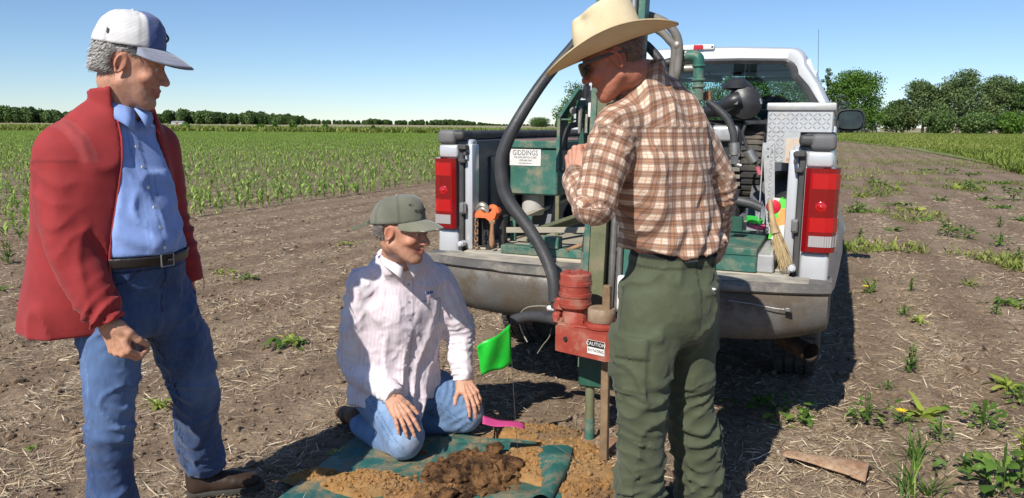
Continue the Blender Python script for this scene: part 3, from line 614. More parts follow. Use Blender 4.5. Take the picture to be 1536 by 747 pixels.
b = MB(); b.tube([(.60, -.247, .705), (.70, -.244, .700), (.80, -.232, .686), (.855, -.222, .684)], .0028, 6, n=3); b.box((.84, -.236, .676), (.868, -.216, .694), .003); b.build('scraped_edge', steel, bump_)
b = MB(); b.box((-.10, -.16, .42), (.10, .3, .50), .01); b.box((-.05, -.30, .425), (.05, .2, .485), .006); b.build('hitch_receiver', blk, truck)
# exhaust
pe = P(1216, 529, .05); b = MB(); b.tube([pe, pe+[-.10, .12, .012], pe+[-.2, .3, .04], pe+[-.25, .9, .06]], [.046, .046, .046, .045], 20, caps=False, n=4); b.tube([pe+[.001, .0, 0], pe+[-.095, .12, .012]], .041, 20, caps=False); b.build('exhaust_pipe', worn('exhaust', (.06, .04, .03), (.12, .08, .06), 20, .6, .4, .3, 90), truck)
# chassis
b = MB(); b.box((-.45, -.1, .5), (-.35, 5.3, .66), .01); b.box((.35, -.1, .5), (.45, 5.3, .66), .01); b.box((-.34, .9, .55), (.34, 2., .68), .02); b.cyl((-.7, 1.17, .42), (.7, 1.17, .42), .06); b.sphere((0, 1.17, .42), .16); b.box((-.8, 2.3, .52), (.8, 5.2, .68), .02); b.cyl((-.7, 4.95, .42), (.7, 4.95, .42), .05); b.box((-.80, 0.1, .66), (.80, 2.1, .765), .01); b.build('chassis', under, truck)
def wheel(u, v):
    s = 1 if u > 0 else -1; b = MB(); r = .405; w_ = .125; prf = [(-w_, .24), (-w_-.01, .30), (-w_, .37), (-w_+.02, .395), (-.06, r), (.06, r), (w_-.02, .395), (w_, .37), (w_+.01, .30), (w_, .24)]
    seg = 48; V = []
    for k in range(seg):
        a_ = 2*math.pi*k/seg
        for q, (x, rr) in enumerate(prf): V.append((u+x, v+math.cos(a_)*rr, r+math.sin(a_)*rr))
    V += V[:len(prf)]; b.grid(V, len(prf), seg+1)
    for k in range(54):
        for j in range(4):
            a_ = 2*math.pi*(k+(j % 2)*.5)/54; c_ = (math.cos(a_), math.sin(a_)); b.obox((u-.085+j*.057, v+c_[0]*(r+.002), r+c_[1]*(r+.002)), (nrm((1, 0, 0)), (0, c_[0], c_[1]), (0, -c_[1], c_[0])), (.022, .009, .015))
    t = b.build('wheel', rubber, truck, fixn=True)
    b = MB(); b.lathe((u-s*.10, v, r), (s, 0, 0), [(0, .235), (.20, .24), (.205, .225), (.12, .20), (.10, .12), (.16, .09), (.17, 0.001)], 28); b.build('rim', steel, t)
for u in (-.86, .86): wheel(u, 1.17); wheel(u, 4.95)
# cab -----------------------------------------------------------------
def outl(n, u0, ub, zb, zt, r):   # half outline from bottom centre... returns closed loop (u,z) n pts, rounded top corners
    pts = []
    pts += [(-ub, zb), (-ub-.012, zb+.12), (-(ub+u0)/2-.004, (zb+zt)/2+.03)]
    for t in np.linspace(0, 1, 7): an = math.pi-t*math.pi/2; pts.append((-(u0-r)+r*math.cos(an), zt-r+r*math.sin(an)))
    pts += [(-.3, zt+.018), (0, zt+.024), (.3, zt+.018)]
    for t in np.linspace(0, 1, 7): an = math.pi/2-t*math.pi/2; pts.append(((u0-r)+r*math.cos(an), zt-r+r*math.sin(an)))
    pts += [((ub+u0)/2+.004, (zb+zt)/2+.03), (ub+.012, zb+.12), (ub, zb)]
    return np.array(pts)
oo = outl(0, .775, .955, 1.48, 2.040, .11); n_ = len(oo)
ow = outl(0, .705, .845, 1.52, 1.945, .10); ow[:, 0] *= 1.; ow[:, 1] = np.minimum(ow[:, 1], 1.955)
b = MB(); stn = [(2.245, oo, 1.0), (2.20, oo, .992), (2.175, oo, .972)]
V = []
for v, o_, sc in stn: V += [(p[0]*sc, v, 1.48+(p[1]-1.48)*sc) for p in o_]
V += [(p[0]*1.035, 2.170, 1.48+(p[1]-1.48)*1.035) for p in ow]+[(p[0], 2.185, p[1]) for p in ow]+[(p[0]*.99, 2.25, 1.48+(p[1]-1.48)*.985) for p in ow]
b.grid(V, n_, 6)
# roof + side rails forward
rf = [i for i in range(n_) if oo[i][1] > 1.94]; V = []
for v, dz, sc in ((2.24, 0, 1), (2.6, .012, 1.), (3.2, .015, 1.), (3.75, .0, .99), (3.98, -.035, .97), (4.05, -.075, .955)):
    V += [(oo[i][0]*sc, v, oo[i][1]+dz) for i in rf]
b.grid(V, len(rf), 6); V = [(x, y, z-.03) for x, y, z in V]; b.grid(V, len(rf), 6, flip=True)
# pillars
for s in (-1, 1):
    for v0, v1, vt0, vt1 in ((2.2, 2.42, 2.22, 2.36), (3.28, 3.42, 3.28, 3.40)):
        b.add([(s*.965, v0, 1.48), (s*.965, v1, 1.48), (s*.79, vt1, 1.96), (s*.79, vt0, 1.96), (s*.92, v0, 1.48), (s*.92, v1, 1.48), (s*.75, vt1, 1.95), (s*.75, vt0, 1.95)], [[0, 1, 2, 3], [4, 7, 6, 5], [0, 3, 7, 4], [1, 5, 6, 2]])
    b.bar((s*.93, 4.78, 1.44), (s*.755, 4.0, 1.97), .07, .06)
# cab rear lower panel, sides, cowl
b.box((-.955, 2.175, .72), (.955, 2.215, 1.485), .02, seg=2)
for s in (-1, 1): b.box((s*.955, 2.19, .60), (s*.995, 4.85, 1.49), .022, seg=3)
b.box((-.95, 2.22, .62), (.95, 4.7, .70), .01)
b.build('cab', cabw, truck)
b = MB(); V = [(p[0]*1.02, 2.166, 1.48+(p[1]-1.48)*1.02) for p in ow]+[(p[0]*1.0, 2.160, p[1]) for p in ow]+[(p[0]*.955, 2.170, 1.525+(p[1]-1.525)*.945) for p in ow]; b.grid(V, n_, 3); b.box((-.85, 2.155, 1.495), (.85, 2.175, 1.528), .006); b.build('window_seal', blk, truck)
b = MB(); b.add([(p[0]*.985, 2.176, p[1]) for p in ow], [list(range(n_))]); rw = b.build('rear_window', glass, truck)
b = MB(); V = []
for k in range(9):
    t = k/8; u_ = -.93+1.86*t; bow = .06*math.cos((t-.5)*math.pi); V += [(u_*1.0, 4.74+bow, 1.45), (u_*.82, 4.0+bow, 1.975)]
b.grid(V, 2, 9); b.build('windscreen', wglass, truck)
dk = worn('cab_interior', (.035, .04, .05), (.05, .055, .065), 6, .8)
b = MB(); b.box((-.93, 4.35, .9), (.93, 4.75, 1.38), .04, seg=3); b.build('dashboard', dk, truck)
b = MB(); b.box((-.74, 2.26, 1.985), (.74, 3.9, 2.0), .004); b.box((-.70, 3.7, 1.90), (-.1, 3.98, 1.925), .01); b.box((.1, 3.7, 1.90), (.70, 3.98, 1.925), .01); b.build('roof_lining', worn('lining', (.20, .21, .22), rough=.9), truck)
def seat(u0, u1):
    b = MB(); b.box((u0, 3.05, .75), (u1, 3.6, .95), .06, seg=3); b.box((u0, 2.95, .9), (u1, 3.12, 1.52), .07, seg=4); s_ = b.build('seat', dk, truck)
    uc = (u0+u1)/2; b = MB(); b.tube([(uc-.11, 3.0, 1.62), (uc, 3.0, 1.635), (uc+.11, 3.0, 1.62)], [.085, .105, .085], 14, n=3); b.cyl((uc-.06, 3, 1.5), (uc-.06, 3, 1.6), .008); b.cyl((uc+.06, 3, 1.5), (uc+.06, 3, 1.6), .008); b.build('headrest', dk, s_)
seat(-.75, -.2); seat(.22, .77)
b = MB(); b.tube([(.3+.0+.19*math.cos(a_), 4.12+.08*math.sin(a_), 1.38+.17*math.sin(a_)) for a_ in np.linspace(0, 6.28, 25)], .013, 8); b.build('steering_wheel', blk, truck) if False else None
pm = P(1063, 118, 3.95); b = MB(); b.box(pm-[.13, .01, .032], pm+[.13, .012, .032], .014, seg=2); b.cyl(pm, pm+[.0, .05, .09], .008); mo = b.build('rear_view_mirror', blk, truck)
mirg = worn('mirror_glass', (.07, .085, .10), rough=.1, metal=1., bump=0); b = MB(); b.box(pm-[.118, .0125, .022], pm+[.118, -.0105, .022]); b.build('mirror_glass', mirg, mo)
pm = P(1106, 104, 3.9); b = MB(); b.add([pm+[-.055, 0, -.05], pm+[.04, 0, -.05], pm+[.045, 0, .05], pm+[-.02, 0, .05], pm+[-.055, .03, -.05], pm+[.04, .03, -.05], pm+[.045, .03, .05], pm+[-.02, .03, .05]], [[0, 1, 2, 3], [7, 6, 5, 4], [0, 4, 5, 1], [1, 5, 6, 2], [2, 6, 7, 3], [3, 7, 4, 0]]); b.build('overhead_console', blk, truck)
# window lettering, seen reversed from behind
pl_ = P(1084, 107, 2.3); text_obj('R OUT', .034, 'window_lettering', blk, truck, plane_M(P(1080, 107, 3.96), (-1, 0, 0), (0, -.3, 1)), .0004)
# brake light
c_ = P(1048, 71, 2.165); b = MB(); b.box(c_-[.115, .012, .020], c_+[.115, .02, .020], .010, seg=2); bl = b.build('high_brake_light', worn('lamp_white', (.75, .75, .74), rough=.25), truck)
b = MB(); b.box(c_-[.035, .0145, .016], c_+[.035, -.011, .016], .004); b.build('red_lens', worn('red_lens', (.5, .02, .03), rough=.2), bl); b = MB(); b.cyl(c_+[.10, -.011, 0], c_+[.10, -.015, 0], .007); b.build('screw', blk, bl)
# hood, fenders
b = MB(); V = []
for v, z, wd in ((4.72, 1.44, .93), (5.0, 1.42, .93), (5.5, 1.36, .92), (5.85, 1.28, .90), (5.92, 1.15, .88)):
    for t in np.linspace(-1, 1, 9): V.append((wd*t, v, z-.06*t*t*abs(t)))
b.grid(V, 9, 5); b.box((-.99, 4.82, .75), (-.90, 5.9, 1.37), .05, seg=3); b.box((.90, 4.82, .75), (.99, 5.9, 1.37), .05, seg=3); b.box((-.88, 5.80, .6), (.88, 5.93, 1.2), .03, seg=2); b.build('bonnet', silver, truck)
pa = P(1228, 100, 4.9); b = MB(); b.tube([(pa[0], 4.9, 1.36), (pa[0], 4.9, 1.42), (pa[0]-.0, 4.9, 2.0), P(1228, 44, 4.9)], [.012, .0035, .003, .002], 6); b.build('antenna', blk, truck)
for s in (-1, 1):
    z0, z1 = 1.445, 1.655; b = MB(); V = []
    for dv, sc in ((0, .9), (.015, 1.), (.07, .97), (.12, .6), (.13, .15)):
        for k in range(24):
            a_ = 2*math.pi*k/24; cu_ = math.copysign(abs(math.cos(a_))**.55, math.cos(a_)); sn_ = math.copysign(abs(math.sin(a_))**.55, math.sin(a_)); V.append((s*(1.105+.125*cu_*sc), 4.2+dv, 1.548+.103*sn_*sc))
    b.grid(V, 24, 5, True); b.bar((s*.96, 4.25, 1.50), (s*1.05, 4.25, 1.52), .06, .07); mm_ = b.build('wing_mirror', blackp, truck)
    b = MB(); b.add([(s*(1.107+.105*math.copysign(abs(math.cos(a_))**.55, math.cos(a_))), 4.203, 1.548+.082*math.copysign(abs(math.sin(a_))**.55, math.sin(a_))) for a_ in np.arange(24)*2*math.pi/24], [list(range(24))]); b.build('mirror_glass', mirg, mm_)
b = MB(); b.box((1.0, 2.5, 1.2), (1.02, 2.65, 1.24), .008); b.build('door_handle', blackp, truck)

# ============================================================ SOIL PROBE RIG (bolted into the bed)
rig = empty('soil_probe_rig', T2W(.12, -.3, 0), -TH, label='green hydraulic soil probe rig with mast, red gearbox and hoses mounted in the truck bed', cat='drilling rig')
ro = np.array([.12, -.3, 0])
class RB(MB):
    def build(s, name, mat, parent=None, **k):
        s.v = [(x-ro[0], y-ro[1], z) for x, y, z in s.v]; return MB.build(s, name, mat, parent if parent is not None else rig, **k)
# mast (leans a little to the right)
zt = 2.45; ln_ = .028/1.0
def mx(u, z): return u+(z-1.04)*ln_
b = RB()
for u0, u1, v0, v1 in ((-.055, .045, -.245, -.235), (.115, .165, -.245, -.235)): b.prism([(mx(u0, .34), v0, .34), (mx(u1, .34), v0, .34), (mx(u1, zt), v0, zt), (mx(u0, zt), v0, zt)], (0, .012, 0))
b.build('mast_back', olive)
b = RB(); b.prism([(mx(-.055, .33), -.33, .33), (mx(-.028, .33), -.33, .33), (mx(-.028, zt), -.33, zt), (mx(-.055, zt), -.33, zt)], (0, .085, 0)); b.prism([(mx(.140, .33), -.33, .33), (mx(.168, .33), -.33, .33), (mx(.168, zt), -.33, zt), (mx(.140, zt), -.33, zt)], (0, .085, 0)); b.build('mast_channel', green_)
b = RB(); b.prism([(mx(-.026, .36), -.325, .36), (mx(.047, .36), -.325, .36), (mx(.047, zt-.02), -.325, zt-.02), (mx(-.026, zt-.02), -.325, zt-.02)], (0, .05, 0)); b.build('mast_slide', olive)
b = RB(); b.cyl((mx(.075, .8), -.30, .62), (mx(.075, 2.4), -.30, 2.35), .016); b.cyl((mx(.11, .8), -.30, .62), (mx(.11, 2.4), -.30, 2.35), .016); b.build('hydraulic_ram', steel)
# foot of the mast: leg, foot plate
f0 = tv(884, 648, -.42); b = RB(); b.cyl((f0[0], -.42, .02), (f0[0]-.003, -.42, .48), .022, seg=18); b.build('stabiliser_leg', olive)
b = RB(); b.cyl((f0[0], -.42, .018), (f0[0]+.001, -.42, .12), .0235, seg=18); b.build('leg_sleeve', green_)
b = RB(); b.box((f0[0]-.10, -.50, -.01), (f0[0]+.16, -.36, .018), .004); b.build('foot_plate', rustm)
b = RB(); b.box((f0[0]-.05, -.46, .28), (f0[0]+.14, -.30, .50), .01); b.build('leg_bracket', greend)
# gearbox, motor
g0 = P(837, 520, -.58); gy = -.60
def Q(px, py, v=-.60): return P(px, py, v)
zt_g, zb_g = Q(840, 486)[2], Q(837, 522)[2]; ul = Q(837, 500)[0]
pts = [(ul, -.635), (ul+.015, -.645), (ul+.252, -.713), (ul+.33, -.665), (ul+.33, -.42), (ul, -.42)]
b = RB(); b.prism([(p[0], p[1], zb_g) for p in pts], (0, 0, zt_g-zb_g)); gb = b.build('gearbox', redp)
b = RB(); b.box((ul+.01, -.63, zt_g), (ul+.285, -.43, zt_g+.008), .003); b.build('cover_plate', redp, gb)
b = RB(); b.cyl((ul+.055, -.668, (zb_g+zt_g)/2+.01), (ul+.055, -.645, (zb_g+zt_g)/2+.01), .009); b.cyl((ul+.02, -.60, zt_g+.006), (ul+.02, -.60, zt_g+.016), .008, seg=6); b.cyl((ul+.27, -.60, zt_g+.006), (ul+.27, -.60, zt_g+.016), .008, seg=6); b.build('bolt', blk, gb)
cm_ = Q(862, 445, -.56); uc = cm_[0]; z0, z1 = zt_g, Q(862, 412)[2]
b = RB(); b.lathe((uc, -.55, z0), (0, 0, 1), [(0, .082), (.012, .082), (.014, .060), (.045, .056), (.060, .050), (.075, .060), (.078, .072), (.095, .074), (.096, .070), (.125, .070), (.126, .074), (.140, .074), (.142, .070), (.175, .070), (.176, .0735), (.190, .0735), (.192, .070), (z1-z0-.006, .070), (z1-z0, .064), (z1-z0+.001, .02)], 36)
for k in range(4): a_ = k*1.57+.78; b.cyl((uc+.066*math.cos(a_), -.55+.066*math.sin(a_), z0+.008), (uc+.066*math.cos(a_), -.55+.066*math.sin(a_), z0+.028), .009, seg=6)
for k in range(5): a_ = k*1.256+.3; b.cyl((uc+.045*math.cos(a_), -.55+.045*math.sin(a_), z1-.003), (uc+.045*math.cos(a_), -.55+.045*math.sin(a_), z1+.007), .010, seg=6)
b.box((uc-.095, -.585, z0+.055), (uc-.04, -.52, z0+.115), .008); b.box((uc-.092, -.60, z0+.0), (uc-.06, -.50, z0+.05), .008); b.build('hydraulic_motor', redp)
kc = Q(903, 472, -.58); b = RB(); b.lathe((kc[0], -.585, zt_g+.004), (0, 0, 1), [(0, .070), (.012, .072), (.02, .056), (.03, .056)], 28); b.build('drive_collar', redp)
b = RB(); b.lathe((kc[0], -.585, zt_g+.030), (0, 0, 1), [(0, .058), (.004, .061), (.052, .061), (.06, .056), (.062, .02)], 28); b.build('drive_disc', worn('disc_brown', (.20, .13, .08), (.32, .24, .16), 14, .85, 0, .6, 60))
# square kelly bar, down to the ground
kt, kb = P(911, 428, -.60), P(906, 693, -.60); kb[2] = -.03
b = RB(); b.bar(kt, kb, .034, .034, (0, 1, 0), .003); b.build('kelly_bar', worn('kelly_bar', (.16, .095, .05), (.27, .18, .10), 16, .7, .1, .4, 80, dirt=(.12, .08, .05), dlo=.5, dhi=.8))
# warning plate: flat print on a small sticker
pw = P(903, 522, -.69); capc = np.array([ul+.195, -.6985, (zb_g+zt_g)/2+.002]); fx = nrm((.19, -.055, 0)); fz = np.array([0, 0, 1.]); nn = np.cross(fx, fz)
capc = np.array([ul+.207, -.7006, (zb_g+zt_g)/2-.002])+nn*.002
white_ = worn('sticker_white', (.72, .71, .69), (.62, .60, .56), 20, .5); black_ = worn('sticker_black', (.02, .02, .02), rough=.5)
b = RB(); b.obox(capc, (fx, nn, fz), (.043, .0008, .030)); st_ = b.build('warning_sticker', white_, gb)
b = RB(); b.obox(capc+fz*.0145+nn*.001, (fx, nn, fz), (.041, .0008, .0145)); b.build('sticker_band', black_, gb)
sh = -ro
text_obj('CAUTION', .0225, 'caution_lettering', white_, gb, plane_M(capc+fz*.0145+nn*.0022-ro, fx, fz, .95)); text_obj('ROTATING', .0165, 'rotating_lettering', black_, gb, plane_M(capc-fz*.0145+nn*.0012-ro, fx, fz, .95))
# white plastic jug corner behind the man
wj = P(940, 440, -.36); b = RB(); b.box(wj-[.045, .01, .08], wj+[.07, .03, .08], .008, seg=2); b.build('white_block', white_)
# black pipe from under the bumper into the motor
b = RB(); b.tube([P(770, 480, -.42), P(800, 474, -.45), P(840, 480, -.53)], [.026, .028, .026], 14, n=3); b.build('return_pipe', hosem); b = RB(); b.cyl(P(823, 462, -.5), P(836, 463, -.53), .012, seg=8); b.build('fitting', white_)
b = RB(); b.tube([P(779, 488, -.4), P(781, 470, -.4), P(792, 461, -.42), P(812, 459, -.45), P(828, 461, -.5)], .0035, 6, n=5); b.tube([P(779, 486, -.4), P(784, 500, -.4), P(791, 513, -.4)], .0035, 6, n=4); b.tube([P(768, 486, -.4), P(776, 484, -.4), P(780, 489, -.4)], .0028, 6, n=4); b.build('wire_cable', worn('cable', (.45, .42, .36), rough=.5, metal=.5))
b = RB(); b.tube([P(827, 492, -.4), P(824, 505, -.4), P(814, 518, -.4), P(806, 530, -.4)], .0022, 6, n=4); b.build('loose_wire', worn('cable2', (.3, .27, .2), rough=.6))
# big black hose bundle
hp = [(915, 14, -.26, .022), (880, 40, -.24, .024), (862, 66, -.30, .025), (815, 122, -.42, .026), (776, 182, -.50, .028), (757, 222, -.52, .030), (752, 255, -.52, .031), (761, 297, -.52, .031), (795, 345, -.52, .029), (818, 385, -.53, .029), (830, 420, -.55, .028), (832, 452, -.56, .028)]
b = RB(); b.tube([(*P(x, y, v),) for x, y, v, r in hp], [h[3] for h in hp], 20, n=6); hs = b.build('hose_sleeve', hosem)
b = RB(); b.cyl(P(832, 446, -.56), P(833, 462, -.56), .020, bev=.003); b.build('hose_coupling', hosem, hs)
# control valve frame: bent green plate
def ribbon(pix, v0, v1, wdt, mat, name, th_=.012):
    P0 = [P(x, y, v0) for x, y in pix]; b = RB()
    for a_, c_ in zip(P0[:-1], P0[1:]):
        d = nrm(c_-a_); b.bar(a_-d*.004, c_+d*.004, th_, v1-v0, (0, 1, 0), .001) if False else b.obox((a_+c_)/2+[0, (v1-v0)/2, 0], (nrm(np.cross(d, (0, 1, 0))), d, np.array([0, 1., 0])), (th_/2, np.linalg.norm(c_-a_)/2+.004, (v1-v0)/2), .001)
    return b.build(name, mat)
ribbon([(866, 134), (838, 176), (836, 256), (876, 298)], -.14, -.02, 0, green_, 'valve_frame', .016)
b = RB(); q = [P(x, y, -.02) for x, y in ((868, 136), (842, 178), (840, 254), (878, 292), (925, 292), (925, 200), (925, 136))]; b.prism(q, (0, .012, 0)); b.build('valve_backplate', greend) if False else None
b = RB(); a0, a1 = P(838, 180, -.13), P(925, 180, -.13); b.box(a0, a1+[0, .11, .006]); b.build('frame_shelf', green_); b = RB(); a0, a1 = P(850, 268, -.13), P(925, 268, -.13); b.box(a0, a1+[0, .11, .01]); b.build('frame_shelf', green_); b = RB(); b.prism([P(862, 275, -.125), P(905, 285, -.125), P(880, 305, -.125)], (0, .1, 0)); b.build('frame_gusset', green_)
def val(px, py, r, col=steel, name='valve', l=.05, v=-.12):
    c = P(px, py, v); b = RB(); b.cyl(c, c+[0, -.02, 0], r, bev=.002); b.cyl(c+[0, -.02, 0], c+[0, -.024, 0], r*.45); b.cyl(c+[0, .05, 0], c, r*.7); return b.build(name, col)
gm = worn('grimy_brass', (.22, .20, .17), (.34, .31, .26), 20, .45, .5, .3, 120)
val(861, 166, .017, gm); val(872, 166, .012, gm); val(874, 220, .014, gm); val(862, 253, .019, gm)
b = RB(); b.cyl(P(848, 166, -.1), P(862, 166, -.1), .016, bev=.003); b.cyl(P(880, 161, -.1), P(898, 161, -.1), .014, bev=.003); b.box(P(864, 150, -.12), P(882, 190, -.06), .004); b.box(P(868, 170, -.11), P(884, 262, -.05), .004); b.build('valve_body', greend)
b = RB(); b.cyl(P(879, 148, -.10), P(880, 128, -.10), .020, bev=.004); b.cyl(P(880, 128, -.10), P(880, 122, -.10), .013, seg=6); b.build('relief_valve', gm)
b = RB(); a0 = P(882, 154, -.13); b.box(a0, P(896, 176, -.10), .003); b.build('gauge_tag', white_)
b = RB(); b.tube([P(871, 160, -.15), P(870, 175, -.17), P(869, 200, -.18)], [.008, .009, .007], 8, n=3); b.tube([P(880, 172, -.15), P(879, 200, -.19)], [.007, .008], 8); b.build('control_lever', gm)
b = RB(); b.tube([P(870, 186, -.10), P(855, 190, -.12), P(848, 205, -.12), P(847, 225, -.12)], .014, 12, n=5); b.tube([P(905, 170, .0), P(895, 190, .0), P(897, 215, .0), P(905, 240, .0)], .016, 12, n=5); b.build('short_hose', hosem)
b = RB(); b.cyl(P(847, 222, -.12), P(846, 238, -.12), .012, seg=6); b.cyl(P(846, 238, -.12), P(846, 250, -.12), .009); b.cyl(P(843, 253, -.12), P(860, 254, -.12), .013, seg=8); b.sphere(P(846, 253, -.12), .016); b.cyl(P(857, 242, -.12), P(858, 230, -.12), .009); b.build('pipe_fitting', gm)
# hydraulic oil tank with maker's sign
t0, t1 = P(765, 222, .5), P(835, 294, .5); zl = P(800, 212, .5)[2]
b = RB(); b.box((t0[0], .5, t1[2]), (t1[0], 1.45, t0[2]-.001), .008); tk = b.build('oil_tank', green_)
b = RB(); b.box((t0[0]-.012, .485, t0[2]), (t1[0]+.012, 1.47, t0[2]+.045), .006); b.build('tank_lid_rim', green_, tk)
b = RB(); b.box((t0[0]-.006, .495, t0[2]+.043), (t1[0]+.006, 1.46, t0[2]+.050), .002); b.build('tank_lid', worn('tank_top_brown', (.15, .085, .065), (.22, .14, .11), 5, .7), tk)
s0, s1 = P(764, 223, .497), P(810, 249, .497); b = RB(); sc_ = np.array([(s0[0]+s1[0])/2+.004, .4975, (s0[2]+s1[2])/2]); sw, sh_ = (s1[0]-s0[0])/2, (s0[2]-s1[2])/2
b.box(sc_-[sw, .001, sh_], sc_+[sw, .001, sh_]); b.build('maker_sign', white_, tk)
gl = worn('sign_grey', (.10, .10, .11), rough=.6); X_, Z_ = (1, 0, 0), (0, 0, 1)
tc = sc_-ro-[0, .0018, 0]
text_obj('GIDDINGS', .043, 'sign_lettering', gl, tk, plane_M(tc+[0, 0, sh_*.52], X_, Z_, .80), .0004); text_obj('SOIL EXPLORATION CORP', .0165, 'sign_lettering', gl, tk, plane_M(tc+[0, 0, sh_*-.02], X_, Z_, .72), .0003)
text_obj('1-970-482-5586', .015, 'sign_lettering', gl, tk, plane_M(tc+[0, 0, -sh_*.38], X_, Z_, .85), .0003); text_obj('www.soilsample.com', .0125, 'sign_lettering', gl, tk, plane_M(tc+[0, 0, -sh_*.70], X_, Z_, .8), .0003)
b = RB(); zc = t1[2]; uc2 = P(798, 300, .6)[0]; b.cyl((uc2, .62, zc-.13), (uc2, .62, zc), .068, bev=.006, seg=24); b.build('oil_filter', worn('filter_white', (.52, .50, .46), rough=.5))
b = RB()
for u_, v_ in ((t0[0]+.01, .52), (t1[0]-.0, .52), (t1[0]-.0, 1.3), (t0[0]+.01, 1.3)): b.box((u_-.012, v_-.012, .81), (u_+.012, v_+.012, t1[2]), .002)
b.build('tank_leg', olive)
# base frame in the bed: deck plate, angle iron, cross members
b = RB(); b.box((-.60, .06, .813), (.56, .62, .835), .003); b.build('deck_plate', worn('dusty_green_deck', (.10, .16, .12), (.28, .27, .20), 3, .8, 0, .3, 60, dirt=(.36, .31, .23), dlo=.38, dhi=.62, dscale=3))
b = RB(); b.box((-.62, -.02, .80), (.60, .05, .845), .004); b.box((-.45, -.03, .845), (-.29, .04, .905), .004); b.build('base_frame', green_)
b = RB(); b.box((-.58, .09, .835), (-.565, .55, .93), .002) if False else None
b.add([P(758, 346, .2), P(884, 342, .25), P(884, 372, .02), P(785, 374, .02)], [[0, 1, 2, 3]]); b.build('sloping_plate', worn('pale_green_plate', (.20, .24, .18), (.36, .34, .26), 4, .75, 0, .3, 60)) if False else None
b = RB(); q0, q1 = P(798, 352, .12), P(884, 322, .62); b.bar(q0, q1, .012, .055, (0, 0, 1), .002); b.bar(q0+[.02, 0, .028], q1+[.02, 0, .028], .05, .008, (0, 0, 1), .001); b.build('angle_iron', olive)
b = RB(); q0, q1 = P(775, 330, .35), P(884, 283, 1.2); b.bar(q0, q1, .04, .02, (0, 0, 1), .002); b.bar(P(760, 345, .1), P(884, 345, .12), .02, .03, (0, 0, 1), .002); b.build('cross_member', worn('dusty_bar', (.28, .25, .19), (.36, .32, .25), 9, .8))
b = RB(); b.box(P(765, 325, .2)-[0, 0, .0], P(773, 362, .2)+[0, .02, 0], .002); b.box(P(790, 325, .2), P(797, 362, .2)+[0, .02, 0], .002); b.box(P(765, 325, .2), P(797, 332, .2)+[0, .03, 0], .002); b.build('upright_bracket', green_)
b = RB(); b.cyl(P(850, 376, -.02), P(884, 363, .1), .012, seg=12); b.build('handle_bar', rustm)
b = RB(); b.tube([P(886, 325, -.12), P(880, 345, -.12), P(876, 370, -.12), P(876, 380, -.12)], .011, 10, n=4); b.build('drain_hose', hosem); b = RB(); b.cyl(P(876, 378, -.12), P(875, 398, -.12), .014, seg=8); b.cyl(P(875, 398, -.12), P(875, 404, -.12), .02, seg=6); b.build('hose_fitting', gm)
b = RB(); b.tube([P(868, 285, .0), P(858, 288, .0), P(858, 298, .0), P(866, 304, .0), P(884, 302, .0)], .014, 10, n=4); b.build('red_pipe', redp)
# right side of the deck
b = RB(); a0 = P(1085, 350, .0); b.box((a0[0]-.12, -.03, .80), (P(1128, 350, .0)[0]+.03, .62, .905), .005); b.box((a0[0]-.12, -.035, .88), (P(1128, 350, 0)[0]+.03, .64, .915), .004); b.build('side_deck', green_)
b = RB(); b.box(P(1100, 325, .3)-[0.02, 0, 0], P(1107, 348, .3)+[.02, .04, 0], .003); b.build('deck_post', greend)
b = RB(); b.box((.63, -.005, .80), (.77, 1.0, .885), .006); b.box((.64, .02, .885), (.65, .9, .90), .002); b.box((.75, .02, .885), (.762, .9, .90), .002); b.build('steel_tray', alu)
# upper pipework and hoses beside the mast
pg = -.16
b = RB(); b.cyl(P(1048, 92, pg), P(1047, 150, pg), .024, seg=16); 
for y in (97, 118, 128): b.cyl(P(1048, y, pg), P(1048, y+4, pg), .031, bev=.003, seg=16)
b.tube([P(1028, 84, pg), P(1040, 84, pg), P(1047, 88, pg), P(1048, 100, pg)], [.024, .026, .027, .025], 14, n=4); b.cyl(P(1028, 142, pg), P(1048, 142, pg), .022, seg=14); b.cyl(P(1024, 143, pg), P(1032, 143, pg), .028, bev=.003); b.build('manifold_pipe', green_)
b = RB(); b.cyl(P(1018, 82, pg), P(1032, 84, pg), .024, seg=8); b.cyl(P(1008, 104, pg), P(1022, 103, pg), .016, seg=8); b.cyl(P(1022, 103, pg), P(1045, 102, pg), .017, seg=12); b.cyl(P(1010, 98, pg), P(1024, 106, pg), .015, seg=6); b.build('hex_fittings', gm)
b = RB(); b.box(P(1018, 138, pg-.02), P(1034, 152, pg+.02), .003); b.build('white_tag', white_)
hs2 = [([(962, 22, -.2), (975, 24, -.2), (998, 34, -.2), (1013, 50, -.2), (1018, 66, -.2), (1018, 84, -.2), (1014, 116, -.2), (1006, 170, -.1)], .019), ([(962, 37, -.2), (975, 39, -.2), (992, 48, -.2), (1004, 60, -.2), (1012, 72, -.2), (1010, 100, -.2), (1006, 130, -.2), (995, 180, -.15)], .018),
       ([(960, 62, -.18), (972, 70, -.18), (988, 88, -.18), (996, 104, -.18), (1000, 130, -.18), (985, 190, -.1)], .020), ([(960, 122, -.1), (985, 100, -.1), (1010, 92, -.1), (1030, 84, -.1)], .020), ([(960, 92, .1), (990, 100, .1), (1010, 130, .1)], .017)]
hgr = worn('dusty_hose', (.13, .12, .105), (.20, .185, .16), 9, .7, 0, .3, 120)
for i, (pth, r) in enumerate(hs2): b = RB(); b.tube([P(*q) for q in pth], r, 12, n=6); h_ = b.build('upper_hose', hgr if i < 2 else hosem)
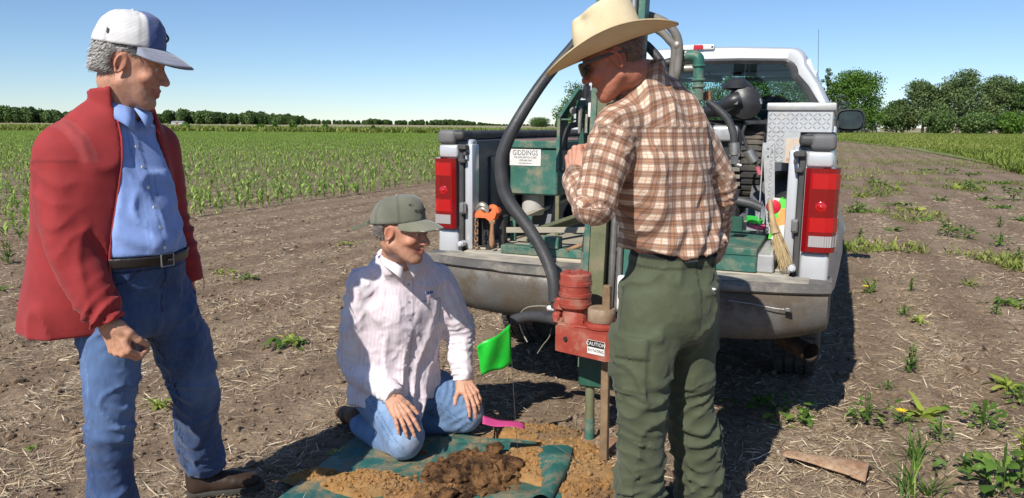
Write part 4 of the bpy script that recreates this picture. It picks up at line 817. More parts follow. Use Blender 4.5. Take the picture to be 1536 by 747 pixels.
b = RB(); b.sphere(P(1016, 68, -.2), (.024, .024, .026)); b.cyl(P(1016, 76, -.2), P(1012, 118, -.2), .011); b.cyl(P(963, 22, -.2), P(975, 25, -.2), .021, bev=.003); b.cyl(P(963, 37, -.2), P(975, 40, -.2), .020, bev=.003); b.build('hose_clamp', gm)
b = RB(); b.cyl(P(1058, 138, -.1), P(1060, 150, -.1), .014); b.cyl(P(1054, 141, -.1), P(1066, 141, -.1), .008); b.cyl(P(1064, 136, -.1), P(1065, 150, -.1), .006); b.build('rusty_tap', rustm)
# engine block with air cleaner
ev = .85; b = RB(); b.lathe(P(1106, 134, ev), (0, 0, 1), [(-.005, .05), (.002, .075), (.004, .088), (.014, .088), (.050, .048), (.062, .030), (.066, .004)], 28); b.build('rain_cap', aclm)
b = RB(); b.cyl(P(1106, 134, ev), P(1106, 142, ev), .036); b.cyl(P(1107, 138, ev), P(1107, 141, ev), .041); b.build('intake_neck', blk)
ac = P(1117, 155, ev); b = RB(); b.lathe(ac+[.02, -.09, 0], (-.25, 1, 0), [(0, .001), (.002, .045), (.02, .075), (.024, .088), (.09, .092), (.095, .097), (.11, .097), (.115, .088), (.17, .084), (.19, .05)], 32); b.build('air_cleaner', aclm)
b = RB(); b.tube([ac+[-.02, -.09, .02], ac+[-.06, -.10, .005], ac+[-.13, -.04, -.03], ac+[-.22, .02, -.05]], [.045, .043, .040, .038], 16, n=5); b.build('intake_duct', aclm)
b = RB(); b.box(P(1101, 151, ev-.14), P(1107, 157, ev-.13), .002); b.cyl(P(1140, 148, ev-.05), P(1142, 156, ev-.05), .006); b.build('clip', steel)
b = RB(); b.box(P(1096, 176, ev-.02), P(1141, 181, ev+.2), .003); b.box(P(1072, 150, ev), P(1095, 176, ev+.2), .02, seg=2); b.build('engine_shroud', blk)
b = RB(); b.box(P(1058, 188, ev-.05), P(1112, 212, ev+.15), .02, seg=3); b.build('engine_cover', worn('engine_white', (.55, .56, .58), (.4, .4, .41), 12, .3, .4))
b = RB(); b.box(P(1040, 180, ev), P(1118, 320, ev+.35), .02); b.build('engine_block', blk)
for k in range(6): b = RB(); p_ = P(1102, 232+k*11, ev-.06); b.box(p_-[.03, .01, .012], p_+[.03, .03, .012], .003); b.build('cooling_fin', gm)
b = RB(); b.cyl(P(1094, 216, .2), P(1094, 226, .2), .025, bev=.003) if False else None
b.tube([P(1062, 152, .25), P(1078, 165, .25), P(1092, 180, .25), P(1100, 200, .25), P(1101, 220, .25)], .019, 12, n=5); b.build('fuel_hose', hosem)
b = RB(); b.cyl(P(1101, 214, .25), P(1102, 232, .25), .026, seg=12); b.cyl(P(1102, 232, .25), P(1102, 246, .25), .02, seg=6); b.cyl(P(1102, 246, .25), P(1112, 249, .25), .012); b.build('hose_end', steel)
b = RB(); b.cyl(P(1122, 226, .5), P(1132, 244, .5), .028, bev=.004, seg=20); b.build('fuel_filter', steel); b = RB(); b.tube([P(1118, 188, .5), P(1114, 200, .5), P(1118, 214, .5), P(1123, 227, .5)], .008, 8, n=4); b.tube([P(1132, 243, .5), P(1138, 252, .5), P(1141, 262, .5)], .008, 8, n=4); b.build('fuel_line', hosem)
b = RB(); b.cyl(P(1136, 250, .5), P(1140, 262, .5), .012); b.build('pink_cap', worn('pink_rubber', (.5, .12, .15), rough=.5))
b = RB(); b.tube([P(1078, 296, .3), P(1100, 300, .3), P(1125, 305, .3), P(1142, 312, .3)], .024, 12, n=4); b.build('lower_hose', hosem)

# ============================================================ LOOSE THINGS IN THE BED
# tyre standing between engine and tool box
ty = empty('spare_tyre', T2W(*P(1131, 250, 1.05)[:2], P(1131, 250, 1.05)[2]), -TH, label='black ribbed tyre standing upright between the engine and the aluminium tool box', cat='tyre')
b = MB(); V = []; r = .24
for k in range(41):
    a_ = 2*math.pi*k/40
    for x, rr in ((-.065, .6), (-.072, .8), (-.06, .95), (-.03, 1.), (.03, 1.), (.06, .95), (.072, .8), (.065, .6)): V.append((x, .24*rr*math.cos(a_), .24*rr*math.sin(a_)))
b.grid(V, 8, 41)
for k in range(40): a_ = 2*math.pi*k/40; b.obox((0, .242*math.cos(a_), .242*math.sin(a_)), ((1, 0, 0), (0, math.cos(a_), math.sin(a_)), (0, -math.sin(a_), math.cos(a_))), (.055, .006, .010))
b.build('tread', rubber, ty); b = MB(); b.cyl((-.05, 0, 0), (.05, 0, 0), .145, seg=24); b.build('hub', steel, ty)
# diamond plate tool box on legs
bv = .48; a0, a1 = P(1152, 166, bv), P(1249, 245, bv); zL = P(1178, 208, bv)[2]; zB = P(1178, 245, bv)[2]; uM = P(1207, 208, bv)[0]; zt_ = P(1200, 166, bv)[2]; zl_ = P(1200, 154, bv)[2]
tb = empty('tool_box', T2W(a0[0], bv, zB), -TH, label='aluminium diamond plate tool box standing on the right rail of the truck bed', cat='tool box'); tbo = np.array([a0[0], bv, zB])
class TB(MB):
    def build(s, name, mat, parent=None, **k): s.v = [(x-tbo[0], y-tbo[1], z-tbo[2]) for x, y, z in s.v]; return MB.build(s, name, mat, parent or tb, **k)
b = TB(); b.box((a0[0], bv, 1.452), (a1[0]-.012, 1.95, zt_), .004); b.box((a0[0], bv, zB), (uM-.02, 1.95, 1.4535), .004); b.build('box_body', alu)
b = TB(); b.box((a0[0]-.006, bv-.012, zt_), (a1[0]+.0, 1.96, zl_), .008, seg=2); b.build('lid', alu)
ru = P(1178, 226, bv)[0]; b = TB(); b.box((ru, bv-.006, zB+.002), (uM-.005, bv-.001, P(1200, 208, bv)[2]), .001); b.build('rusty_patch', worn('tan_rust_plate', (.50, .40, .30), (.56, .49, .40), 12, .7, 0, .2, 60, dirt=(.34, .16, .07), dlo=.56, dhi=.74, dscale=14))
b = TB(); k = 0
def loz(b, c, ax1, ax2, nn_, s_=.013):
    ang = math.pi/4 if (loz.k % 2) else -math.pi/4; d = np.array(ax1)*math.cos(ang)+np.array(ax2)*math.sin(ang); e_ = np.cross(nn_, d); n = len(b.v); h_ = np.array(nn_)*.0022
    b.add([c-d*s_, c-d*s_*.3+e_*s_*.28, c+d*s_*.3+e_*s_*.28, c+d*s_, c+d*s_*.3-e_*s_*.28, c-d*s_*.3-e_*s_*.28, c-d*s_*.5+h_, c+d*s_*.5+h_], [[0, 1, 6], [1, 2, 7, 6], [2, 3, 7], [3, 4, 7], [4, 5, 6, 7], [5, 0, 6]])
X1, Z1, NN = np.array([1., 0, 0]), np.array([0, 0, 1.]), np.array([0, -1., 0]); nloz = 0
for j in range(16):
    for i in range(18):
        loz.k = i+j; c = np.array([a0[0]+.014+i*.0215, bv-.0005, zB+.012+j*.0215])
        if c[2] > zt_-.012 or c[0] > a1[0]-.026 or (c[2] < 1.458 and c[0] > ru-.012): continue
        loz(b, c, X1, Z1, NN); nloz += 1
b.build('tread_pattern', alu, fixn=True)
lv = bv-.012; l0, l1 = P(1144, 214, lv), P(1162, 350, lv); l0b = P(1150, 350, lv)
b = TB(); b.prism([P(1144, 214, lv), P(1162, 214, lv), P(1162, 350, lv), P(1150, 350, lv)], (0, .006, 0)); b.box((l0[0], lv+.004, l0b[2]), (l0[0]+.006, lv+.06, l0[2]), .001); lg = b.build('leg_plate', alu)
b = TB(); 
for j in range(24):
    loz.k = j; z = l0b[2]+.01+j*.0195
    if z < l0[2]-.01: loz(b, np.array([(P(1153, 300, lv)[0]), lv-.0005, z]), X1, Z1, NN, .012)
b.build('tread_strip', alu, lg); b = TB(); b.cyl(P(1152, 222, lv), P(1152, 222, lv)-[0, .006, 0], .005); b.cyl(P(1152, 234, lv), P(1152, 234, lv)-[0, .006, 0], .005); b.cyl(P(1158, 227, lv), P(1158, 227, lv)-[0, .006, 0], .003); b.build('rivet', steel, lg)
b = TB(); b.box((a0[0]+.02, 1.5, .80), (a0[0]+.06, 1.55, zB), .002); b.build('rear_leg', alu)
# vise with chain
vc = P(728, 318, .06); vz = empty('pipe_vise', T2W(vc[0], .06, vc[2]), -TH, label='orange chain pipe vise on a steel post at the left corner of the truck bed', cat='vise')
class VB(MB):
    def build(s, name, mat, parent=None, **k): s.v = [(x-vc[0], y-.06, z-vc[2]) for x, y, z in s.v]; return MB.build(s, name, mat, parent or vz, **k)
org = worn('orange_paint', (.72, .12, .03), (.80, .18, .06), 12, .5, 0, .2, 90, dirt=(.25, .18, .12), dlo=.6, dhi=.8)
b = VB(); pl = [P(x, y, .03) for x, y in ((712, 326), (713, 319), (720, 314), (726, 320), (734, 319), (741, 312), (745, 318), (742, 327), (735, 333), (728, 327))]; b.prism(pl, (0, .07, 0)); vb = b.build('jaw', org)
b = VB(); b.tube([P(714, 315, .06), P(722, 308, .06), P(728, 310, .06), P(733, 315, .06)], [.014, .02, .018, .010], 8, n=3); b.tube([P(716, 318, .05), P(724, 313, .04), P(732, 318, .05)], .012, 8, n=3); b.build('jaw_teeth', gm, vb)
b = VB(); b.tube([P(736, 310, .06), P(742, 312, .05), P(747, 320, .05)], [.012, .018, .014], 8, n=3); b.build('chain_lug', org, vb)
b = VB()
for k in range(9):
    c = P(714.5+.3*math.sin(k), 331+k*5.6, .02); b.tube([c+np.array([.009*math.cos(t)*(1 if k % 2 else .25), .009*math.cos(t)*(0 if k % 2 else 1), .014*math.sin(t)]) for t in np.linspace(0, 6.28, 13)], .0035, 6, caps=False)
b.build('chain', rustm)
b = VB(); b.tube([P(739, 330, .02), P(738, 345, .01), P(738, 360, .01), P(738, 368, .01), P(738, 373, .01)], [.010, .011, .016, .014, .003], 10, n=3); b.cyl(P(735, 333, .02), P(743, 333, .02), .012, seg=8); b.build('screw_handle', rustm)
b = VB(); b.box(P(748, 324, .09)-[0, .0, 0], P(756, 386, .09)+[0, .05, 0], .004); b.box(P(735, 322, .10), P(757, 328, .10)+[0, .06, 0], .004); b.box(P(720, 368, .05), P(735, 386, .05)+[0, .1, 0], .003); b.box(P(718, 322, .12), P(733, 384, .12)+[0, .02, 0], .004); b.build('post', blk)
# whisk broom
b0 = P(1158, 322, .05); br = empty('whisk_broom', T2W(*b0), -TH, label='straw whisk broom with splayed bristles leaning in the right corner of the truck bed', cat='broom')
strw = leafmat('broom_straw', (.22, .15, .07), (.36, .26, .13), (.46, .36, .20), 0, .7); n = 180; az = rng.normal(0, 1, n); V = []
tip = P(1180, 408, -.02)-b0; st0 = P(1160, 335, .03)-b0; Vv, Tt = [], []; bs = MB()
for i in range(n):
    a_ = st0+rng.normal(0, .006, 3); fan = rng.normal(0, 1, 3)*[.017, .010, .010]; l_ = .60+.40*rng.random(); e_ = a_+(tip-st0)*l_+fan; mid = (a_+e_)/2+rng.normal(0, .004, 3)+fan*.05; w1 = np.array([.0011, 0, .0]); bs.add([a_-w1, a_+w1, mid+w1, mid-w1, e_+w1*.6, e_-w1*.6], [[0, 1, 2, 3], [3, 2, 4, 5]])
o = bs.build('bristles', strw, br, fixn=False); at = o.data.attributes.new('tone', 'FLOAT', 'POINT'); at.data.foreach_set('value', np.repeat(rng.random(n), 6).astype(np.float32))
b = MB(); b.tube([P(1155, 300, .08)-b0, P(1157, 318, .06)-b0, P(1160, 336, .03)-b0, P(1163, 350, .02)-b0], [.010, .012, .016, .022], 12, n=3); b.build('handle', worn('broom_handle', (.30, .20, .10), (.42, .30, .16), 20, .7), br)
# bag, red cap, tapes
bg = P(1174, 326, .35); bag = empty('plastic_bag', T2W(*bg), -TH, label='crumpled orange, green and white plastic bag behind the whisk broom', cat='bag')
mb = NT('bag_print'); g = mb.co('Object', 11.); v1 = mb.new('ShaderNodeTexVoronoi'); mb.L(g, v1.inputs[0]); v1.inputs['Scale'].default_value = 1.1; mb.base(mb.mix(.0, mb.ramp(v1.outputs['Color'], [(.0, (.75, .30, .08)), (.35, (.80, .40, .12)), (.40, (.70, .66, .60)), (.6, (.72, .68, .6)), (.62, (.10, .55, .06)), (1., (.12, .6, .08))]), (0, 0, 0))); mb.rough(.35)
mb.n['Color Ramp'].color_ramp.interpolation = 'CONSTANT'
V = []; 
for j in range(17):
    for i in range(28):
        t = 2*math.pi*i/28; z = -.11+.20*j/16; q = np.array([math.cos(t), math.sin(t), z*6]); k_ = 1+.28*float(vnoise(q[None], 1.6, 3)[0])+.12*float(vnoise(q[None], 4., 5)[0]); rr = .062*k_*(1-.35*(j/16)**3); V.append((math.cos(t)*rr*1.05, math.sin(t)*rr*.8, z+.012*float(vnoise(q[None], 2.5, 8)[0])))
b = MB(); b.grid(V, 28, 17, True); b.add([V[16*28+i] for i in range(28)], [list(range(28))]); b.build('bag_shell', mb.m, bag)
rc = P(1160, 311, .3); ccup = empty('red_jug', T2W(*rc), -TH, label='bright red plastic lid of a black jug beside the leg of the tool box', cat='jug')
b = MB(); b.lathe((0, .05, 0), (0, -1, 0), [(0, .028), (.01, .036), (.03, .037), (.045, .03), (.05, .01)], 20); b.build('lid', worn('red_plastic', (.62, .02, .05), rough=.3), ccup)
b = MB(); b.sphere((.06, .22, -.06), (.11, .12, .13), 20, 14); b.cyl((0, .12, 0), (0, .04, 0), .022); b.build('jug_body', blk, ccup)
for px, py, c, lb, sx in ((1131, 330, (.05, .60, .08), 'fluorescent green marking tape lying on the green deck by the tool box leg', .030), (1135, 339, (.75, .10, .28), 'fluorescent pink marking tape just below the green one', .028)):
    q = P(px, py, .5); t_ = empty('marking_tape', T2W(*q), -TH, label=lb, cat='marking tape'); b = MB(); b.lathe((0, 0, -.012), (.2, -.1, 1), [(0, .018), (0.001, sx+.012), (.024, sx+.014), (.025, .018)], 20); b.build('tape_roll', worn('tape_'+str(px), c, rough=.4), t_)
jq = P(768, 300, .9); j = empty('blue_jug', T2W(*jq), -TH, label='dark blue container behind the black hose under the oil tank', cat='container'); b = MB(); b.box((-.13, -.1, -.26), (.13, .1, .0), .03, seg=3); b.cyl((0, 0, 0), (0, 0, .03), .03); b.build('jug_body', worn('blue_plastic', (.02, .05, .14), (.03, .07, .18), 6, .45), j)
# ============================================================ IMPLICIT-SURFACE MODELLING (people and clothes)
def surface(fn, lo, hi, h, cz=4, band=1.6):
    lo, hi = np.array(lo, float), np.array(hi, float); n = (np.ceil((hi-lo)/h/cz)*cz).astype(int)+1; nc = (n-1)//cz+1
    g = [lo[i]+np.arange(nc[i])*h*cz for i in range(3)]; Gc = np.stack(np.meshgrid(*g, indexing='ij'), -1).reshape(-1, 3)
    Dc = fn(Gc).reshape(nc); mk = np.abs(Dc) < h*cz*band
    m2 = np.zeros(nc, bool)     # dilate by one coarse node
    for ax in range(3):
        m_ = mk.copy(); sl = [slice(None)]*3; s2 = [slice(None)]*3; sl[ax] = slice(1, None); s2[ax] = slice(None, -1)
        m_[tuple(sl)] |= mk[tuple(s2)]; m_[tuple(s2)] |= mk[tuple(sl)]; m2 |= m_
    cell = np.zeros(nc-1, bool)
    for dx in (0, 1):
        for dy in (0, 1):
            for dz in (0, 1): cell |= m2[dx:nc[0]-1+dx, dy:nc[1]-1+dy, dz:nc[2]-1+dz]
    fine = np.zeros(n, bool); fc = cell.repeat(cz, 0).repeat(cz, 1).repeat(cz, 2); fine[:-1, :-1, :-1] = fc; fine[1:, :-1, :-1] |= fc; fine[:-1, 1:, :-1] |= fc; fine[:-1, :-1, 1:] |= fc; fine[1:, 1:, :-1] |= fc; fine[1:, :-1, 1:] |= fc; fine[:-1, 1:, 1:] |= fc; fine[1:, 1:, 1:] |= fc
    D = np.sign(Dc).repeat(cz, 0)[:n[0]].repeat(cz, 1)[:, :n[1]].repeat(cz, 2)[:, :, :n[2]].astype(np.float32)
    I = np.argwhere(fine); D[fine] = fn(lo+I*h).astype(np.float32)
    D[[0, -1]] = np.abs(D[[0, -1]])+1e-4; D[:, [0, -1]] = np.abs(D[:, [0, -1]])+1e-4; D[:, :, [0, -1]] = np.abs(D[:, :, [0, -1]])+1e-4
    ins = D < 0; cnt = np.zeros(n-1, np.int8); off = [(a_, b_, c_) for a_ in (0, 1) for b_ in (0, 1) for c_ in (0, 1)]
    for o in off: cnt += ins[o[0]:n[0]-1+o[0], o[1]:n[1]-1+o[1], o[2]:n[2]-1+o[2]]
    act = (cnt > 0) & (cnt < 8); A = np.argwhere(act); idm = np.full(n-1, -1, np.int32); idm[act] = np.arange(len(A))
    cv = np.stack([D[A[:, 0]+o[0], A[:, 1]+o[1], A[:, 2]+o[2]] for o in off], 1); pos = np.zeros((len(A), 3)); num = np.zeros(len(A))
    for i in range(8):
        for ax in range(3):
            if off[i][ax] == 0:
                j = off.index(tuple(off[i][k]+(k == ax) for k in range(3))); a_, b_ = cv[:, i], cv[:, j]; x = (a_ < 0) != (b_ < 0); t = a_/(a_-b_+1e-20)
                q = np.array(off[i], float)[None].repeat(len(A), 0); q[:, ax] = t; pos[x] += q[x]; num += x
    V = lo+(A+pos/num[:, None])*h; Q = []
    for ax in range(3):
        o1, o2 = [k for k in range(3) if k != ax]; sl0 = [slice(None)]*3; sl1 = [slice(None)]*3; sl0[ax] = slice(None, -1); sl1[ax] = slice(1, None)
        ch = ins[tuple(sl0)] != ins[tuple(sl1)]; E_ = np.argwhere(ch); E_ = E_[(E_[:, o1] > 0) & (E_[:, o2] > 0) & (E_[:, o1] < n[o1]-1) & (E_[:, o2] < n[o2]-1)]
        def cid(d1, d2): e2 = E_.copy(); e2[:, o1] -= d1; e2[:, o2] -= d2; return idm[e2[:, 0], e2[:, 1], e2[:, 2]]
        q = np.stack([cid(0, 0), cid(1, 0), cid(1, 1), cid(0, 1)], 1); f = ins[E_[:, 0], E_[:, 1], E_[:, 2]]
        if ax == 1: f = ~f
        q[~f] = q[~f][:, ::-1]; Q.append(q)
    Q = np.vstack(Q); return V, Q[(Q >= 0).all(1)]
def smin(a_, b_, k): h = np.clip(.5+.5*(b_-a_)/k, 0, 1); return b_+(a_-b_)*h-k*h*(1-h)
def smax(a_, b_, k): return -smin(-a_, -b_, k)
def sph(P, c, r): return np.linalg.norm(P-np.asarray(c), axis=1)-r
def ell(P, c, r, R=None):
    q = P-np.asarray(c); q = q if R is None else q@np.asarray(R).T; r = np.asarray(r, float); k0 = np.linalg.norm(q/r, axis=1); k1 = np.linalg.norm(q/(r*r), axis=1); return k0*(k0-1)/(k1+1e-9)
def cap(P, a_, b_, ra, rb=None):
    a_, b_ = np.asarray(a_, float), np.asarray(b_, float); rb = ra if rb is None else rb; ab = b_-a_; t = np.clip((P-a_)@ab/(ab@ab), 0, 1); return np.linalg.norm(P-a_-t[:, None]*ab, axis=1)-(ra+(rb-ra)*t)
def rbox(P, c, hs, r, R=None):
    q = P-np.asarray(c); q = q if R is None else q@np.asarray(R).T; q = np.abs(q)-(np.asarray(hs)-r); return np.linalg.norm(np.maximum(q, 0), axis=1)+np.minimum(q.max(1), 0)-r
def chain(P, pts, rs, rn=None, side=(1, 0, 0), pw=2., k=.012, uv=False, n=0):
    pts = np.asarray(pts, float); m = len(pts); rs = np.full(m, rs, float) if np.isscalar(rs) else np.asarray(rs, float); rn = rs if rn is None else (np.full(m, rn, float) if np.isscalar(rn) else np.asarray(rn, float))
    side = np.asarray(side, float); side = np.tile(side, (m, 1)) if side.ndim == 1 else side
    if n: Q = crom(np.column_stack([pts, rs, rn, side]), n); pts, rs, rn, side = Q[:, :3], Q[:, 3], Q[:, 4], Q[:, 5:8]; m = len(pts)
    D = None; L0 = 0; best = None
    for i in range(m-1):
        a_, b_ = pts[i], pts[i+1]; ab = b_-a_; l = np.linalg.norm(ab); w_ = ab/l; t = np.clip((P-a_)@w_/l, 0, 1); o = P-a_-t[:, None]*ab
        s_ = nrm((side[i]+side[i+1])/2); s_ = nrm(s_-w_*(s_@w_)); n2 = np.cross(w_, s_); R1 = rs[i]+(rs[i+1]-rs[i])*t; R2 = rn[i]+(rn[i+1]-rn[i])*t; Rm = np.minimum(R1, R2)
        os_, on_, ow_ = o@s_, o@n2, o@w_
        q = (np.abs(os_/R1)**pw+np.abs(on_/R2)**pw+np.abs(ow_/Rm)**pw)**(1/pw); d = (q-1)*Rm
        if uv:
            u_ = np.stack([np.arctan2(on_, os_)*(R1+R2)/2, L0+t*l+ow_, np.arctan2(on_, os_)], 1)
            if best is None: best = d.copy(); U = u_
            else: w2 = d < best; U[w2] = u_[w2]; best = np.minimum(best, d)
        D = d if D is None else smin(D, d, k); L0 += l
    return (D, U) if uv else D
def frame(f, upv=(0, 0, 1)):
    """rows: forward, left, up"""
    f = nrm(f); u = np.asarray(upv, float); l = nrm(np.cross(u, f)); u = np.cross(f, l); return np.array([f, l, u])
def cmat(name, base=None, rough=.9, weave=0., wv=900, sheen=.3, bumpn=(60, .15), bcol=1., spec=.2):
    """cloth or skin whose own colour comes from the 'col' attribute times base"""
    m = NT(name); a_ = m.new('ShaderNodeAttribute', attribute_name='col').outputs['Color']; g = m.co()
    n1 = m.ramp(m.noise(14, 5, g), [(.3, (.88, .88, .88)), (.7, (1.06, 1.06, 1.06))]); c = m.mix(1., a_, n1, 'MULTIPLY')
    if base is not None: c = m.mix(1., c, base, 'MULTIPLY')
    m.base(c); m.rough(rough); m.b.inputs['Specular IOR Level'].default_value = spec; m.b.inputs['Sheen Weight'].default_value = sheen
    nb = m.bump(m.noise(bumpn[0], 6, g, .65), bumpn[1], .006)
    if weave: m.bump(m.noise(wv, 2, g), weave, .001, nb)
    return m
def skinmat(name):
    m = NT(name); a_ = m.new('ShaderNodeAttribute', attribute_name='col').outputs['Color']; g = m.co()
    c = m.mix(1., a_, m.ramp(m.noise(42, 8, g, .75), [(.3, (.78, .70, .66)), (.5, (1., .98, .97)), (.7, (1.14, 1.12, 1.10))]), 'MULTIPLY'); c = m.mix(m.ramp(m.noise(240, 3, g), [(.60, 0.), (.70, .45)]), c, m.mix(1., c, (.60, .50, .46), 'MULTIPLY')); m.base(c); m.rough(.55); m.b.inputs['Specular IOR Level'].default_value = .35
    m.b.inputs['Subsurface Weight'].default_value = .12; m.b.inputs['Subsurface Radius'].default_value = (.012, .004, .002); m.b.inputs['Subsurface Scale'].default_value = .6
    nb = m.bump(m.noise(95, 8, g, .8), .45, .004); return m.m
SKIN = skinmat('skin')
# ---- head -----------------------------------------------------------
def head_sdf(P, o):
    """x forward, y left, z up; origin between the ears"""
    y = np.abs(P[:, 1]); M_ = np.column_stack([P[:, 0], y, P[:, 2]])
    d = ell(M_, (-.012, 0, .040), (.100, .077, .088)); d = smin(d, ell(M_, (.030, 0, .000), (.066, .064, .085)), .02)
    d = smin(d, ell(M_, (.040, 0, -.055), (.048, .046, .060)), .025)
    d = smin(d, cap(M_, (-.004, .050, -.052), (.062, .019, -.100), .018, .016), .025); d = smin(d, ell(M_, (.072, 0, -.102), (.018, .020, .016)), .02)
    d = smin(d, cap(M_, (.086, .012, .022), (.072, .046, .020), .011, .010), .014)
    d = smax(d, -sph(M_, (.100, .031, .001), .0145), .012)
    d = smin(d, ell(M_, (.064, .043, -.028), (.022, .022, .018)), .016)
    d = smin(d, cap(M_, (.088, 0, .008), (.113, 0, -.031), .0075, .0102), .011); d = smin(d, ell(M_, (.103, .0115, -.036), (.011, .0075, .0078)), .007)
    d = smin(d, sph(M_, (.113, 0, -.034), .0104), .006);
    if o.get('gape', 0):
        gp = o['gape']; d = smin(d, cap(M_, (.092, 0, -.060), (.078, .022, -.064), .0080, .006), .006); d = smin(d, cap(M_, (.086, 0, -.080-gp*.3), (.074, .020, -.076), .0085, .006), .007)
        d = smax(d, -ell(M_, (.090, 0, -.070), (.022, .018, .005+gp*.3)), .004)
    else:
        sm = o.get('smile', .004); d = smin(d, cap(M_, (.094, 0, -.061), (.076, .026, -.061+sm), .0080, .005), .006); d = smin(d, cap(M_, (.090, 0, -.074), (.074, .023, -.070+sm), .0085, .005), .006)
        d = smax(d, -cap(M_, (.103, 0, -.067), (.080, .029, -.066+sm), .0028, .0024), .003)
        d = d+.0022*np.exp(-((M_[:, 0]-.078-.012*(-.03-M_[:, 2])/.03)**2/.00005+((M_[:, 2]+.045)**2)/.0005+(y-.030)**2/.0001))  # nasolabial fold
    # eyelids
    el = sph(M_, (.0805, .031, .000), .0142); el = smax(el, -rbox(M_, (.096, .031, -.0015), (.012, .0115, o.get('eye', .0028)), .0015), .0012); d = smin(d, el, .004)
    # ear
    th = -.28; c, s_ = math.cos(th), math.sin(th); E_ = M_-np.array([-.008, .0775, -.006]); E_ = E_/.90; ex = E_[:, 0]*c+E_[:, 2]*s_; ez = -E_[:, 0]*s_+E_[:, 2]*c; ey = E_[:, 1]-(-ex)*.38
    wz = .0175-.006*np.clip(-ez/.03, 0, 1); er = np.sqrt((ex/wz)**2+(ez/.033)**2); sl = np.abs(ey)-.0035
    ear = smax((er-1)*.016, sl, .004); ear = smin(ear, np.sqrt(((er-.86)*.017)**2+(ey-.003)**2)-.0042, .003); ear = smax(ear, -(np.sqrt(((ex-.003)/.0095)**2+((ez+.002)/.017)**2+((ey-.005)/.007)**2)-1)*.007, .003)
    d = smin(d, ear, .006); d = smin(d, cap(M_, (-.004, .070, -.012), (-.006, .070, .010), .008), .008)
    return d
def head_col(P, o):
    base = np.array(o['skin']); n = len(P); c = np.tile(base, (n, 1)); x, y, z = P[:, 0], np.abs(P[:, 1]), P[:, 2]
    def g(cx, cy, cz, r): return np.exp(-((x-cx)**2+(y-cy)**2+(z-cz)**2)/r**2)
    red = np.clip(g(.118, 0, -.035, .018)+.7*g(.07, .045, -.03, .028)+.8*g(-.01, .085, -.005, .035)*(y > .07), 0, 1)[:, None]
    c = c*(1-red*np.array([-.04, .20, .22])); lip = np.clip(g(.095, .0, -.068, .016)+g(.085, .014, -.068, .013)+g(.078, .022, -.066, .008), 0, 1)[:, None]; c = c*(1-lip*np.array([.12, .38, .34]))
    st = np.clip((-.030-z)/.03, 0, 1)*np.clip((x+.02)/.04, 0, 1)*(o.get('stub', .2)); c = c*(1-st[:, None]*np.array([.35, .28, .22]))
    sk = np.clip((z-.03)/.02, 0, 1)*np.clip((.055-x)/.02, 0, 1); sk = np.maximum(sk, np.clip((-.035-x)/.02, 0, 1)*np.clip((z+.045)/.02, 0, 1))[:, None]*(y < .078)[:, None]; c = c*(1-sk)+np.array(o['hair'])*.8*sk
    ins = np.clip(g(.093, 0, -.071, .012)*2-.6, 0, 1)[:, None]*(o.get('gape', 0) > 0); c = c*(1-ins*.75); nos_shade = np.clip(g(.106, .007, -.0455, .0045)*1.4, 0, 1)[:, None]; c = c*(1-.7*nos_shade)  # nostrils are not hollow: their shade is painted into the skin colour
    return c
def transf(V, R, c): return V@R+np.asarray(c)        # rows of R are local axes in world
def make_head(o, R, c, neck):
    """returns V,F,col for head and neck in world; neck: list of (point, rside, rdepth)"""
    Ri = np.linalg.inv(R); inv = lambda W: (W-np.asarray(c))@Ri
    pts = np.array([inv(np.array([p[0]]))[0] for p in neck]); rs = [p[1] for p in neck]; rn = [p[2] for p in neck]
    def fn(P):
        d = head_sdf(P, o); nk = chain(P, pts, rs, rn, (0, 1, 0), n=3); d = smin(d, nk, .022)
        yy = np.abs(P[:, 1]); M_ = np.column_stack([P[:, 0], yy, P[:, 2]]); 
        d = smin(d, sph(P, pts[1]*.6+pts[0]*.4+np.array([.055, 0, 0]), .008), .012)
        d = d+.0011*fbm(P, 46, 2, 5)*np.clip(1-np.abs(P[:, 2])*4, .3, 1); cr = np.exp(-((P[:, 0]-.055)**2/.0003+(P[:, 2]-.0)**2/.0002)); d = d+.0012*np.sin(P[:, 2]*900+P[:, 0]*300)*cr*o.get('lines', .6)
        return d
    lo = np.minimum(pts.min(0)-.09, [-.125, -.105, -.14]); hi = np.maximum(pts.max(0)+.09, [.14, .105, .14]); V, F_ = surface(fn, lo, hi, .0036)
    return transf(V, R, c), F_, head_col(V, o)
def eyes(o, R, c, parent, ro_):
    for s in (-1, 1):
        b = MB(); b.sphere((0, 0, 0), .0122, 14, 10); V = np.array(b.v); dirn = nrm((1, .1*s*-1, -.12)); a_ = V@dirn/.0122; col = np.where(a_[:, None] > .95, (.01, .01, .01), np.where(a_[:, None] > .82, o.get('iris', (.10, .14, .20)), (.62, .57, .53)))
        V = transf(V+[.0815, .031*s, 0], R, c)-ro_; me = npmesh('eye', V, np.array([f if len(f) == 4 else f+[f[-1]] for f in b.f]), True, {'col': ('FLOAT_COLOR', np.column_stack([col, np.ones(len(V))]))}); link('eye', me, EYEM, parent)
        b = MB()
        for k in range(46):
            t = rng.random(); p = np.array([.0905-.012*t, (.013+.036*t)*s, .0185+.006*math.sin(t*2.6)+rng.normal(0, .0018)]); q = p+np.array([-.002, .007*s, .0015*(1-2*t)])+rng.normal(0, .001, 3); w_ = np.array([0, 0, .0005]); b.add([p-w_+[.002, 0, 0], p+w_+[.002, 0, 0], q+[.003, 0, 0]], [[0, 1, 2]])
        b.v = [tuple(v) for v in transf(np.array(b.v), R, c)-ro_]; b.build('eyebrow', worn('brow_'+o['name'], tuple(np.array(o['hair'])*.8), rough=.9, bump=0), parent, fixn=False)
EYEM = cmat('eye_surface', rough=.1, sheen=0, bumpn=(60, 0.), spec=.6).m
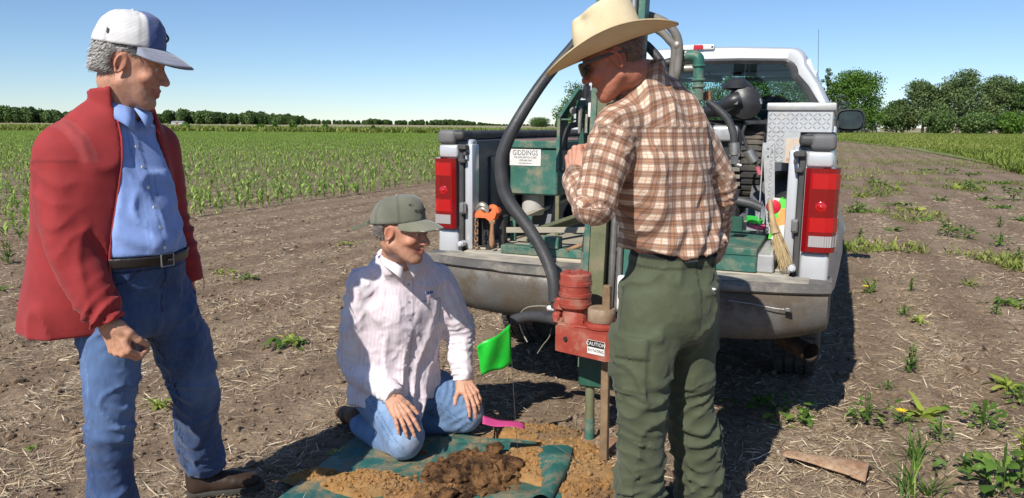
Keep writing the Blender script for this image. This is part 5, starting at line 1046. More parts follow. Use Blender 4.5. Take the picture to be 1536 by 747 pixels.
def hairs(name, pts, nr, flow, L_, wd, col, parent, ro_, lift=.25):
    """short hair blades at pts with normals nr, combed along flow"""
    n = len(pts); f = flow-nr*np.sum(flow*nr, 1)[:, None]; f /= np.linalg.norm(f, axis=1)[:, None]+1e-9; f = f+rng.normal(0, .22, (n, 3)); s_ = np.cross(f, nr); s_ /= np.linalg.norm(s_, axis=1)[:, None]+1e-9; L2 = (L_*(.6+.8*rng.random(n)))[:, None]
    mid = pts+f*L2*.5+nr*L2*lift; tip = pts+f*L2+nr*L2*lift*.8; V = np.stack([pts-s_*wd, pts+s_*wd, mid+s_*wd, mid-s_*wd, tip+s_*wd*.3, tip-s_*wd*.3], 1).reshape(-1, 3)-ro_
    b = np.arange(n)[:, None]*6; F_ = np.vstack([b+[0, 1, 2, 3], b+[3, 2, 4, 5]]); c = np.asarray(col)[rng.integers(0, len(col), n)]*(.7+.6*rng.random((n, 1)))
    return link(name, npmesh(name, V, F_, False, {'col': ('FLOAT_COLOR', np.column_stack([np.repeat(c, 6, 0), np.ones(6*n)]))}), HAIRM, parent)
HAIRM = cmat('hair', rough=.55, sheen=.2, bumpn=(60, 0.), spec=.4).m
def vnormals(V, F_):
    a_, b_, c_ = V[F_[:, 0]], V[F_[:, 1]], V[F_[:, 2]]; n = np.cross(b_-a_, c_-a_); N = np.zeros_like(V)
    for k in range(F_.shape[1]): np.add.at(N, F_[:, k], n)
    return N/(np.linalg.norm(N, axis=1)[:, None]+1e-12)
# ---- hand -----------------------------------------------------------
def make_hand(left, curl, spread=.08, thumb=(.55, .35, .2), cup=0., forearm=.12, R=None, c=None, skin=(.5, .3, .2), fa=None, elbow=None):
    """right hand: x to the fingertips, y towards the thumb, z out of the back of the hand. curl: 4 x (mcp, pip, dip)"""
    kn = [(.090, .031, .004), (.095, .010, .006), (.090, -.011, .005), (.080, -.030, .001)]; Ls = [(.043, .026, .021), (.047, .030, .022), (.043, .028, .021), (.034, .021, .019)]; rr = [(.0100, .0092, .0082, .0068), (.0102, .0094, .0083, .0070), (.0098, .0090, .0080, .0066), (.0088, .0080, .0072, .0060)]
    fl = []; nails = []
    for i in range(4):
        p = np.array(kn[i], float); a_ = (1.5-i)*spread; x = np.array([math.cos(a_), math.sin(a_), 0]); z = np.array([0, 0, 1.]); pts = [p.copy()]; ang = 0
        for j in range(3):
            ang += curl[i][j]; d = x*math.cos(ang)-z*math.sin(ang); p = p+d*Ls[i][j]; pts.append(p.copy())
        fl.append((pts, rr[i])); nails.append((pts[-1], d, np.cross(np.cross(x, z), d)*-1))
    tp = [np.array([.018, .026, -.006]), np.array([.045, .045, -.012])]; a_, b_, e_ = thumb; d = nrm((math.cos(a_), math.sin(a_), -b_)); tp.append(tp[-1]+d*.034); d2 = nrm(d+np.array([.25, -.15, -e_])); tp.append(tp[-1]+d2*.027); nails.append((tp[-1], d2, nrm(np.cross(d2, (0, 0, 1)))))
    if elbow is not None:
        fd = nrm((np.asarray(elbow)-c)@np.linalg.inv(R))*([1, -1, 1] if left else [1, 1, 1]); fa = [(fd*.025, .029, .021), (fd*.06, .029, .025), (fd*.10, .031, .029)]
    fa = fa or [((-.02, 0, 0), .030, .021), ((-.08, 0, 0), .031, .026), ((-forearm, 0, 0), .036, .033)]
    def fn(P):
        d = rbox(P, (.048, .0, -.002), (.046, .036, .0135), .013); d = smin(d, cap(P, (.02, .022, -.012), (.055, .030, -.014), .016, .012), .012); d = smin(d, cap(P, (.015, -.024, -.010), (.06, -.028, -.010), .014, .012), .012)
        d = smin(d, chain(P, [(.02, 0, 0)]+[f[0] for f in fa], [.030]+[f[1] for f in fa], [.017]+[f[2] for f in fa], (0, 1, 0)), .014)
        for i, (pts, r) in enumerate(fl):
            q = cap(P, pts[0]-np.array([.03, 0, .003]), pts[0], .0085, r[0])
            f = smin(cap(P, pts[0], pts[1], r[0], r[1]), cap(P, pts[1], pts[2], r[1], r[2]), .003); f = smin(f, cap(P, pts[2], pts[3], r[2], r[3]), .003); f = smin(f, sph(P, pts[1]+np.array([0, 0, .001]), r[1]*1.05), .003)
            d = smin(d, q, .008); d = smin(d, sph(P, np.array(kn[i])+[0, 0, .002], .0098), .006); d = smin(d, f, .0045)
            d = smin(d, cap(P, (.015, kn[i][1]*.4, .0125), np.array(kn[i])+[-.012, 0, .006], .0022), .006)     # tendon
        d = smin(d, cap(P, tp[0], tp[1], .017, .0130), .012); d = smin(d, smin(cap(P, tp[1], tp[2], .0122, .0102), cap(P, tp[2], tp[3], .0104, .0078), .004), .007)
        d = d+.0007*fbm(P, 70, 2, 3)-.0012*np.clip(vnoise(P, (28, 45, 20), 9)-.35, 0, 1)*(P[:, 2] > 0)
        return d
    al = np.array([p for f in fl for p in f[0]]+tp+[np.array(f[0]) for f in fa]); lo, hi = al.min(0)-.04, al.max(0)+.04; hi[2] = max(hi[2], .035); lo[2] = min(lo[2], -.035); V, F_ = surface(fn, lo, hi, .0026)
    col = np.tile(np.array(skin), (len(V), 1)); kd = np.min([np.linalg.norm(V-np.array(k), axis=1) for k in kn]+[np.linalg.norm(V-f[0][1], axis=1) for f in fl], axis=0); col *= 1-np.exp(-(kd/.011)**2)[:, None]*np.array([-.02, .14, .16]); tips = np.array([f[0][3] for f in fl]+[tp[-1]]); td = np.min([np.linalg.norm(V-t, axis=1) for t in tips], axis=0); col *= 1-np.exp(-(td/.012)**2)[:, None]*np.array([-.06, .08, .06])
    for pt, d, up_ in nails:    # nails: pale plates on the tips
        up_ = nrm(up_ if up_[2] > -.99 else -up_); up_ = up_ if (up_ @ (pt-np.array([.07, 0, -.05]))) > 0 or True else -up_
        w_ = V-(pt+up_*.0065+d*.000); m_ = (np.abs(w_@d) < .006) & (np.linalg.norm(w_-np.outer(w_@d, d), axis=1) < .0052); col[m_] = np.array([.62, .45, .38])*(skin[0]/.5)
    if left: V = V*np.array([1, -1, 1]); F_ = F_[:, ::-1]
    return transf(V, R, c), F_, col
def hframe(x, z):
    x = nrm(x); z = np.asarray(z, float); z = nrm(z-x*(z@x)); y = np.cross(z, x); return np.array([x, y, z])     # right hand: y towards thumb
def join(parts):
    V, F_, Cc = [], [], []; o = 0
    for v, f, c in parts: V.append(v); F_.append(f+o); Cc.append(c if np.ndim(c) == 2 else np.tile(c, (len(v), 1))); o += len(v)
    return np.vstack(V), np.vstack(F_), np.vstack(Cc)
def put(name, V, F_, col, mat, parent, ro_, extra=None, **k):
    V, F_ = np.asarray(V), np.asarray(F_); col = np.tile(col, (len(V), 1)) if np.ndim(col) == 1 else col; at = {'col': ('FLOAT_COLOR', np.column_stack([np.clip(col, 0, 1), np.ones(len(V))]))}; at.update(extra or {})
    return link(name, npmesh(name, V-ro_, F_, True, at), mat, parent, **k)
def body_core(fn, lo, hi, h=.016): V, F_ = surface(fn, lo, hi, h); return V, F_
def shoe(root_, toe, heel, ro_, mat, solem, up_=.0, hgt=.11, name='shoe'):
    d = nrm(np.array(toe)-heel); L_ = np.linalg.norm(np.array(toe)-heel); s_ = nrm(np.cross(d, (0, 0, 1))); z = np.cross(s_, d); R = np.array([d, -s_, z])
    def fn(P):
        q = (P-np.asarray(heel))@R.T; x = q[:, 0]/L_; w_ = .036+.014*np.clip(np.sin(np.clip(x, 0, 1)*2.6), 0, 1); a_ = chain(q, [(.045, 0, .045), (.12, 0, .046), (.19, 0, .042), (L_-.045, 0, .036)], [.038, .041, .048, .043], [.040, .040, .036, .028], (0, 1, 0), n=2)
        a_ = smin(a_, cap(q, (.05, 0, .05), (.045, 0, hgt), .040, .042), .03); a_ = smax(a_, -(q[:, 2]-.018), .004); return a_+.002*fbm(q, 30, 2, 4)
    lo = np.minimum(toe, heel)-.09; hi = np.maximum(toe, heel)+.09; hi[2] += .10; V, F_ = surface(fn, lo, hi, .007); o = put(name, V, F_, np.ones(3), mat, root_, ro_)
    def f2(P):
        q = (P-np.asarray(heel))@R.T; a_ = chain(q, [(.042, 0, .0), (.12, 0, .0), (.19, 0, .0), (L_-.045, 0, .003)], [.042, .042, .051, .046], .06, (0, 1, 0), n=2); return smax(smax(a_, q[:, 2]-.022, .002), -(q[:, 2]), .002)
    V, F_ = surface(f2, lo, hi, .007); put('sole', V, F_, np.ones(3), solem, o, ro_); return o
# ============================================================ PERSON: red jacket, standing at left
def A(px, py, Y): return atY(px, py, Y)
def lerp(a_, b_, t): return np.asarray(a_)+(np.asarray(b_)-np.asarray(a_))*t
def denim(base, fade, P, uv, seam=None, seed=0, wear=None):
    """denim colour: worn streaks, seams; wear = list of (centre, radius)"""
    n = len(P); f = .5+.35*fbm(P, (22, 22, 9), 3, seed)+.25*vnoise(P, (160, 160, 60), seed+2)
    w_ = np.zeros(n)
    for c_, r_ in (wear or []): w_ = np.maximum(w_, np.exp(-np.sum((P-c_)**2, 1)/r_**2))
    f = np.clip(f*.55+w_*.7, 0, 1)[:, None]; return np.array(base)*(1-f)+np.array(fade)*f
def crum(P, f, seed=0):
    return (1-np.minimum(1, np.abs(fbm(P, f, 2, seed))*1.6))**3
def folds(P, U, c_, amp, per, r_, tilt=1.2, seed=0):
    """sharp, broken creases round a limb near height c_ along it"""
    ph = (U[:, 1]+.022*tilt*np.sin(U[:, 2]+seed*1.7))*math.pi/per*1.3+2.6*vnoise(P, 7, seed)+.8*vnoise(P, 19, seed+3); m_ = np.exp(-((U[:, 1]-c_)/r_)**2)*np.clip(.65+.9*vnoise(P, 8.5, seed+1), 0, 1.3); return -amp*m_*(1-np.abs(np.sin(ph)))**1.3*1.15+amp*.3*m_
jk = np.array([.28, .024, .025])
def ring_sdf(P, c_, ax_, R1, R2, hgt, th_, side): 
    q = P-np.asarray(c_); ax_ = nrm(ax_); s_ = nrm(np.asarray(side)-ax_*(np.asarray(side)@ax_)); n_ = np.cross(ax_, s_); a_ = q@ax_; r_ = np.sqrt((q@s_/R1)**2+(q@n_/R2)**2); fl = 1+a_*.9
    return smax(np.abs((r_-fl)*min(R1, R2))-th_, np.abs(a_)-hgt, .004)
def placket_geo(): pass
def person_left():
    rootp = np.array([A(205, 430, 2.46)[0], 2.50, 0.]); R0 = rootp
    root = empty('person', rootp, label='man in red jacket, blue shirt and jeans with white and blue cap, standing at left', cat='person')
    f = nrm((.84, -.54, 0)); l = nrm(np.cross((0, 0, 1), f)); fh = nrm((.88, -.48, 0)); lh = nrm(np.cross((0, 0, 1), fh))
    pel = A(200, 436, 2.48); waist = A(200, 372, 2.46); chest = A(176, 262, 2.45); upc = A(172, 205, 2.45); nb = A(178, 168, 2.45)
    hc = A(196, 96, 2.42); HR = frame((.955, .20, -.20)); sc = np.array([.96, 1.0, 1.07]); HRs = HR*sc[:, None]
    sR = upc-l*.160+[0, 0, -.052]; sL = upc+l*.135+[0, 0, -.035]; eR = A(102, 358, 2.27); wR = A(160, 480, 2.26); eL = A(250, 325, 2.66); wL = A(281, 420, 2.66)
    hR = pel-lh*.09; hL = pel+lh*.09; kR = A(165, 615, 2.36); aR = A(176, 806, 2.42); kL = A(292, 572, 2.70); aL = A(306, 706, 2.94)
    # body: head + neck + hands + core
    o = dict(name='left', skin=(.52, .28, .19), hair=(.22, .20, .185), smile=.010, stub=.25, eye=.0022)
    Vh, Fh, Ch = make_head(o, HRs, hc, [(hc+np.array([-.03, 0, -.05])@HR, .054, .062), (lerp(hc, nb, .62), .056, .062), (nb, .066, .068), (upc+(0, 0, .02), .09, .07)])
    hx = nrm(A(184, 531, 2.27)-wR); hz = nrm(np.array([-.35, -.93, .05])); Rh = hframe(hx, hz)
    c1 = [(.75, 1.0, .6), (.85, 1.05, .6), (.95, 1.1, .6), (1.0, 1.1, .6)]; Vr, Fr, Cr = make_hand(False, c1, .05, (.20, .50, .40), R=Rh*1.06, c=wR+hx*.012, elbow=eR, skin=(.52, .28, .18))
    Rl = hframe(nrm((-.05, .15, -1)), nrm((.6, .7, .1))); Vl, Fl, Cl = make_hand(True, c1, .05, (.3, .45, .35), R=Rl, c=wL+[0, 0, -.015], elbow=eL, skin=(.44, .22, .13))
    def core(P):
        d = chain(P, [pel, waist, chest, upc], [.15, .15, .16, .13], [.11, .12, .11, .08], [lh, lh, l, l], n=2)
        for c_, rr in (([hR, kR, aR], (.08, .06, .045)), ([hL, kL, aL], (.08, .06, .045)), ([sR, eR, wR], (.05, .042, .028)), ([sL, eL, wL], (.05, .042, .028))): d = smin(d, chain(P, c_, rr), .03)
        return d
    al = np.array([pel, waist, upc, eR, wR, eL, wL, kR, aR, kL, aL]); Vb, Fb = body_core(core, al.min(0)-.14, al.max(0)+.14)
    V, F_, Cc = join([(Vh, Fh, Ch), (Vr, Fr, Cr), (Vl, Fl, Cl), (Vb, Fb, np.array(o['skin']))]); put('body', V, F_, Cc, SKIN, root, R0)
    eyes(o, HRs, hc, root, R0)
    # hair: base shell + blades
    def hair_region(V): x, y, z = V.T; return (z > -.055-.3*np.clip(x+.03, 0, 1)) & (x < .045) & ((x < -.028) | (z > .022)) & ((x < -.02) | (z > .012)) & (z < .085)
    def hfn(P):
        d = ell(P, (-.012, 0, .030), (.102, .083, .094)); d = smin(d, cap(P, (-.075, -.03, -.02), (-.075, .03, -.02), .034), .03)
        d = smax(d, -(P[:, 2]+.048-.25*np.clip(-.05-P[:, 0], 0, .03)), .012); d = smax(d, P[:, 2]-.070, .01); d = smax(d, P[:, 0]-.052+.25*(P[:, 2]-.03), .012)
        cut = smin(rbox(P, (.03, 0, -.02), (.055, .2, .038), .01), sph(P*[1, 0, 1]+[.004, 0, .005], [0, 0, 0], .034), .01); d = smax(d, -cut, .008); return d+.003*fbm(P, (26, 60, 26), 3, 8)
    V, F_ = surface(hfn, (-.16, -.11, -.09), (.09, .11, .12), .0045); N_ = vnormals(V, F_); col = np.array([.26, .245, .225])*(.75+.5*rng.random((len(V), 1)))
    W_ = transf(V*sc, HR, hc); ho = put('hair', W_, F_, col, HAIRM, root, R0)
    k = rng.integers(0, len(V), 9500); k = k[(N_[k] @ np.array([0, 0, 1]) > -.7) & (V[k, 2] < .056)]; fl = np.tile([-.75, 0, -.55], (len(k), 1)); fl[V[k, 0] > -.0] = [-.9, 0, -.25]
    hairs('hair_strands', W_[k], N_[k]@HR, fl@HR, .014, .0008, [(.42, .40, .37), (.20, .185, .17), (.55, .53, .50), (.10, .09, .085)], ho, R0, .06)
    # cap -------------------------------------------------------------
    build_cap('cap', hc, HR, sc, root, R0, crown=(.106, .090, .100), tilt=.05, mats='white_blue', cz=.060, bill=.092, cx=.003)
    # shirt -----------------------------------------------------------
    sp = [pel+[0, 0, -.02], waist, lerp(waist, chest, .4)+f*.012, chest+f*.005, upc, nb+[0, 0, -.01]]
    def tors(P, g=0.):
        d, U = chain(P, sp, np.array([.155, .150, .158, .168, .132, .070])+g, np.array([.118, .122, .128, .122, .090, .066])+g, [lh, lh, l, l, l, l], 2.3, .02, True, n=3); d = smin(d, ell(P, waist+fh*.040+[0, 0, .04], (.125, .115, .11), frame(fh)), .05); return d, U
    jp = [A(162, 500, 2.46)+[-.05, .02, 0], A(172, 420, 2.46)+[-.04, .01, 0], A(172, 340, 2.46)+[-.03, 0, 0], A(160, 262, 2.45), upc+[0, 0, .0], nb+[0, 0, -.02]]; zh = A(100, 489, 2.42)[2]
    jr = np.array([.238, .222, .206, .196, .142, .086]); jn = np.array([.205, .186, .168, .156, .112, .084])
    bl = np.array([.23, .34, .66]); belt_n = nrm((0.05, 0, 1)); bz = waist[2]-.012
    def shirt(P):
        d, U = tors(P); a_ = chain(P, [sR, eR, wR], [.064, .052, .04]); d = smin(d, a_, .03); d = smin(d, cap(P, sR, sL, .062), .03)
        d = d-.007*np.clip(fbm(P, (7, 7, 4), 2, 31), -1, 1)-.010*crum(P, (8, 8, 6), 18)+.003-.004*np.sin((P@f)*60+(P[:, 2])*75+3*vnoise(P, 8, 3))*np.clip(1-np.abs(P[:, 2]-bz-.10)/.14, 0, 1)
        s_ = (P-upc)@l; front = (P-upc)@f > 0; d = d-.0025*(np.abs(s_-.0) < .017)*front-.0018*((np.abs(s_-.095) < .055) & (P[:, 2] < upc[2]-.10) & (P[:, 2] > upc[2]-.23))*front
        d = smax(d, (bz+.005)-P[:, 2], .006); d = smax(d, -cap(P, nb+f*.03, nb+f*.05+[0, 0, .2], .055), .01)
        h_ = np.clip((upc[2]-P[:, 2])/.6, -.3, 1.2); op = np.maximum(np.maximum(-.045-.065*np.clip(h_*1.8, 0, 1)-s_, s_-.085-.095*np.clip(h_*1.3, 0, 1)), -(P-upc)@f); return smax(d, np.minimum(chain(P, jp, jr-.021, jn-.021, [l]*6, 2.2, .02), op), .006)
    al = np.array([sp[0], nb, sR, sL]); V, F_ = surface(shirt, al.min(0)-.22, al.max(0)+.19, .0075); s_ = (V-upc)@l; fr_ = (V-upc)@f > 0
    col = bl*(1+.10*fbm(V, 30, 2, 5))[:, None]; col[(np.abs(np.abs(s_)-.018) < .0035) & fr_] *= .78; pe = (np.abs(np.abs(s_-.095)-.055) < .004) & (V[:, 2] < upc[2]-.10) & (V[:, 2] > upc[2]-.23) & fr_; col[pe] *= .75
    sh = put('shirt', V, F_, col, cmat('blue_shirt_cloth', weave=.12, bumpn=(26, .25)).m, root, R0)
    for k in range(7):     # buttons
        z = upc[2]-.03-k*.062; b0 = upc+(waist-upc)*((upc[2]-z)/(upc[2]-waist[2])); p = b0+f*.30
        for it in range(30):
            dd = float(shirt(p[None])[0]); p = p-f*dd*.8
        b = MB(); b.cyl(p-f*.001-R0, p+f*.002-R0, .0052, seg=10); b.build('button', white_, sh)
    # shirt collar: two leaves
    def leaf(b, s):
        up_ = nb+[0, 0, .045]; base = []
        for t in np.linspace(0, 1, 9):
            an = math.pi*(1-t)*.96; r1, r2 = .074, .076; c_ = nb+[0, 0, .030-.038*t*t]+f*(.005+.01*t); e_ = f*math.cos(an)*r2+l*s*math.sin(an)*r1
            top = c_+e_*.93+[0, 0, .018]; w_ = .030+.040*t**3; bot = c_+e_*(1.06+.08*t)+np.array([0, 0, .018-w_])+f*.012*t**3+l*s*.022*t**4
            base += [top, (top+bot)/2+e_*.08, bot]
        b.grid([x-R0 for x in base], 3, 9)
    for s in (1, -1):
        b = MB(); leaf(b, s); o_ = b.build('collar', worn('shirt_collar_blue', tuple(bl*1.15), rough=.9, bump=.1), sh, fixn=False); m_ = o_.modifiers.new('s', 'SOLIDIFY'); m_.thickness = .0025
    # jacket ----------------------------------------------------------
    def jf(P):
        d, U = chain(P, jp, jr, jn, [l]*6, 2.2, .02, True, n=3)
        a1, U1 = chain(P, [sR+[.0, 0, .004], lerp(sR, eR, .5)+[-.006, 0, 0], eR, lerp(eR, wR, .6), wR], [.074, .079, .073, .063, .052], None, l, 2, .012, True, n=3)
        a2, U2 = chain(P, [sL, lerp(sL, eL, .5), eL, lerp(eL, wL, .6), wL], [.072, .074, .068, .062, .052], None, l, 2, .012, True, n=3)
        a1 = a1+folds(P, U1, .30, .010, .13, .11, 1.8, 1)+folds(P, U1, .50, .012, .06, .07, .8, 4)+folds(P, U1, .10, .006, .10, .08, 2., 6)-.008*fbm(P, (6, 6, 4), 2, 11)-.010*crum(P, (6, 6, 3), 16)+.004; a2 = a2+folds(P, U2, .29, .012, .07, .12, 1.3, 2)
        d = d-.016*fbm(P, (5, 5, 2.), 2, 14)-.016*crum(P, (6.5, 6.5, 2.6), 15)+.007
        return d, a1, a2, U, U1, U2
    def jacket(P):
        d, a1, a2, U, U1, U2 = jf(P); sh_ = cap(P, sR, sL, .070, .064); d = smin(d, sh_, .035)
        s_ = (P-upc)@l; fr = (P-upc)@f; ds = np.abs(d+.0095)-.0095     # shell
        h_ = np.clip((upc[2]-P[:, 2])/.6, -.3, 1.2); eR_ = -.045-.065*np.clip(h_*1.8, 0, 1); eL_ = .085+.095*np.clip(h_*1.3, 0, 1)
        op = smax(smax(eR_-s_, s_-eL_, .01), .0-fr, .02); ds = smax(ds, -(op), .006); ds = smax(ds, zh-P[:, 2], .004)
        hole = smax(cap(P, nb+[0, 0, -.03], nb+f*.03+[0, 0, .25], .074, .09), -1.-P[:, 2], .01); ds = smax(ds, -hole, .006)
        fs = lambda a_, w_, e_: smax(smax(a_, (P-w_)@nrm(w_-e_), .004), -cap(P, w_-nrm(w_-e_)*.03, w_+nrm(w_-e_)*.03, .040), .003)
        s1 = fs(a1, wR+nrm(wR-eR)*.012, eR); s2 = fs(a2, wL+nrm(wL-eL)*.01, eL)
        core_ = smin(d, np.minimum(a1, a2), .035); inside_body = chain(P, jp, jr-.02, jn-.02, [l]*6, 2.2, .02)
        ar = smin(s1, s2, .01); ar = smax(ar, -(inside_body+.03), .01)
        r_ = smin(ds, ar, .03*np.clip((P[:, 2]-sR[2]+.16)/.14, .42, 1))
        col_ = ring_sdf(P, nb+[0, 0, .030]+fh*.016, nrm(np.array([0, 0, 1.])-f*.12), .082, .082, .040, .0068, l); col_ = smax(col_, -smax(smax(-.050-s_, s_-.060, .01), -fr, .01), .006)
        return smin(r_, col_, .010)
    al = np.array([jp[0], nb, eR, wR, eL, wL, sL, sR]); V, F_ = surface(jacket, np.minimum(al.min(0)-.29, [9, 9, zh-.03]), al.max(0)+.27, .0075)
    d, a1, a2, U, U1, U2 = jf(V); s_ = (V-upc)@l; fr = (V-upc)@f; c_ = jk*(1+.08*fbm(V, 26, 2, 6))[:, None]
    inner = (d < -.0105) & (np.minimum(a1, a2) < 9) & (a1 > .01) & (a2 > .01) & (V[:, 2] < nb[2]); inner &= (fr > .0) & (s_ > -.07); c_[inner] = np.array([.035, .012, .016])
    sd = (sR-upc); yk = (np.abs((V-sR-[0, 0, .045])@nrm(sR-upc+[0, 0, .03])-.0+.10*((V-sR)@f)) < .024) & (V[:, 2] > sR[2]-.02) & (a1 < .03) & (s_ < -.05); c_[yk] = c_[yk]*np.array([1.08, 1.8, 1.7])
    arms = (a1 < .012); seam = arms & (np.abs(U1[:, 1]-.035) < .0045); c_[seam] *= .72; hem = (np.abs(V[:, 2]-zh-.028) < .003) & ~arms; c_[hem] *= .55; cuf = arms & (np.abs(U1[:, 1]-U1[:, 1].max()+.035) < .003); c_[cuf] *= .6
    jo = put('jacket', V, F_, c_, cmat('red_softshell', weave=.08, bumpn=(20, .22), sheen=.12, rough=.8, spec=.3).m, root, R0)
    # zip and piping along the near edge
    b = MB(); pth = []
    for z in np.linspace(nb[2]-.0, zh+.02, 26):
        h_ = np.clip((upc[2]-z)/.6, -.3, 1.2); s0 = -.045-.065*np.clip(h_*1.8, 0, 1); cc = np.array([np.interp(z, [q[2] for q in jp], [q[i] for q in jp]) for i in range(2)]+[z]); p = cc+l*(s0-(cc-upc)@l)+f*.4
        for it in range(40):
            dd = min(float(jacket(p[None])[0]), .05); p = p-f*max(dd, .0)*.9
            if dd < .0015: break
        if abs((p-cc)@f) < .35: pth.append(p-R0)
    b.tube(pth, .0032, 6); b.build('zip', worn('zip_red', (.42, .04, .04), rough=.5), jo)
    zp = pth[-1]+l*0; eB = A(304, 412, 2.60)-R0; b = MB(); b.tube([eB, eB+[.004, 0, -.02], eB+[.002, 0, -.045]], .0015, 5); b.build('zip_pull', worn('zip_pull', (.3, .03, .03), rough=.5), jo)
    # belt and jeans ---------------------------------------------------
    jb, jf2 = (.024, .048, .13), (.105, .175, .33)
    def jeans_parts(P):
        hip, U0 = chain(P, [pel+[0, 0, -.045], pel+[0, 0, .02], waist+[0, 0, -.02], waist+[0, 0, .0]], [.158, .156, .149, .149], [.118, .120, .122, .124], lh, 2.3, .02, True); hip = smin(hip, ell(P, pel-fh*.05+[0, 0, -.05], (.10, .135, .12), frame(fh)), .04)
        r1, U1 = chain(P, [hR+[0, 0, -.02], lerp(hR, kR, .5)+fh*.008, kR, lerp(kR, aR, .45)-fh*.012, aR], [.092, .082, .068, .067, .070], [.094, .084, .071, .071, .074], lh, 2, .012, True, n=3)
        r2, U2 = chain(P, [hL+[0, 0, -.02], lerp(hL, kL, .5)+fh*.01, kL, lerp(kL, aL, .45)-fh*.010, aL], [.096, .090, .078, .076, .074], [.100, .092, .081, .081, .080], lh, 2, .012, True, n=3)
        return hip, r1, r2, U1, U2
    KR = np.linalg.norm(kR-hR); KL = np.linalg.norm(kL-hL)
    def jeans(P):
        hip, r1, r2, U1, U2 = jeans_parts(P)
        r1 = r1+folds(P, U1, KR+.02, .016, .085, .10, 1.6, 3)+folds(P, U1, KR*2-.02, .012, .06, .07, 1., 5)+folds(P, U1, .05, .009, .06, .08, 1.8, 8); r2 = r2+folds(P, U2, KL, .013, .09, .10, 1.5, 6)+folds(P, U2, KL*2-.03, .016, .05, .06, 1., 7)+folds(P, U2, .05, .010, .055, .09, 2., 9)
        r1 = r1-.0025*np.exp(-(U1[:, 2]/.07)**2)+.002*np.exp(-((U1[:, 2]-.12)/.05)**2) if True else r1
        d = smin(smin(hip, r1, .03), smin(hip, r2, .03), .003); d = smin(d, np.minimum(r1, r2), .02); d = d-.005*fbm(P, (8, 8, 5), 2, 12)-.010*crum(P, (10, 10, 8), 17)-.003*crum(P, 24, 19)+.004
        d = smax(d, P[:, 2]-bz-.012, .004); d = smax(d, (P-aR-[0, 0, -.035])@nrm(aR-kR), .004) if True else d
        return smax(d, (P-aL-nrm(aL-kL)*.022)@nrm(aL-kL), .004) if False else d
    al = np.array([pel, waist, kR, aR, kL, aL]); V, F_ = surface(jeans, al.min(0)-.2, al.max(0)+.2, .0075); hip, r1, r2, U1, U2 = jeans_parts(V)
    m1 = r1 < r2; U = np.where(m1[:, None], U1, U2); c_ = denim(jb, jf2, V, U, seed=21, wear=[(kR+fh*.07, .10), (lerp(hR, kR, .5)+fh*.08-lh*.04, .13), (kL+fh*.09, .09)])
    leg = V[:, 2] < pel[2]-.02; sm1 = leg & m1 & (np.abs(np.abs(U1[:, 2])-math.pi) < .05); sm1 |= leg & m1 & (np.abs(U1[:, 2]) < .0); c_[leg & m1 & (np.abs(np.abs(U1[:, 2])-math.pi+.06) < .018)] *= 1.35
    c_[leg & ~m1 & ((np.abs(np.abs(U2[:, 2])-math.pi+.10) < .035) | (np.abs(np.abs(U2[:, 2])-math.pi+.24) < .025))] *= .35
    s_ = (V-pel)@lh; q = (V-pel)@fh; pk = (q > 0) & (np.abs(np.hypot((s_+.15)*1., (V[:, 2]-bz))-.085) < .003); c_[pk] *= .35; fly = (q > 0) & (V[:, 2] > pel[2]-.06) & (np.abs(s_-.012) < .003); c_[fly] *= .4; wb = (np.abs(V[:, 2]-bz+.042) < .003); c_[wb] *= .4
    jn_ = put('jeans', V, F_, c_, cmat('denim_blue', weave=.25, wv=700, bumpn=(30, .3), sheen=.15).m, root, R0)
    def belt(P):
        hip = chain(P, [pel+[0, 0, .02], waist+[0, 0, -.02], waist+[0, 0, .0]], [.156, .149, .149], [.120, .122, .124], lh, 2.3, .02); hip = smin(hip, ell(P, waist+fh*.040+[0, 0, .04], (.125, .115, .11), frame(fh)), .05)*.999; return smax(np.abs(hip-.006)-.004, np.abs(P[:, 2]-bz+.012)-.017, .002)
    V, F_ = surface(belt, waist-.27, waist+.27, .005); V2 = V.copy(); bo = put('belt', V, F_, np.array([.020, .016, .014]), cmat('belt_leather', rough=.45, sheen=0, spec=.5).m, root, R0)
    p = waist+[0, 0, -.024]+fh*.4+lh*.0; p[2] = bz-.012
    for it in range(40): dd = float(belt(p[None])[0]); p = p-fh*min(max(dd, 0), .05)
    b = MB(); Rb = np.array([lh, fh, [0, 0, 1]]); q = [p-R0+lh*a_+np.array([0, 0, c_2])+fh*.004 for a_, c_2 in ((-.022, -.019), (.022, -.019), (.022, .019), (-.022, .019), (-.022, -.019))]; b.tube(q, .0028, 6); b.tube([p-R0+fh*.006, p-R0+lh*.02+fh*.006], .002, 6); b.build('buckle', steel, bo)
    hd = nrm(np.array([aR[0]+.2, aR[1]-.03, .0])-[aR[0]-.08, aR[1], 0])
    bm_ = worn('boot_brown', (.035, .022, .016), (.075, .045, .03), 12, .55, bump=.3, bscale=60, dirt=(.16, .12, .08), dlo=.6, dhi=.85); sm2 = worn('boot_sole', (.03, .028, .025), (.09, .08, .06), 12, .8)
    bm2 = cmat('boot_brown_c', base=(.045, .028, .02), rough=.5, sheen=0).m; sm2 = cmat('boot_sole_c', base=(.05, .045, .038), rough=.85, sheen=0).m
    shoe(root, A(397, 727, 2.97)*[1, 1, 0]+[0, 0, .0], A(278, 738, 2.88)*[1, 1, 0], R0, bm2, sm2); fr_ = np.array([aR[0]+.21, aR[1]-.09, 0]); shoe(root, fr_, np.array([aR[0]-.07, aR[1]+.01, 0]), R0, bm2, sm2)
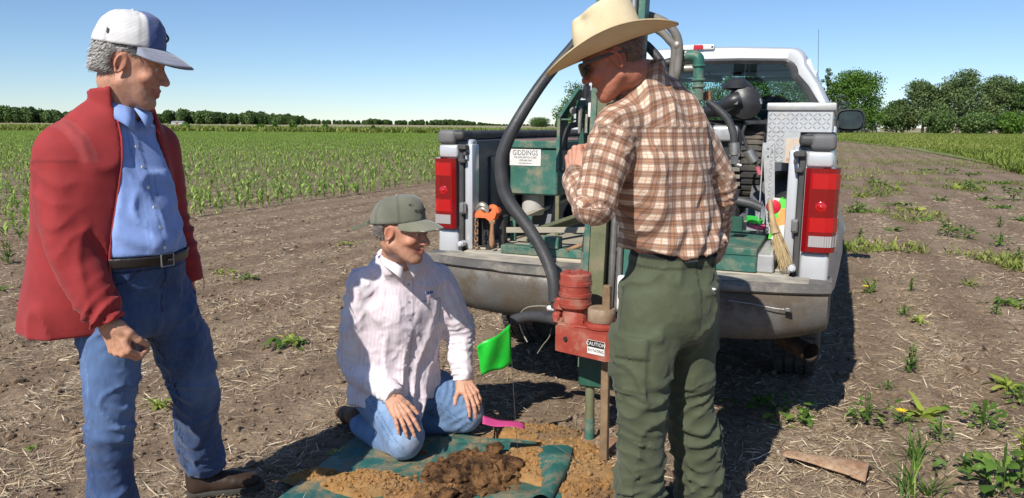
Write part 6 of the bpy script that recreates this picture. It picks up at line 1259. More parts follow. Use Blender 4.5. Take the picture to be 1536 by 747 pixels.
def build_cap(name, hc, HR, sc, root, R0, crown, tilt, mats, cz=.05, bill=.085, strap=False, cx=0.):
    rx, ry, rz = crown; ct, st_ = math.cos(tilt), math.sin(tilt); Rt = np.array([[ct, 0, st_], [0, 1, 0], [-st_, 0, ct]])
    def W(p): return ((np.asarray(p)+[cx, 0, 0])@Rt*sc)@HR+hc-R0     # local -> world rel
    V = []; col = []; nu, nv = 64, 26
    for j in range(nv):
        ph = (j/(nv-1))*math.pi/2
        for i in range(nu):
            t = 2*math.pi*i/nu; k = math.cos(ph)**.62; zz = math.sin(ph)**.95; x = -.012+rx*k*math.cos(t); y = ry*k*math.sin(t); z = cz-.012+(rz)*zz*(1-.06*max(0, -math.cos(t)))
            if math.cos(t) > 0: z += .012*math.cos(t)**2*math.sin(ph*2)
            p = np.array([x, y, z]); p[2] += -.004*abs(math.sin(3*t))*math.sin(ph)*0; cr_ = .0035*float(vnoise(p[None], 22, 3)[0])+.002*float(vnoise(p[None], 60, 4)[0]); p = p*(1+cr_/.1*.6); seamd = abs(((t/(math.pi/3)+.5) % 1)-.5)*math.pi/3*rx*k
            if seamd < .0025: p = p*.985
            V.append(W(p)); fr_ = math.cos(t) > .36
            if mats == 'white_blue': c = np.array([.085, .12, .28]) if (math.cos(t) > .67) else np.array([.68, .67, .66])*(1-.10*((i % 2) == (j % 2)))
            else: c = np.array([.145, .148, .110])*(1+.25*float(vnoise(p[None], 14, 6)[0]))
            if seamd < .004: c = c*.72
            if mats != 'white_blue' and j < 2: c = c*.85
            col.append(c)
    idx = [[j*nu+i, j*nu+(i+1) % nu, (j+1)*nu+(i+1) % nu, (j+1)*nu+i] for j in range(nv-1) for i in range(nu)]
    o = link(name, npmesh(name, np.array(V), np.array(idx), True, {'col': ('FLOAT_COLOR', np.column_stack([np.array(col), np.ones(len(V))]))}), cmat('cap_cloth_'+name+mats, weave=.3, wv=420, bumpn=(40, .35)).m, root); m_ = o.modifiers.new('s', 'SOLIDIFY'); m_.thickness = .003; m_.offset = 0
    # visor
    V = []; col = []; na, nr = 27, 12
    for j in range(nr):
        r_ = j/(nr-1)
        for i in range(na):
            t = (i/(na-1)-.5)*2; a_ = t*1.12; ix = -.012+rx*math.cos(a_)*.985; iy = ry*math.sin(a_)*.985; ext = bill*math.cos(t*math.pi/2)**.55; x = ix+ext*r_*1.; y = iy*(1+.04*r_); z = cz-.010-.020*(abs(y)/.075)**2*(.2+.8*r_)-(.20+.22*r_)*ext*r_+.004*math.sin(r_*9)*0
            V.append(W((x, y, z))); c = np.array([.25, .265, .33])*(1+.25*rng.random()) if mats == 'white_blue' else np.array([.175, .175, .130])
            if mats == 'white_blue' and (j % 2 == 0): c = c*.8
            if j == nr-1: c = c*.75
            if mats != 'white_blue' and j == nr-1 and i % 5 == 0: c = np.array([.5, .48, .42])
            col.append(c)
    idx = [[j*na+i, j*na+i+1, (j+1)*na+i+1, (j+1)*na+i] for j in range(nr-1) for i in range(na-1)]
    v = link('visor', npmesh('visor', np.array(V), np.array(idx), True, {'col': ('FLOAT_COLOR', np.column_stack([np.array(col), np.ones(len(V))]))}), cmat('visor_cloth_'+mats, weave=.3, wv=420, bumpn=(60, .2)).m, o); m_ = v.modifiers.new('s', 'SOLIDIFY'); m_.thickness = .004; m_.offset = -1
    b = MB(); b.sphere(W((-.012, 0, cz-.012+rz+.001)), .006, 10, 6); b.build('top_button', worn('cap_button_'+mats, (.6, .6, .6) if mats == 'white_blue' else (.30, .28, .16), rough=.9), o)
    if mats == 'white_blue':
        b = MB(); q = [W((-.012+rx*1.01*math.cos(a_)*k, ry*1.01*math.sin(a_)*k, z)) for a_, k, z in ((-2.02, .995, cz+.012), (-1.96, .995, cz+.012), (-1.96, .985, cz+.026), (-2.02, .985, cz+.026))]; b.prism(q, (W((0, -.001, 0))-W((0, 0, 0)))); b.build('side_tab', black_, o)
        b = MB(); q = [W((-.012+rx*(1.03-.16*(abs(t-.4))**2)*math.cos(.12*math.sin(t*6))*1.0-.045*t*t, .03*math.sin(t*6.5), cz+.018+.055*t)) for t in np.linspace(0, 1, 16)]; b.tube(q, .0035, 6); b.build('emblem', worn('emblem_dark', (.10, .09, .05), rough=.8), o)
    else:
        for row in range(2):
            for k in range(7 if row == 0 else 5):
                t = (k-(3 if row == 0 else 2))*.095-.02; a_ = t*1.9; z = cz+.050-row*.022; kk = math.cos(math.asin(min(.99, (z-cz+.012)/rz)))**.62*1.03+.03; c = W((-.012+rx*kk*math.cos(a_), ry*kk*math.sin(a_), z)); d1 = nrm(W((-.012+rx*kk*math.cos(a_+.05), ry*kk*math.sin(a_+.05), z))-c); u1 = nrm(W((-.012+rx*(kk-.10)*math.cos(a_), ry*(kk-.1)*math.sin(a_), z+.02))-c); n1 = np.cross(d1, u1)
                b = MB(); b.obox(c, (d1, u1, n1), (.0055, .0018, .0012)); b.obox(c+u1*.005, (d1, u1, n1), (.0055, .0014, .0012)); b.obox(c+d1*.004*(-1)**k+u1*.002, (d1, u1, n1), (.0015, .007, .0012)); b.build('embroidery', worn('embroidery', (.045, .042, .035), rough=.9) if 'embroidery' not in MATS else MATS['embroidery'], o)
    if strap:
        b = MB(); V = []
        pth = [W((-.012-rx*.96, -.035, cz-.006)), W((-.012-rx*1.02, -.045, cz-.010)), W((-.012-rx*1.25, -.055, cz-.022)), W((-.012-rx*1.62, -.062, cz-.030))]
        for p, q in zip(pth[:-1], pth[1:]): b.bar(p, q, .003, .016, (0, 0, 1), .001)
        b.build('cap_strap', worn('cap_strap_green', (.14, .145, .10), rough=.9), o)
    return o
person_left()
# ============================================================ PERSON: kneeling, white shirt
def person_kneeling():
    R0 = np.array([A(600, 620, 3.45)[0], 3.45, 0.]); root = empty('person', R0, label='kneeling man in white shirt, faded jeans and olive green cap, hands on his thighs', cat='person')
    f = nrm((.42, -.90, 0)); l = nrm(np.cross((0, 0, 1), f)); fu = nrm((.34, -.80, -.0))
    pel = A(592, 592, 3.50); pel[2] = .235; waist = A(592, 535, 3.44); chest = A(600, 455, 3.36); upc = A(603, 403, 3.32); nb = A(598, 386, 3.22)
    hc = A(603, 345, 3.08); HR = frame((.91, -.40, -.08)); sc = np.array([1.06, 1.04, 1.08]); HRs = HR*sc[:, None]
    sR = upc-l*.172+[0, 0, -.055]; sL = upc+l*.165+[0, 0, -.060]; eR = A(536, 545, 3.36); wR = A(588, 594, 3.20); eL = A(690, 500, 3.46); wL = A(694, 567, 3.40)
    hR = pel-l*.10; hL = pel+l*.10; kR = A(606, 652, 3.14); kR[2] = .085; kL = A(694, 628, 3.46); kL[2] = .085
    kR[:2] = A(607, 667, 3.2)[:2]*0+atZ(607, 672, .07)[:2]; kL[:2] = atZ(697, 633, .07)[:2]
    back = nrm(pel-(kR+kL)/2*1.0); back = nrm([back[0], back[1], 0]); aR = kR+nrm(hR*[1, 1, 0]-kR*[1, 1, 0]+[-.03, 0, 0])*.40; aL = kL+nrm(hL*[1, 1, 0]-kL*[1, 1, 0]+[.0, 0, 0])*.40; aR[2] = aL[2] = .055
    hR2 = lerp(kR, hR, 1.0); hR2[2] = .23; hL2 = hL.copy(); hL2[2] = .23
    o = dict(name='kneel', skin=(.50, .26, .17), hair=(.14, .12, .10), smile=.009, stub=.35, eye=.002)
    Vh, Fh, Ch = make_head(o, HRs, hc, [(hc+np.array([-.03, 0, -.05])@HR, .055, .062), (lerp(hc, nb, .6), .060, .064), (nb, .066, .068), (upc, .09, .07)])
    tR, tL = nrm(kR+[0, 0, .06]-hR2), nrm(kL+[0, 0, .06]-hL2)
    hx = nrm(A(612, 640, 3.10)-wR); Rr = hframe(hx, nrm(np.array([-.05, -.45, 1]))); cr_ = [(.20, .28, .15), (.22, .30, .15), (.25, .30, .15), (.25, .32, .2)]
    Vr, Fr, Cr = make_hand(False, cr_, .10, (.55, .30, .15), R=Rr*1.02, c=wR+hx*.012, elbow=eR, skin=(.52, .285, .19)); hx2 = nrm(A(714, 604, 3.30)-wL); Rl = hframe(hx2, nrm(np.array([.15, -.45, 1]))); Vl, Fl, Cl = make_hand(True, [(.28, .35, .2), (.32, .38, .2), (.42, .45, .3), (.5, .5, .3)], .08, (.75, .35, .2), R=Rl*1.02, c=wL+hx2*.01, elbow=eL, skin=(.52, .285, .19))
    def core(P):
        d = chain(P, [pel, waist, chest, upc], [.15, .15, .15, .13], [.11, .12, .11, .08], l, n=2)
        for c_, rr in (([hR2, kR+[0, 0, .02], lerp(kR, aR, .3), aR], (.08, .05, .04, .035)), ([hL2, kL+[0, 0, .02], lerp(kL, aL, .3), aL], (.08, .05, .04, .035)), ([sR, eR, wR], (.05, .042, .028)), ([sL, eL, wL], (.05, .042, .028))): d = smin(d, chain(P, c_, rr), .03)
        return d
    al = np.array([pel, waist, upc, eR, wR, eL, wL, kR, aR, kL, aL]); Vb, Fb = body_core(core, al.min(0)-.14, al.max(0)+.14)
    V, F_, Cc = join([(Vh, Fh, Ch), (Vr, Fr, Cr), (Vl, Fl, Cl), (Vb, Fb, np.array(o['skin']))]); put('body', V, F_, Cc, SKIN, root, R0); eyes(o, HRs, hc, root, R0)
    def hfn(P):
        d = ell(P, (-.014, 0, .028), (.101, .080, .092)); d = smin(d, cap(P, (-.072, -.03, -.015), (-.072, .03, -.015), .030), .03); d = smax(d, -(P[:, 2]+.046-.25*np.clip(-.05-P[:, 0], 0, .03)), .012); d = smax(d, P[:, 2]-.08, .01); d = smax(d, P[:, 0]-.048+.25*(P[:, 2]-.03), .012)
        cut = smin(rbox(P, (.03, 0, -.02), (.055, .2, .038), .01), sph(P*[1, 0, 1]+[.004, 0, .005], [0, 0, 0], .034), .01); return smax(d, -cut, .008)+.003*fbm(P, (26, 60, 26), 3, 8)
    V, F_ = surface(hfn, (-.16, -.11, -.09), (.09, .11, .12), .005); N_ = vnormals(V, F_); W_ = transf(V*sc, HR, hc); ho = put('hair', W_, F_, np.array([.12, .10, .085])*(.75+.5*rng.random((len(V), 1))), HAIRM, root, R0)
    k = rng.integers(0, len(V), 3500); fl = np.tile([-.7, 0, -.6], (len(k), 1)); hairs('hair_strands', W_[k], N_[k]@HR, fl@HR, .013, .0009, [(.20, .17, .15), (.09, .075, .06), (.30, .27, .24)], ho, R0, .08)
    build_cap('cap', hc, HR, sc, root, R0, crown=(.110, .089, .098), tilt=.15, mats='olive', cz=.044, bill=.080, strap=True)
    ws = np.array([.77, .72, .74])
    sp = [A(588, 588, 3.46)+[0, 0, -.02], waist, chest, upc+[0, 0, -.005], nb+[0, 0, -.02]]
    def parts(P):
        d, U = chain(P, sp, np.array([.198, .186, .190, .136, .076]), np.array([.175, .160, .150, .100, .072]), l, 2.3, .02, True, n=3)
        a1, U1 = chain(P, [sR, lerp(sR, eR, .55)+[-.012, 0, 0], eR+[0, 0, .0], lerp(eR, wR, .5)+[-.006, 0, -.004], wR], [.074, .074, .070, .058, .046], None, l, 2, .012, True, n=3)
        a2, U2 = chain(P, [sL, lerp(sL, eL, .5), eL, lerp(eL, wL, .5), wL], [.072, .070, .060, .050, .044], None, l, 2, .012, True, n=3); return d, a1, a2, U, U1, U2
    L1 = np.linalg.norm(eR-sR); L2 = np.linalg.norm(eL-sL); LL1 = L1+np.linalg.norm(wR-eR); LL2 = L2+np.linalg.norm(wL-eL)
    def wr(P): return .008*fbm(P, (8, 8, 4), 2, 41)+.010*crum(P, (8, 8, 4.5), 45)+.005*crum(P, (19, 19, 12), 47)-.003
    def shirt(P):
        d, a1, a2, U, U1, U2 = parts(P); a1 = a1+folds(P, U1, L1, .014, .06, .09, 1.4, 31)+folds(P, U1, LL1-.03, .009, .04, .07, .8, 33)+folds(P, U1, .08, .009, .08, .10, 1.6, 34); a2 = a2+folds(P, U2, L2, .012, .05, .10, 1.4, 35)+folds(P, U2, LL2-.02, .008, .04, .06, .9, 36)
        s_ = (P-upc)@l; fr = (P-upc)@f; front = fr > 0; tail = ((P-A(612, 560, 3.4))@l)
        d = smin(d, cap(P, sR, sL, .070, .066), .04); d = d-.014*(1-np.abs(np.sin(np.arctan2(fr+.05, s_)*4.5+5*P[:, 2]+2.6*vnoise(P, (4, 4, 2), 7))))**1.5*np.clip((upc[2]-.10-P[:, 2])/.3, 0, 1)+.004
        d = d-.0030*(np.abs(s_+.005) < .019)*front-.0026*((np.abs(s_-.095) < .058) & (P[:, 2] < upc[2]-.13) & (P[:, 2] > upc[2]-.27+.25*np.abs(s_-.095)*.8))*front
        hem = .175+.05*np.abs(np.sin(s_*9))-.10*np.exp(-((s_-.09)/.07)**2)*front+.05*np.exp(-((s_+.01)/.05)**2)*front; d = smax(d, hem-P[:, 2], .006)
        thigh = np.minimum(chain(P, [hR2, kR+[0, 0, .03]], [.10, .078]), chain(P, [hL2, kL+[0, 0, .03]], [.10, .078])); d = smin(d, smax(thigh-.016, smax(hem-P[:, 2], (P-upc)@f-.24, .01), .01), .03)
        d = smax(d, -(thigh-.004), .006); r_ = smin(smin(d, a1, .025), a2, .025)-wr(P); r_ = smax(r_, (P-wR-nrm(wR-eR)*.012)@nrm(wR-eR), .004) if False else r_
        c1 = smax(cap(P, wR+nrm(wR-eR)*.045, wR+nrm(wR-eR)*.012, .06), -9+P[:, 0]*0, .01); r_ = smax(r_, -smax((P-wR-nrm(wR-eR)*.010)@-nrm(wR-eR)*1., sph(P, wR+nrm(wR-eR)*.05, .075), .004), .003); r_ = smax(r_, -smax(-(P-wL-nrm(wL-eL)*.010)@nrm(wL-eL), sph(P, wL+nrm(wL-eL)*.05, .075), .004), .003)
        return smax(r_, -cap(P, nb+f*.035+[0, 0, .0], nb+f*.05+[0, 0, .2], .052, .075), .008)
    al = np.array([sp[0], nb, sR, sL, eR, wR, eL, wL]); V, F_ = surface(shirt, np.minimum(al.min(0)-.20, [9, 9, .10]), al.max(0)+.22, .0075)
    d, a1, a2, U, U1, U2 = parts(V); s_ = (V-upc)@l; front = (V-upc)@f > 0; arms = np.minimum(a1, a2) < .0; c_ = np.tile(ws, (len(V), 1))*(1-np.array([.06, .19, .14])*(np.sin(U[:, 0]*2*math.pi/.016)*.5+.5)[:, None]*(~arms[:, None]))
    tor = front & ~arms; c_[tor & (np.abs(np.abs(s_+.005)-.020) < .0035)] *= .72; pe = tor & (np.abs(np.abs(s_-.095)-.058) < .004) & (V[:, 2] < upc[2]-.13) & (V[:, 2] > upc[2]-.24); c_[pe] *= .7; c_[tor & (np.abs(s_-.095) < .058) & (np.abs(V[:, 2]-upc[2]+.13) < .004)] *= .62
    for a_, U_, LL in ((a1, U1, LL1), (a2, U2, LL2)): c_[(a_ < .0) & (np.abs(U_[:, 1]-LL+.055) < .0035)] *= .72
    sh = put('shirt', V, F_, c_, cmat('white_shirt_cloth', weave=.1, bumpn=(30, .3), sheen=.1).m, root, R0)
    def onto(z, s, up0=.35):
        b0 = upc+(waist-upc)*((upc[2]-z)/(upc[2]-waist[2])); p = b0+f*up0+l*s
        for it in range(40): p = p-f*float(shirt(p[None])[0])*.8
        return p
    for k in range(6): p = onto(upc[2]-.05-k*.075, -.005); b = MB(); b.cyl(p-R0-f*.001, p-R0+f*.0025, .0055, seg=10); b.build('button', worn('button_grey', (.45, .43, .42), rough=.4), sh)
    for k, (dx, dz, w_, h_) in enumerate(((-.016, .018, .004, .010), (-.006, .018, .004, .010), (.004, .020, .004, .010), (.012, .018, .004, .010), (0, .002, .026, .002))):
        p = onto(upc[2]-.115+dz, .095+dx); b = MB(); b.obox(p-R0+f*.001, (l, f, np.array([0, 0, 1.])), (w_*.8, .001, h_*.6)); b.build('embroidery', worn('shirt_logo_blue', (.06, .12, .35), rough=.8) if k < 4 else worn('shirt_logo_red', (.45, .08, .08), rough=.8), sh)
    def leaf(b, s):
        base = []
        for t in np.linspace(0, 1, 9):
            an = math.pi*(1-t)*.96; c_2 = nb+[0, 0, .018-.034*t*t]+f*(.008+.01*t); e_ = f*math.cos(an)*.068+l*s*math.sin(an)*.070; top = c_2+e_*.95+[0, 0, .018]; w_ = .030+.042*t**3; bot = c_2+e_*(1.12+.2*t)+np.array([0, 0, .018-w_])+f*.012*t**3+l*s*.026*t**4; base += [top, (top+bot)/2+e_*.03, bot]
        b.grid([x-R0 for x in base], 3, 9)
    for s in (1, -1): b = MB(); leaf(b, s); o_ = b.build('collar', worn('shirt_collar_white', tuple(ws), tuple(ws*.93), rough=.9, bump=.15), sh, fixn=False); m_ = o_.modifiers.new('s', 'SOLIDIFY'); m_.thickness = .003
    # jeans
    jb, jf2 = (.085, .155, .30), (.24, .35, .52)
    def jp(P):
        hip = ell(P, pel+[0, 0, .0], (.19, .17, .14), frame(f)); r1, U1 = chain(P, [hR2, lerp(hR2, kR, .5)+[0, 0, .05], kR+[0, 0, .035]+tR*.01], [.108, .100, .082], [.108, .104, .084], l, 2, .02, True, n=3); r2, U2 = chain(P, [hL2, lerp(hL2, kL, .5)+[0, 0, .05], kL+[0, 0, .035]+tL*.01], [.105, .098, .082], [.108, .102, .084], l, 2, .02, True, n=3)
        q1 = chain(P, [kR+[0, 0, .004], lerp(kR, aR, .5)+[0, 0, -.005], aR], [.066, .070, .062]); q2 = chain(P, [kL+[0, 0, .004], lerp(kL, aL, .5)+[0, 0, -.005], aL], [.066, .070, .062]); return hip, r1, r2, q1, q2, U1, U2
    LR, LL = np.linalg.norm(kR-hR2), np.linalg.norm(kL-hL2)
    def jeans(P):
        hip, r1, r2, q1, q2, U1, U2 = jp(P); r1 = r1+folds(P, U1, .12, .010, .055, .12, 1.6, 51)+folds(P, U1, LR, .008, .05, .06, 2., 52); r2 = r2+folds(P, U2, .15, .014, .05, .14, 1.9, 53)+folds(P, U2, LL, .006, .05, .05, 2., 54)
        d = smin(smin(r1, q1, .022), smin(r2, q2, .022), .012); d = smin(d, hip, .03)-.004*fbm(P, 12, 3, 55); return smax(d, .004-P[:, 2], .012)
    al = np.array([pel, hR2, hL2, kR, kL, aR, aL]); V, F_ = surface(jeans, np.minimum(al.min(0)-.16, [9, 9, -.02]), al.max(0)+.17, .0075); hip, r1, r2, q1, q2, U1, U2 = jp(V)
    c_ = denim(jb, jf2, V, None, seed=25, wear=[(kR+tR*.06+[0, 0, .07], .11), (kL+tL*.06+[0, 0, .06], .11), (lerp(hR2, kR, .6)+[0, 0, .12], .14)]); dust = np.exp(-((V-kR-tR*.07-[0, 0, .05])**2).sum(1)/.0022)+np.exp(-((V-kL-tL*.07-[0, 0, .04])**2).sum(1)/.0022); c_ = c_*(1-.5*np.clip(dust, 0, 1)[:, None])+np.array([.34, .29, .22])*.5*np.clip(dust, 0, 1)[:, None]
    for r_, U_, sg in ((r1, U1, -1), (r2, U2, 1)):
        for a0 in (2.5, 2.75): c_[(r_ < .008) & (np.abs(U_[:, 2]-a0*1.) < .022) & (r_ <= np.minimum(r1, r2)+1e-6)] *= .55
    put('jeans', V, F_, c_, cmat('denim_light', weave=.25, wv=700, bumpn=(34, .3), sheen=.15).m, root, R0)
    b2 = cmat('boot_tan_c', base=(.09, .05, .03), rough=.6, sheen=0).m; s2 = cmat('boot_sole_k', base=(.05, .045, .038), rough=.85, sheen=0).m
    for a_, k_ in ((aR, kR), (aL, kL)):
        dd = nrm((a_-k_)*[1, 1, 0]); 
        def bf(P, a_=a_, dd=dd): return smax(smin(chain(P, [a_-dd*.05+[0, 0, .01], a_+dd*.04+[0, 0, .01]], [.05, .045]), chain(P, [a_+dd*.03+[0, 0, .03], a_+dd*.07+[0, 0, .015], a_+dd*.20+[0, 0, -.005]], [.045, .046, .042], [.05, .042, .034]), .03), -P[:, 2]+.003, .01)
        V, F_ = surface(bf, a_-.27, a_+.27, .011); put('boot', V, F_, np.ones(3), b2, root, R0)
person_kneeling()
# ============================================================ PERSON: straw hat and plaid shirt, seen from behind
def plaid_mat():
    m = NT('plaid_cloth'); uvw = m.new('ShaderNodeAttribute', attribute_name='cloth').outputs['Vector']; sp = m.new('ShaderNodeSeparateXYZ'); m.L(uvw, sp.inputs[0]); M = lambda *a_: m.math(*a_)
    def per(s): x = M('DIVIDE', s, .0385); return M('FRACT', x)
    def between(f, a_, b_): return M('MULTIPLY', M('GREATER_THAN', f, a_), M('LESS_THAN', f, b_))
    fx, fy = per(sp.outputs[0]), per(sp.outputs[1]); c = (.66, .54, .43)
    bx, by = between(fx, .44, .98), between(fy, .44, .98); br = (.20, .085, .045)
    c = m.mix(M('MULTIPLY', bx, .66), c, br); c = m.mix(M('MULTIPLY', by, .66), c, br)
    for f in (fx, fy): c = m.mix(M('MULTIPLY', between(f, .60, .66), .45), c, (.09, .05, .05)); c = m.mix(M('MULTIPLY', between(f, .82, .88), .45), c, (.09, .05, .05)); c = m.mix(M('MULTIPLY', between(f, .195, .245), .6), c, (.50, .17, .05)); c = m.mix(M('MULTIPLY', between(f, .70, .74), .5), c, (.50, .18, .05))
    a_ = m.new('ShaderNodeAttribute', attribute_name='col').outputs['Color']; c = m.mix(1., c, a_, 'MULTIPLY'); m.base(c); m.rough(.85); m.b.inputs['Sheen Weight'].default_value = .1; m.b.inputs['Specular IOR Level'].default_value = .2
    nb_ = m.bump(m.noise(34, 6, m.co(), .65), .25, .006); return m.m
def person_right():
    R0 = np.array([A(1000, 420, 2.50)[0], 2.50, 0.]); root = empty('person', R0, label='man in straw hat, sunglasses, brown plaid shirt and olive cargo trousers, standing at the rig', cat='person')
    f = nrm((-.62, .78, 0)); l = nrm(np.cross((0, 0, 1), f)); fh = nrm((-.50, .86, 0)); lh = nrm(np.cross((0, 0, 1), fh))
    pel = A(1004, 440, 2.52); waist = A(1010, 378, 2.53); chest = A(992, 250, 2.50); upc = A(978, 165, 2.48); nb = A(962, 128, 2.45)
    hc = A(921, 88, 2.40); hc2 = A(918, 91, 2.40); HR = frame((-.93, .16, -.36), (-.36, 0, 1)); sc = np.array([.93, .98, .97]); HRs = HR*sc[:, None]
    sL = A(914, 190, 2.36); sR = A(1052, 172, 2.62); eL = A(884, 308, 2.24); wL = A(872, 250, 2.46); eR = A(1082, 300, 2.70); wR = A(1010, 300, 2.95)
    sL = upc+l*.150+[0, 0, -.055]; sR = upc-l*.160+[0, 0, -.055]; eL = A(893, 303, 2.30); wL = A(861, 268, 2.50); eR = A(1079, 282, 2.66); wR = A(1068, 378, 2.84)
    hL = pel+lh*.088; hR = pel-lh*.088; kL = A(962, 590, 2.44); aL = A(955, 790, 2.52); kR = A(1035, 590, 2.62); aR = A(1050, 770, 2.70)
    o = dict(name='right', skin=(.42, .165, .105), hair=(.11, .065, .04), gape=.014, stub=.05, eye=.003, lines=.1)
    Vh, Fh, Ch = make_head(o, HRs, hc, [(hc+np.array([-.03, 0, -.05])@HR, .056, .062), (lerp(hc, nb, .6), .056, .060), (nb, .062, .062), (upc, .09, .07)])
    hx = nrm(A(862, 215, 2.57)-wL); Rl = hframe(hx, nrm(np.array([-.75, -.6, .1]))); Vl, Fl, Cl = make_hand(True, [(1.0, 1.1, .7), (1.1, 1.2, .7), (1.2, 1.2, .7), (1.3, 1.2, .7)], .04, (.15, .05, .15), R=Rl, c=wL+hx*.01, elbow=eL, skin=(.50, .26, .18))
    hx2 = nrm(np.array([-.3, .9, .2])); Rr = hframe(hx2, (0, 0, 1)); Vr, Fr, Cr = make_hand(False, [(.8, .9, .5)]*4, .04, R=Rr, c=wR, elbow=eR, skin=(.46, .24, .16))
    def core(P):
        d = chain(P, [pel, waist, chest, upc], [.14, .14, .15, .12], [.10, .11, .11, .08], [lh, lh, l, l], n=2)
        for c_, rr in (([hR, kR, aR], (.08, .055, .04)), ([hL, kL, aL], (.08, .055, .04)), ([sR, eR, wR], (.05, .04, .028)), ([sL, eL, wL], (.05, .04, .028))): d = smin(d, chain(P, c_, rr), .03)
        return d
    al = np.array([pel, waist, upc, eR, wR, eL, wL, kR, aR, kL, aL]); Vb, Fb = body_core(core, al.min(0)-.14, al.max(0)+.14)
    V, F_, Cc = join([(Vh, Fh, Ch), (Vr, Fr, Cr), (Vl, Fl, Cl), (Vb, Fb, np.array(o['skin']))]); put('body', V, F_, Cc, SKIN, root, R0); eyes(o, HRs, hc, root, R0)
    Vs_, Fs_ = surface(lambda P: smax(smax(smax(ell(P, (-.014, 0, .032), (.101, .079, .090)), -(P[:, 2]+.040), .01), P[:, 0]-.03+.2*P[:, 2], .01), -smin(rbox(P, (.03, 0, -.02), (.05, .2, .040), .01), sph(P*[1, 0, 1]+[.004, 0, .005], [0, 0, 0], .034), .01), .01)+.0010*fbm(P, 60, 2, 3), (-.15, -.11, -.08), (.08, .11, .13), .006)
    W_ = transf(Vs_*sc, HR, hc); ho = put('hair', W_, Fs_, np.array([.15, .08, .055]), HAIRM, root, R0); N_ = vnormals(Vs_, Fs_); k = rng.integers(0, len(Vs_), 3500); hairs('hair_strands', W_[k], N_[k]@HR, np.tile([-.4, 0, -.8], (len(k), 1))@HR, .007, .0007, [(.12, .07, .045), (.20, .12, .08), (.07, .04, .03)], ho, R0, .1)
    def H_(p): return (np.asarray(p, float)*sc)@HR+hc-R0
    # sunglasses
    sg = empty('sunglasses_mount', (0, 0, 0)) if False else None; b = MB()
    for s in (-1, 1):
        b.tube([H_((.100, .052*s, .012)), H_((.085, .070*s, .016)), H_((.04, .079*s, .016)), H_((-.01, .080*s, .012)), H_((-.06, .070*s, .004))], [.007, .0065, .005, .0038, .003], 8, n=3)
    b.tube([H_((.112, -.012, .010)), H_((.116, 0, .013)), H_((.112, .012, .010))], .003, 6, n=3); gl_ = b.build('sunglasses', blackp, root)
    for s in (-1, 1):
        b = MB(); V = []
        for j in range(5):
            r_ = j/4
            for k in range(20): t = 2*math.pi*k/20; th_ = math.radians(27+23*r_*math.cos(t)); V.append(H_((.1165*math.cos(th_)**.8, s*.082*math.sin(th_)*1.05, .001+.0215*r_*math.copysign(abs(math.sin(t))**.8, math.sin(t)))))
        b.grid(V, 20, 5, True); o_ = b.build('lens', worn('lens_dark', (.010, .009, .009), rough=.25, bump=0), gl_); m_ = o_.modifiers.new('s', 'SOLIDIFY'); m_.thickness = .0025
    # straw hat
    def H_(p): return (np.asarray(p, float)*[1.04, 1.04, 1.06])@HR+hc2-R0
    sm = NT('woven_straw'); a_ = sm.new('ShaderNodeAttribute', attribute_name='cloth').outputs['Vector']; mp = sm.new('ShaderNodeMapping'); mp.inputs['Scale'].default_value = (60, 60, 60); sm.L(a_, mp.inputs[0]); ck = sm.new('ShaderNodeTexChecker'); ck.inputs['Scale'].default_value = 4; sm.L(mp.outputs[0], ck.inputs[0]); nz = sm.noise(9, 5)
    sm.base(sm.mix(sm.ramp(nz, [(.35, 0.), (.7, 1.)]), sm.mix(ck.outputs[1], (.76, .62, .39), (.66, .52, .31)), (.80, .69, .46))); sm.rough(.75); sm.bump(ck.outputs[1], .5, .002); tr = sm.new('ShaderNodeBsdfTranslucent'); tr.inputs[0].default_value = (.70, .48, .22, 1); mxs = sm.new('ShaderNodeMixShader'); mxs.inputs[0].default_value = .18; sm.L(sm.b.outputs[0], mxs.inputs[1]); sm.L(tr.outputs[0], mxs.inputs[2]); sm.L(mxs.outputs[0], sm.n['Material Output'].inputs[0])
    V, UV = [], []; nu = 72; rings = []
    for j in range(13): t = j/12; rings.append(('b', t))
    for j in range(1, 16): rings.append(('c', j/15))
    hcz = .030
    for kd, t in rings:
        for i in range(nu):
            a2 = 2*math.pi*i/nu; ca, sa = math.cos(a2), math.sin(a2)
            if kd == 'b':    # brim from the outer edge in
                r_ = 1-t; w_ = .087+.013*abs(ca); x = -.008+ca*(.101+w_*r_); y = sa*(.086+w_*.92*r_); z = hcz+.044*abs(sa)**2.2*r_**1.3*1.0-.008*(ca > 0)*ca**2*r_**1.2-.004*(ca < 0)*ca**2*r_+.003*math.sin(3*a2+1)*r_
            else:
                q = min(1, t/.80); top = max(0, (t-.80)/.20); k_ = 1-.16*q**2.2; rr = k_*(1-top)**.9 if top else k_; x = -.008+ca*.101*rr-.006*q; y = sa*.086*rr*(1-.20*q**2*(ca > 0)*ca); z = hcz+.122*q+.010*math.sin(top*1.57)+.012*(q**2)*(-ca)*(1-top)
                cre = math.exp(-(y/.022)**2)*(1 if top else .35*q**4); z -= .030*cre*(.25+.75*top)
                fp = math.exp(-((ca-.75)/.35)**2)*math.exp(-((abs(sa)-.62)/.30)**2)*math.exp(-((q-.88)/.28)**2); y *= 1-.30*fp; x -= .008*fp
                dd = math.exp(-((a2-2*math.pi+.0-(-.9))**2)/.03)*0; dn = math.exp(-((q-.80)/.10)**2)*math.exp(-((((a2+math.pi) % (2*math.pi))-math.pi-.95)/.25)**2); x *= 1-.12*dn; y *= 1-.12*dn
            V.append(H_((x, y, z+.004))); UV.append((a2*.09, t*(.09 if kd == 'b' else .14)+(0 if kd == 'b' else .2), 0))
    idx = [[j*nu+i, j*nu+(i+1) % nu, (j+1)*nu+(i+1) % nu, (j+1)*nu+i] for j in range(len(rings)-1) for i in range(nu)]
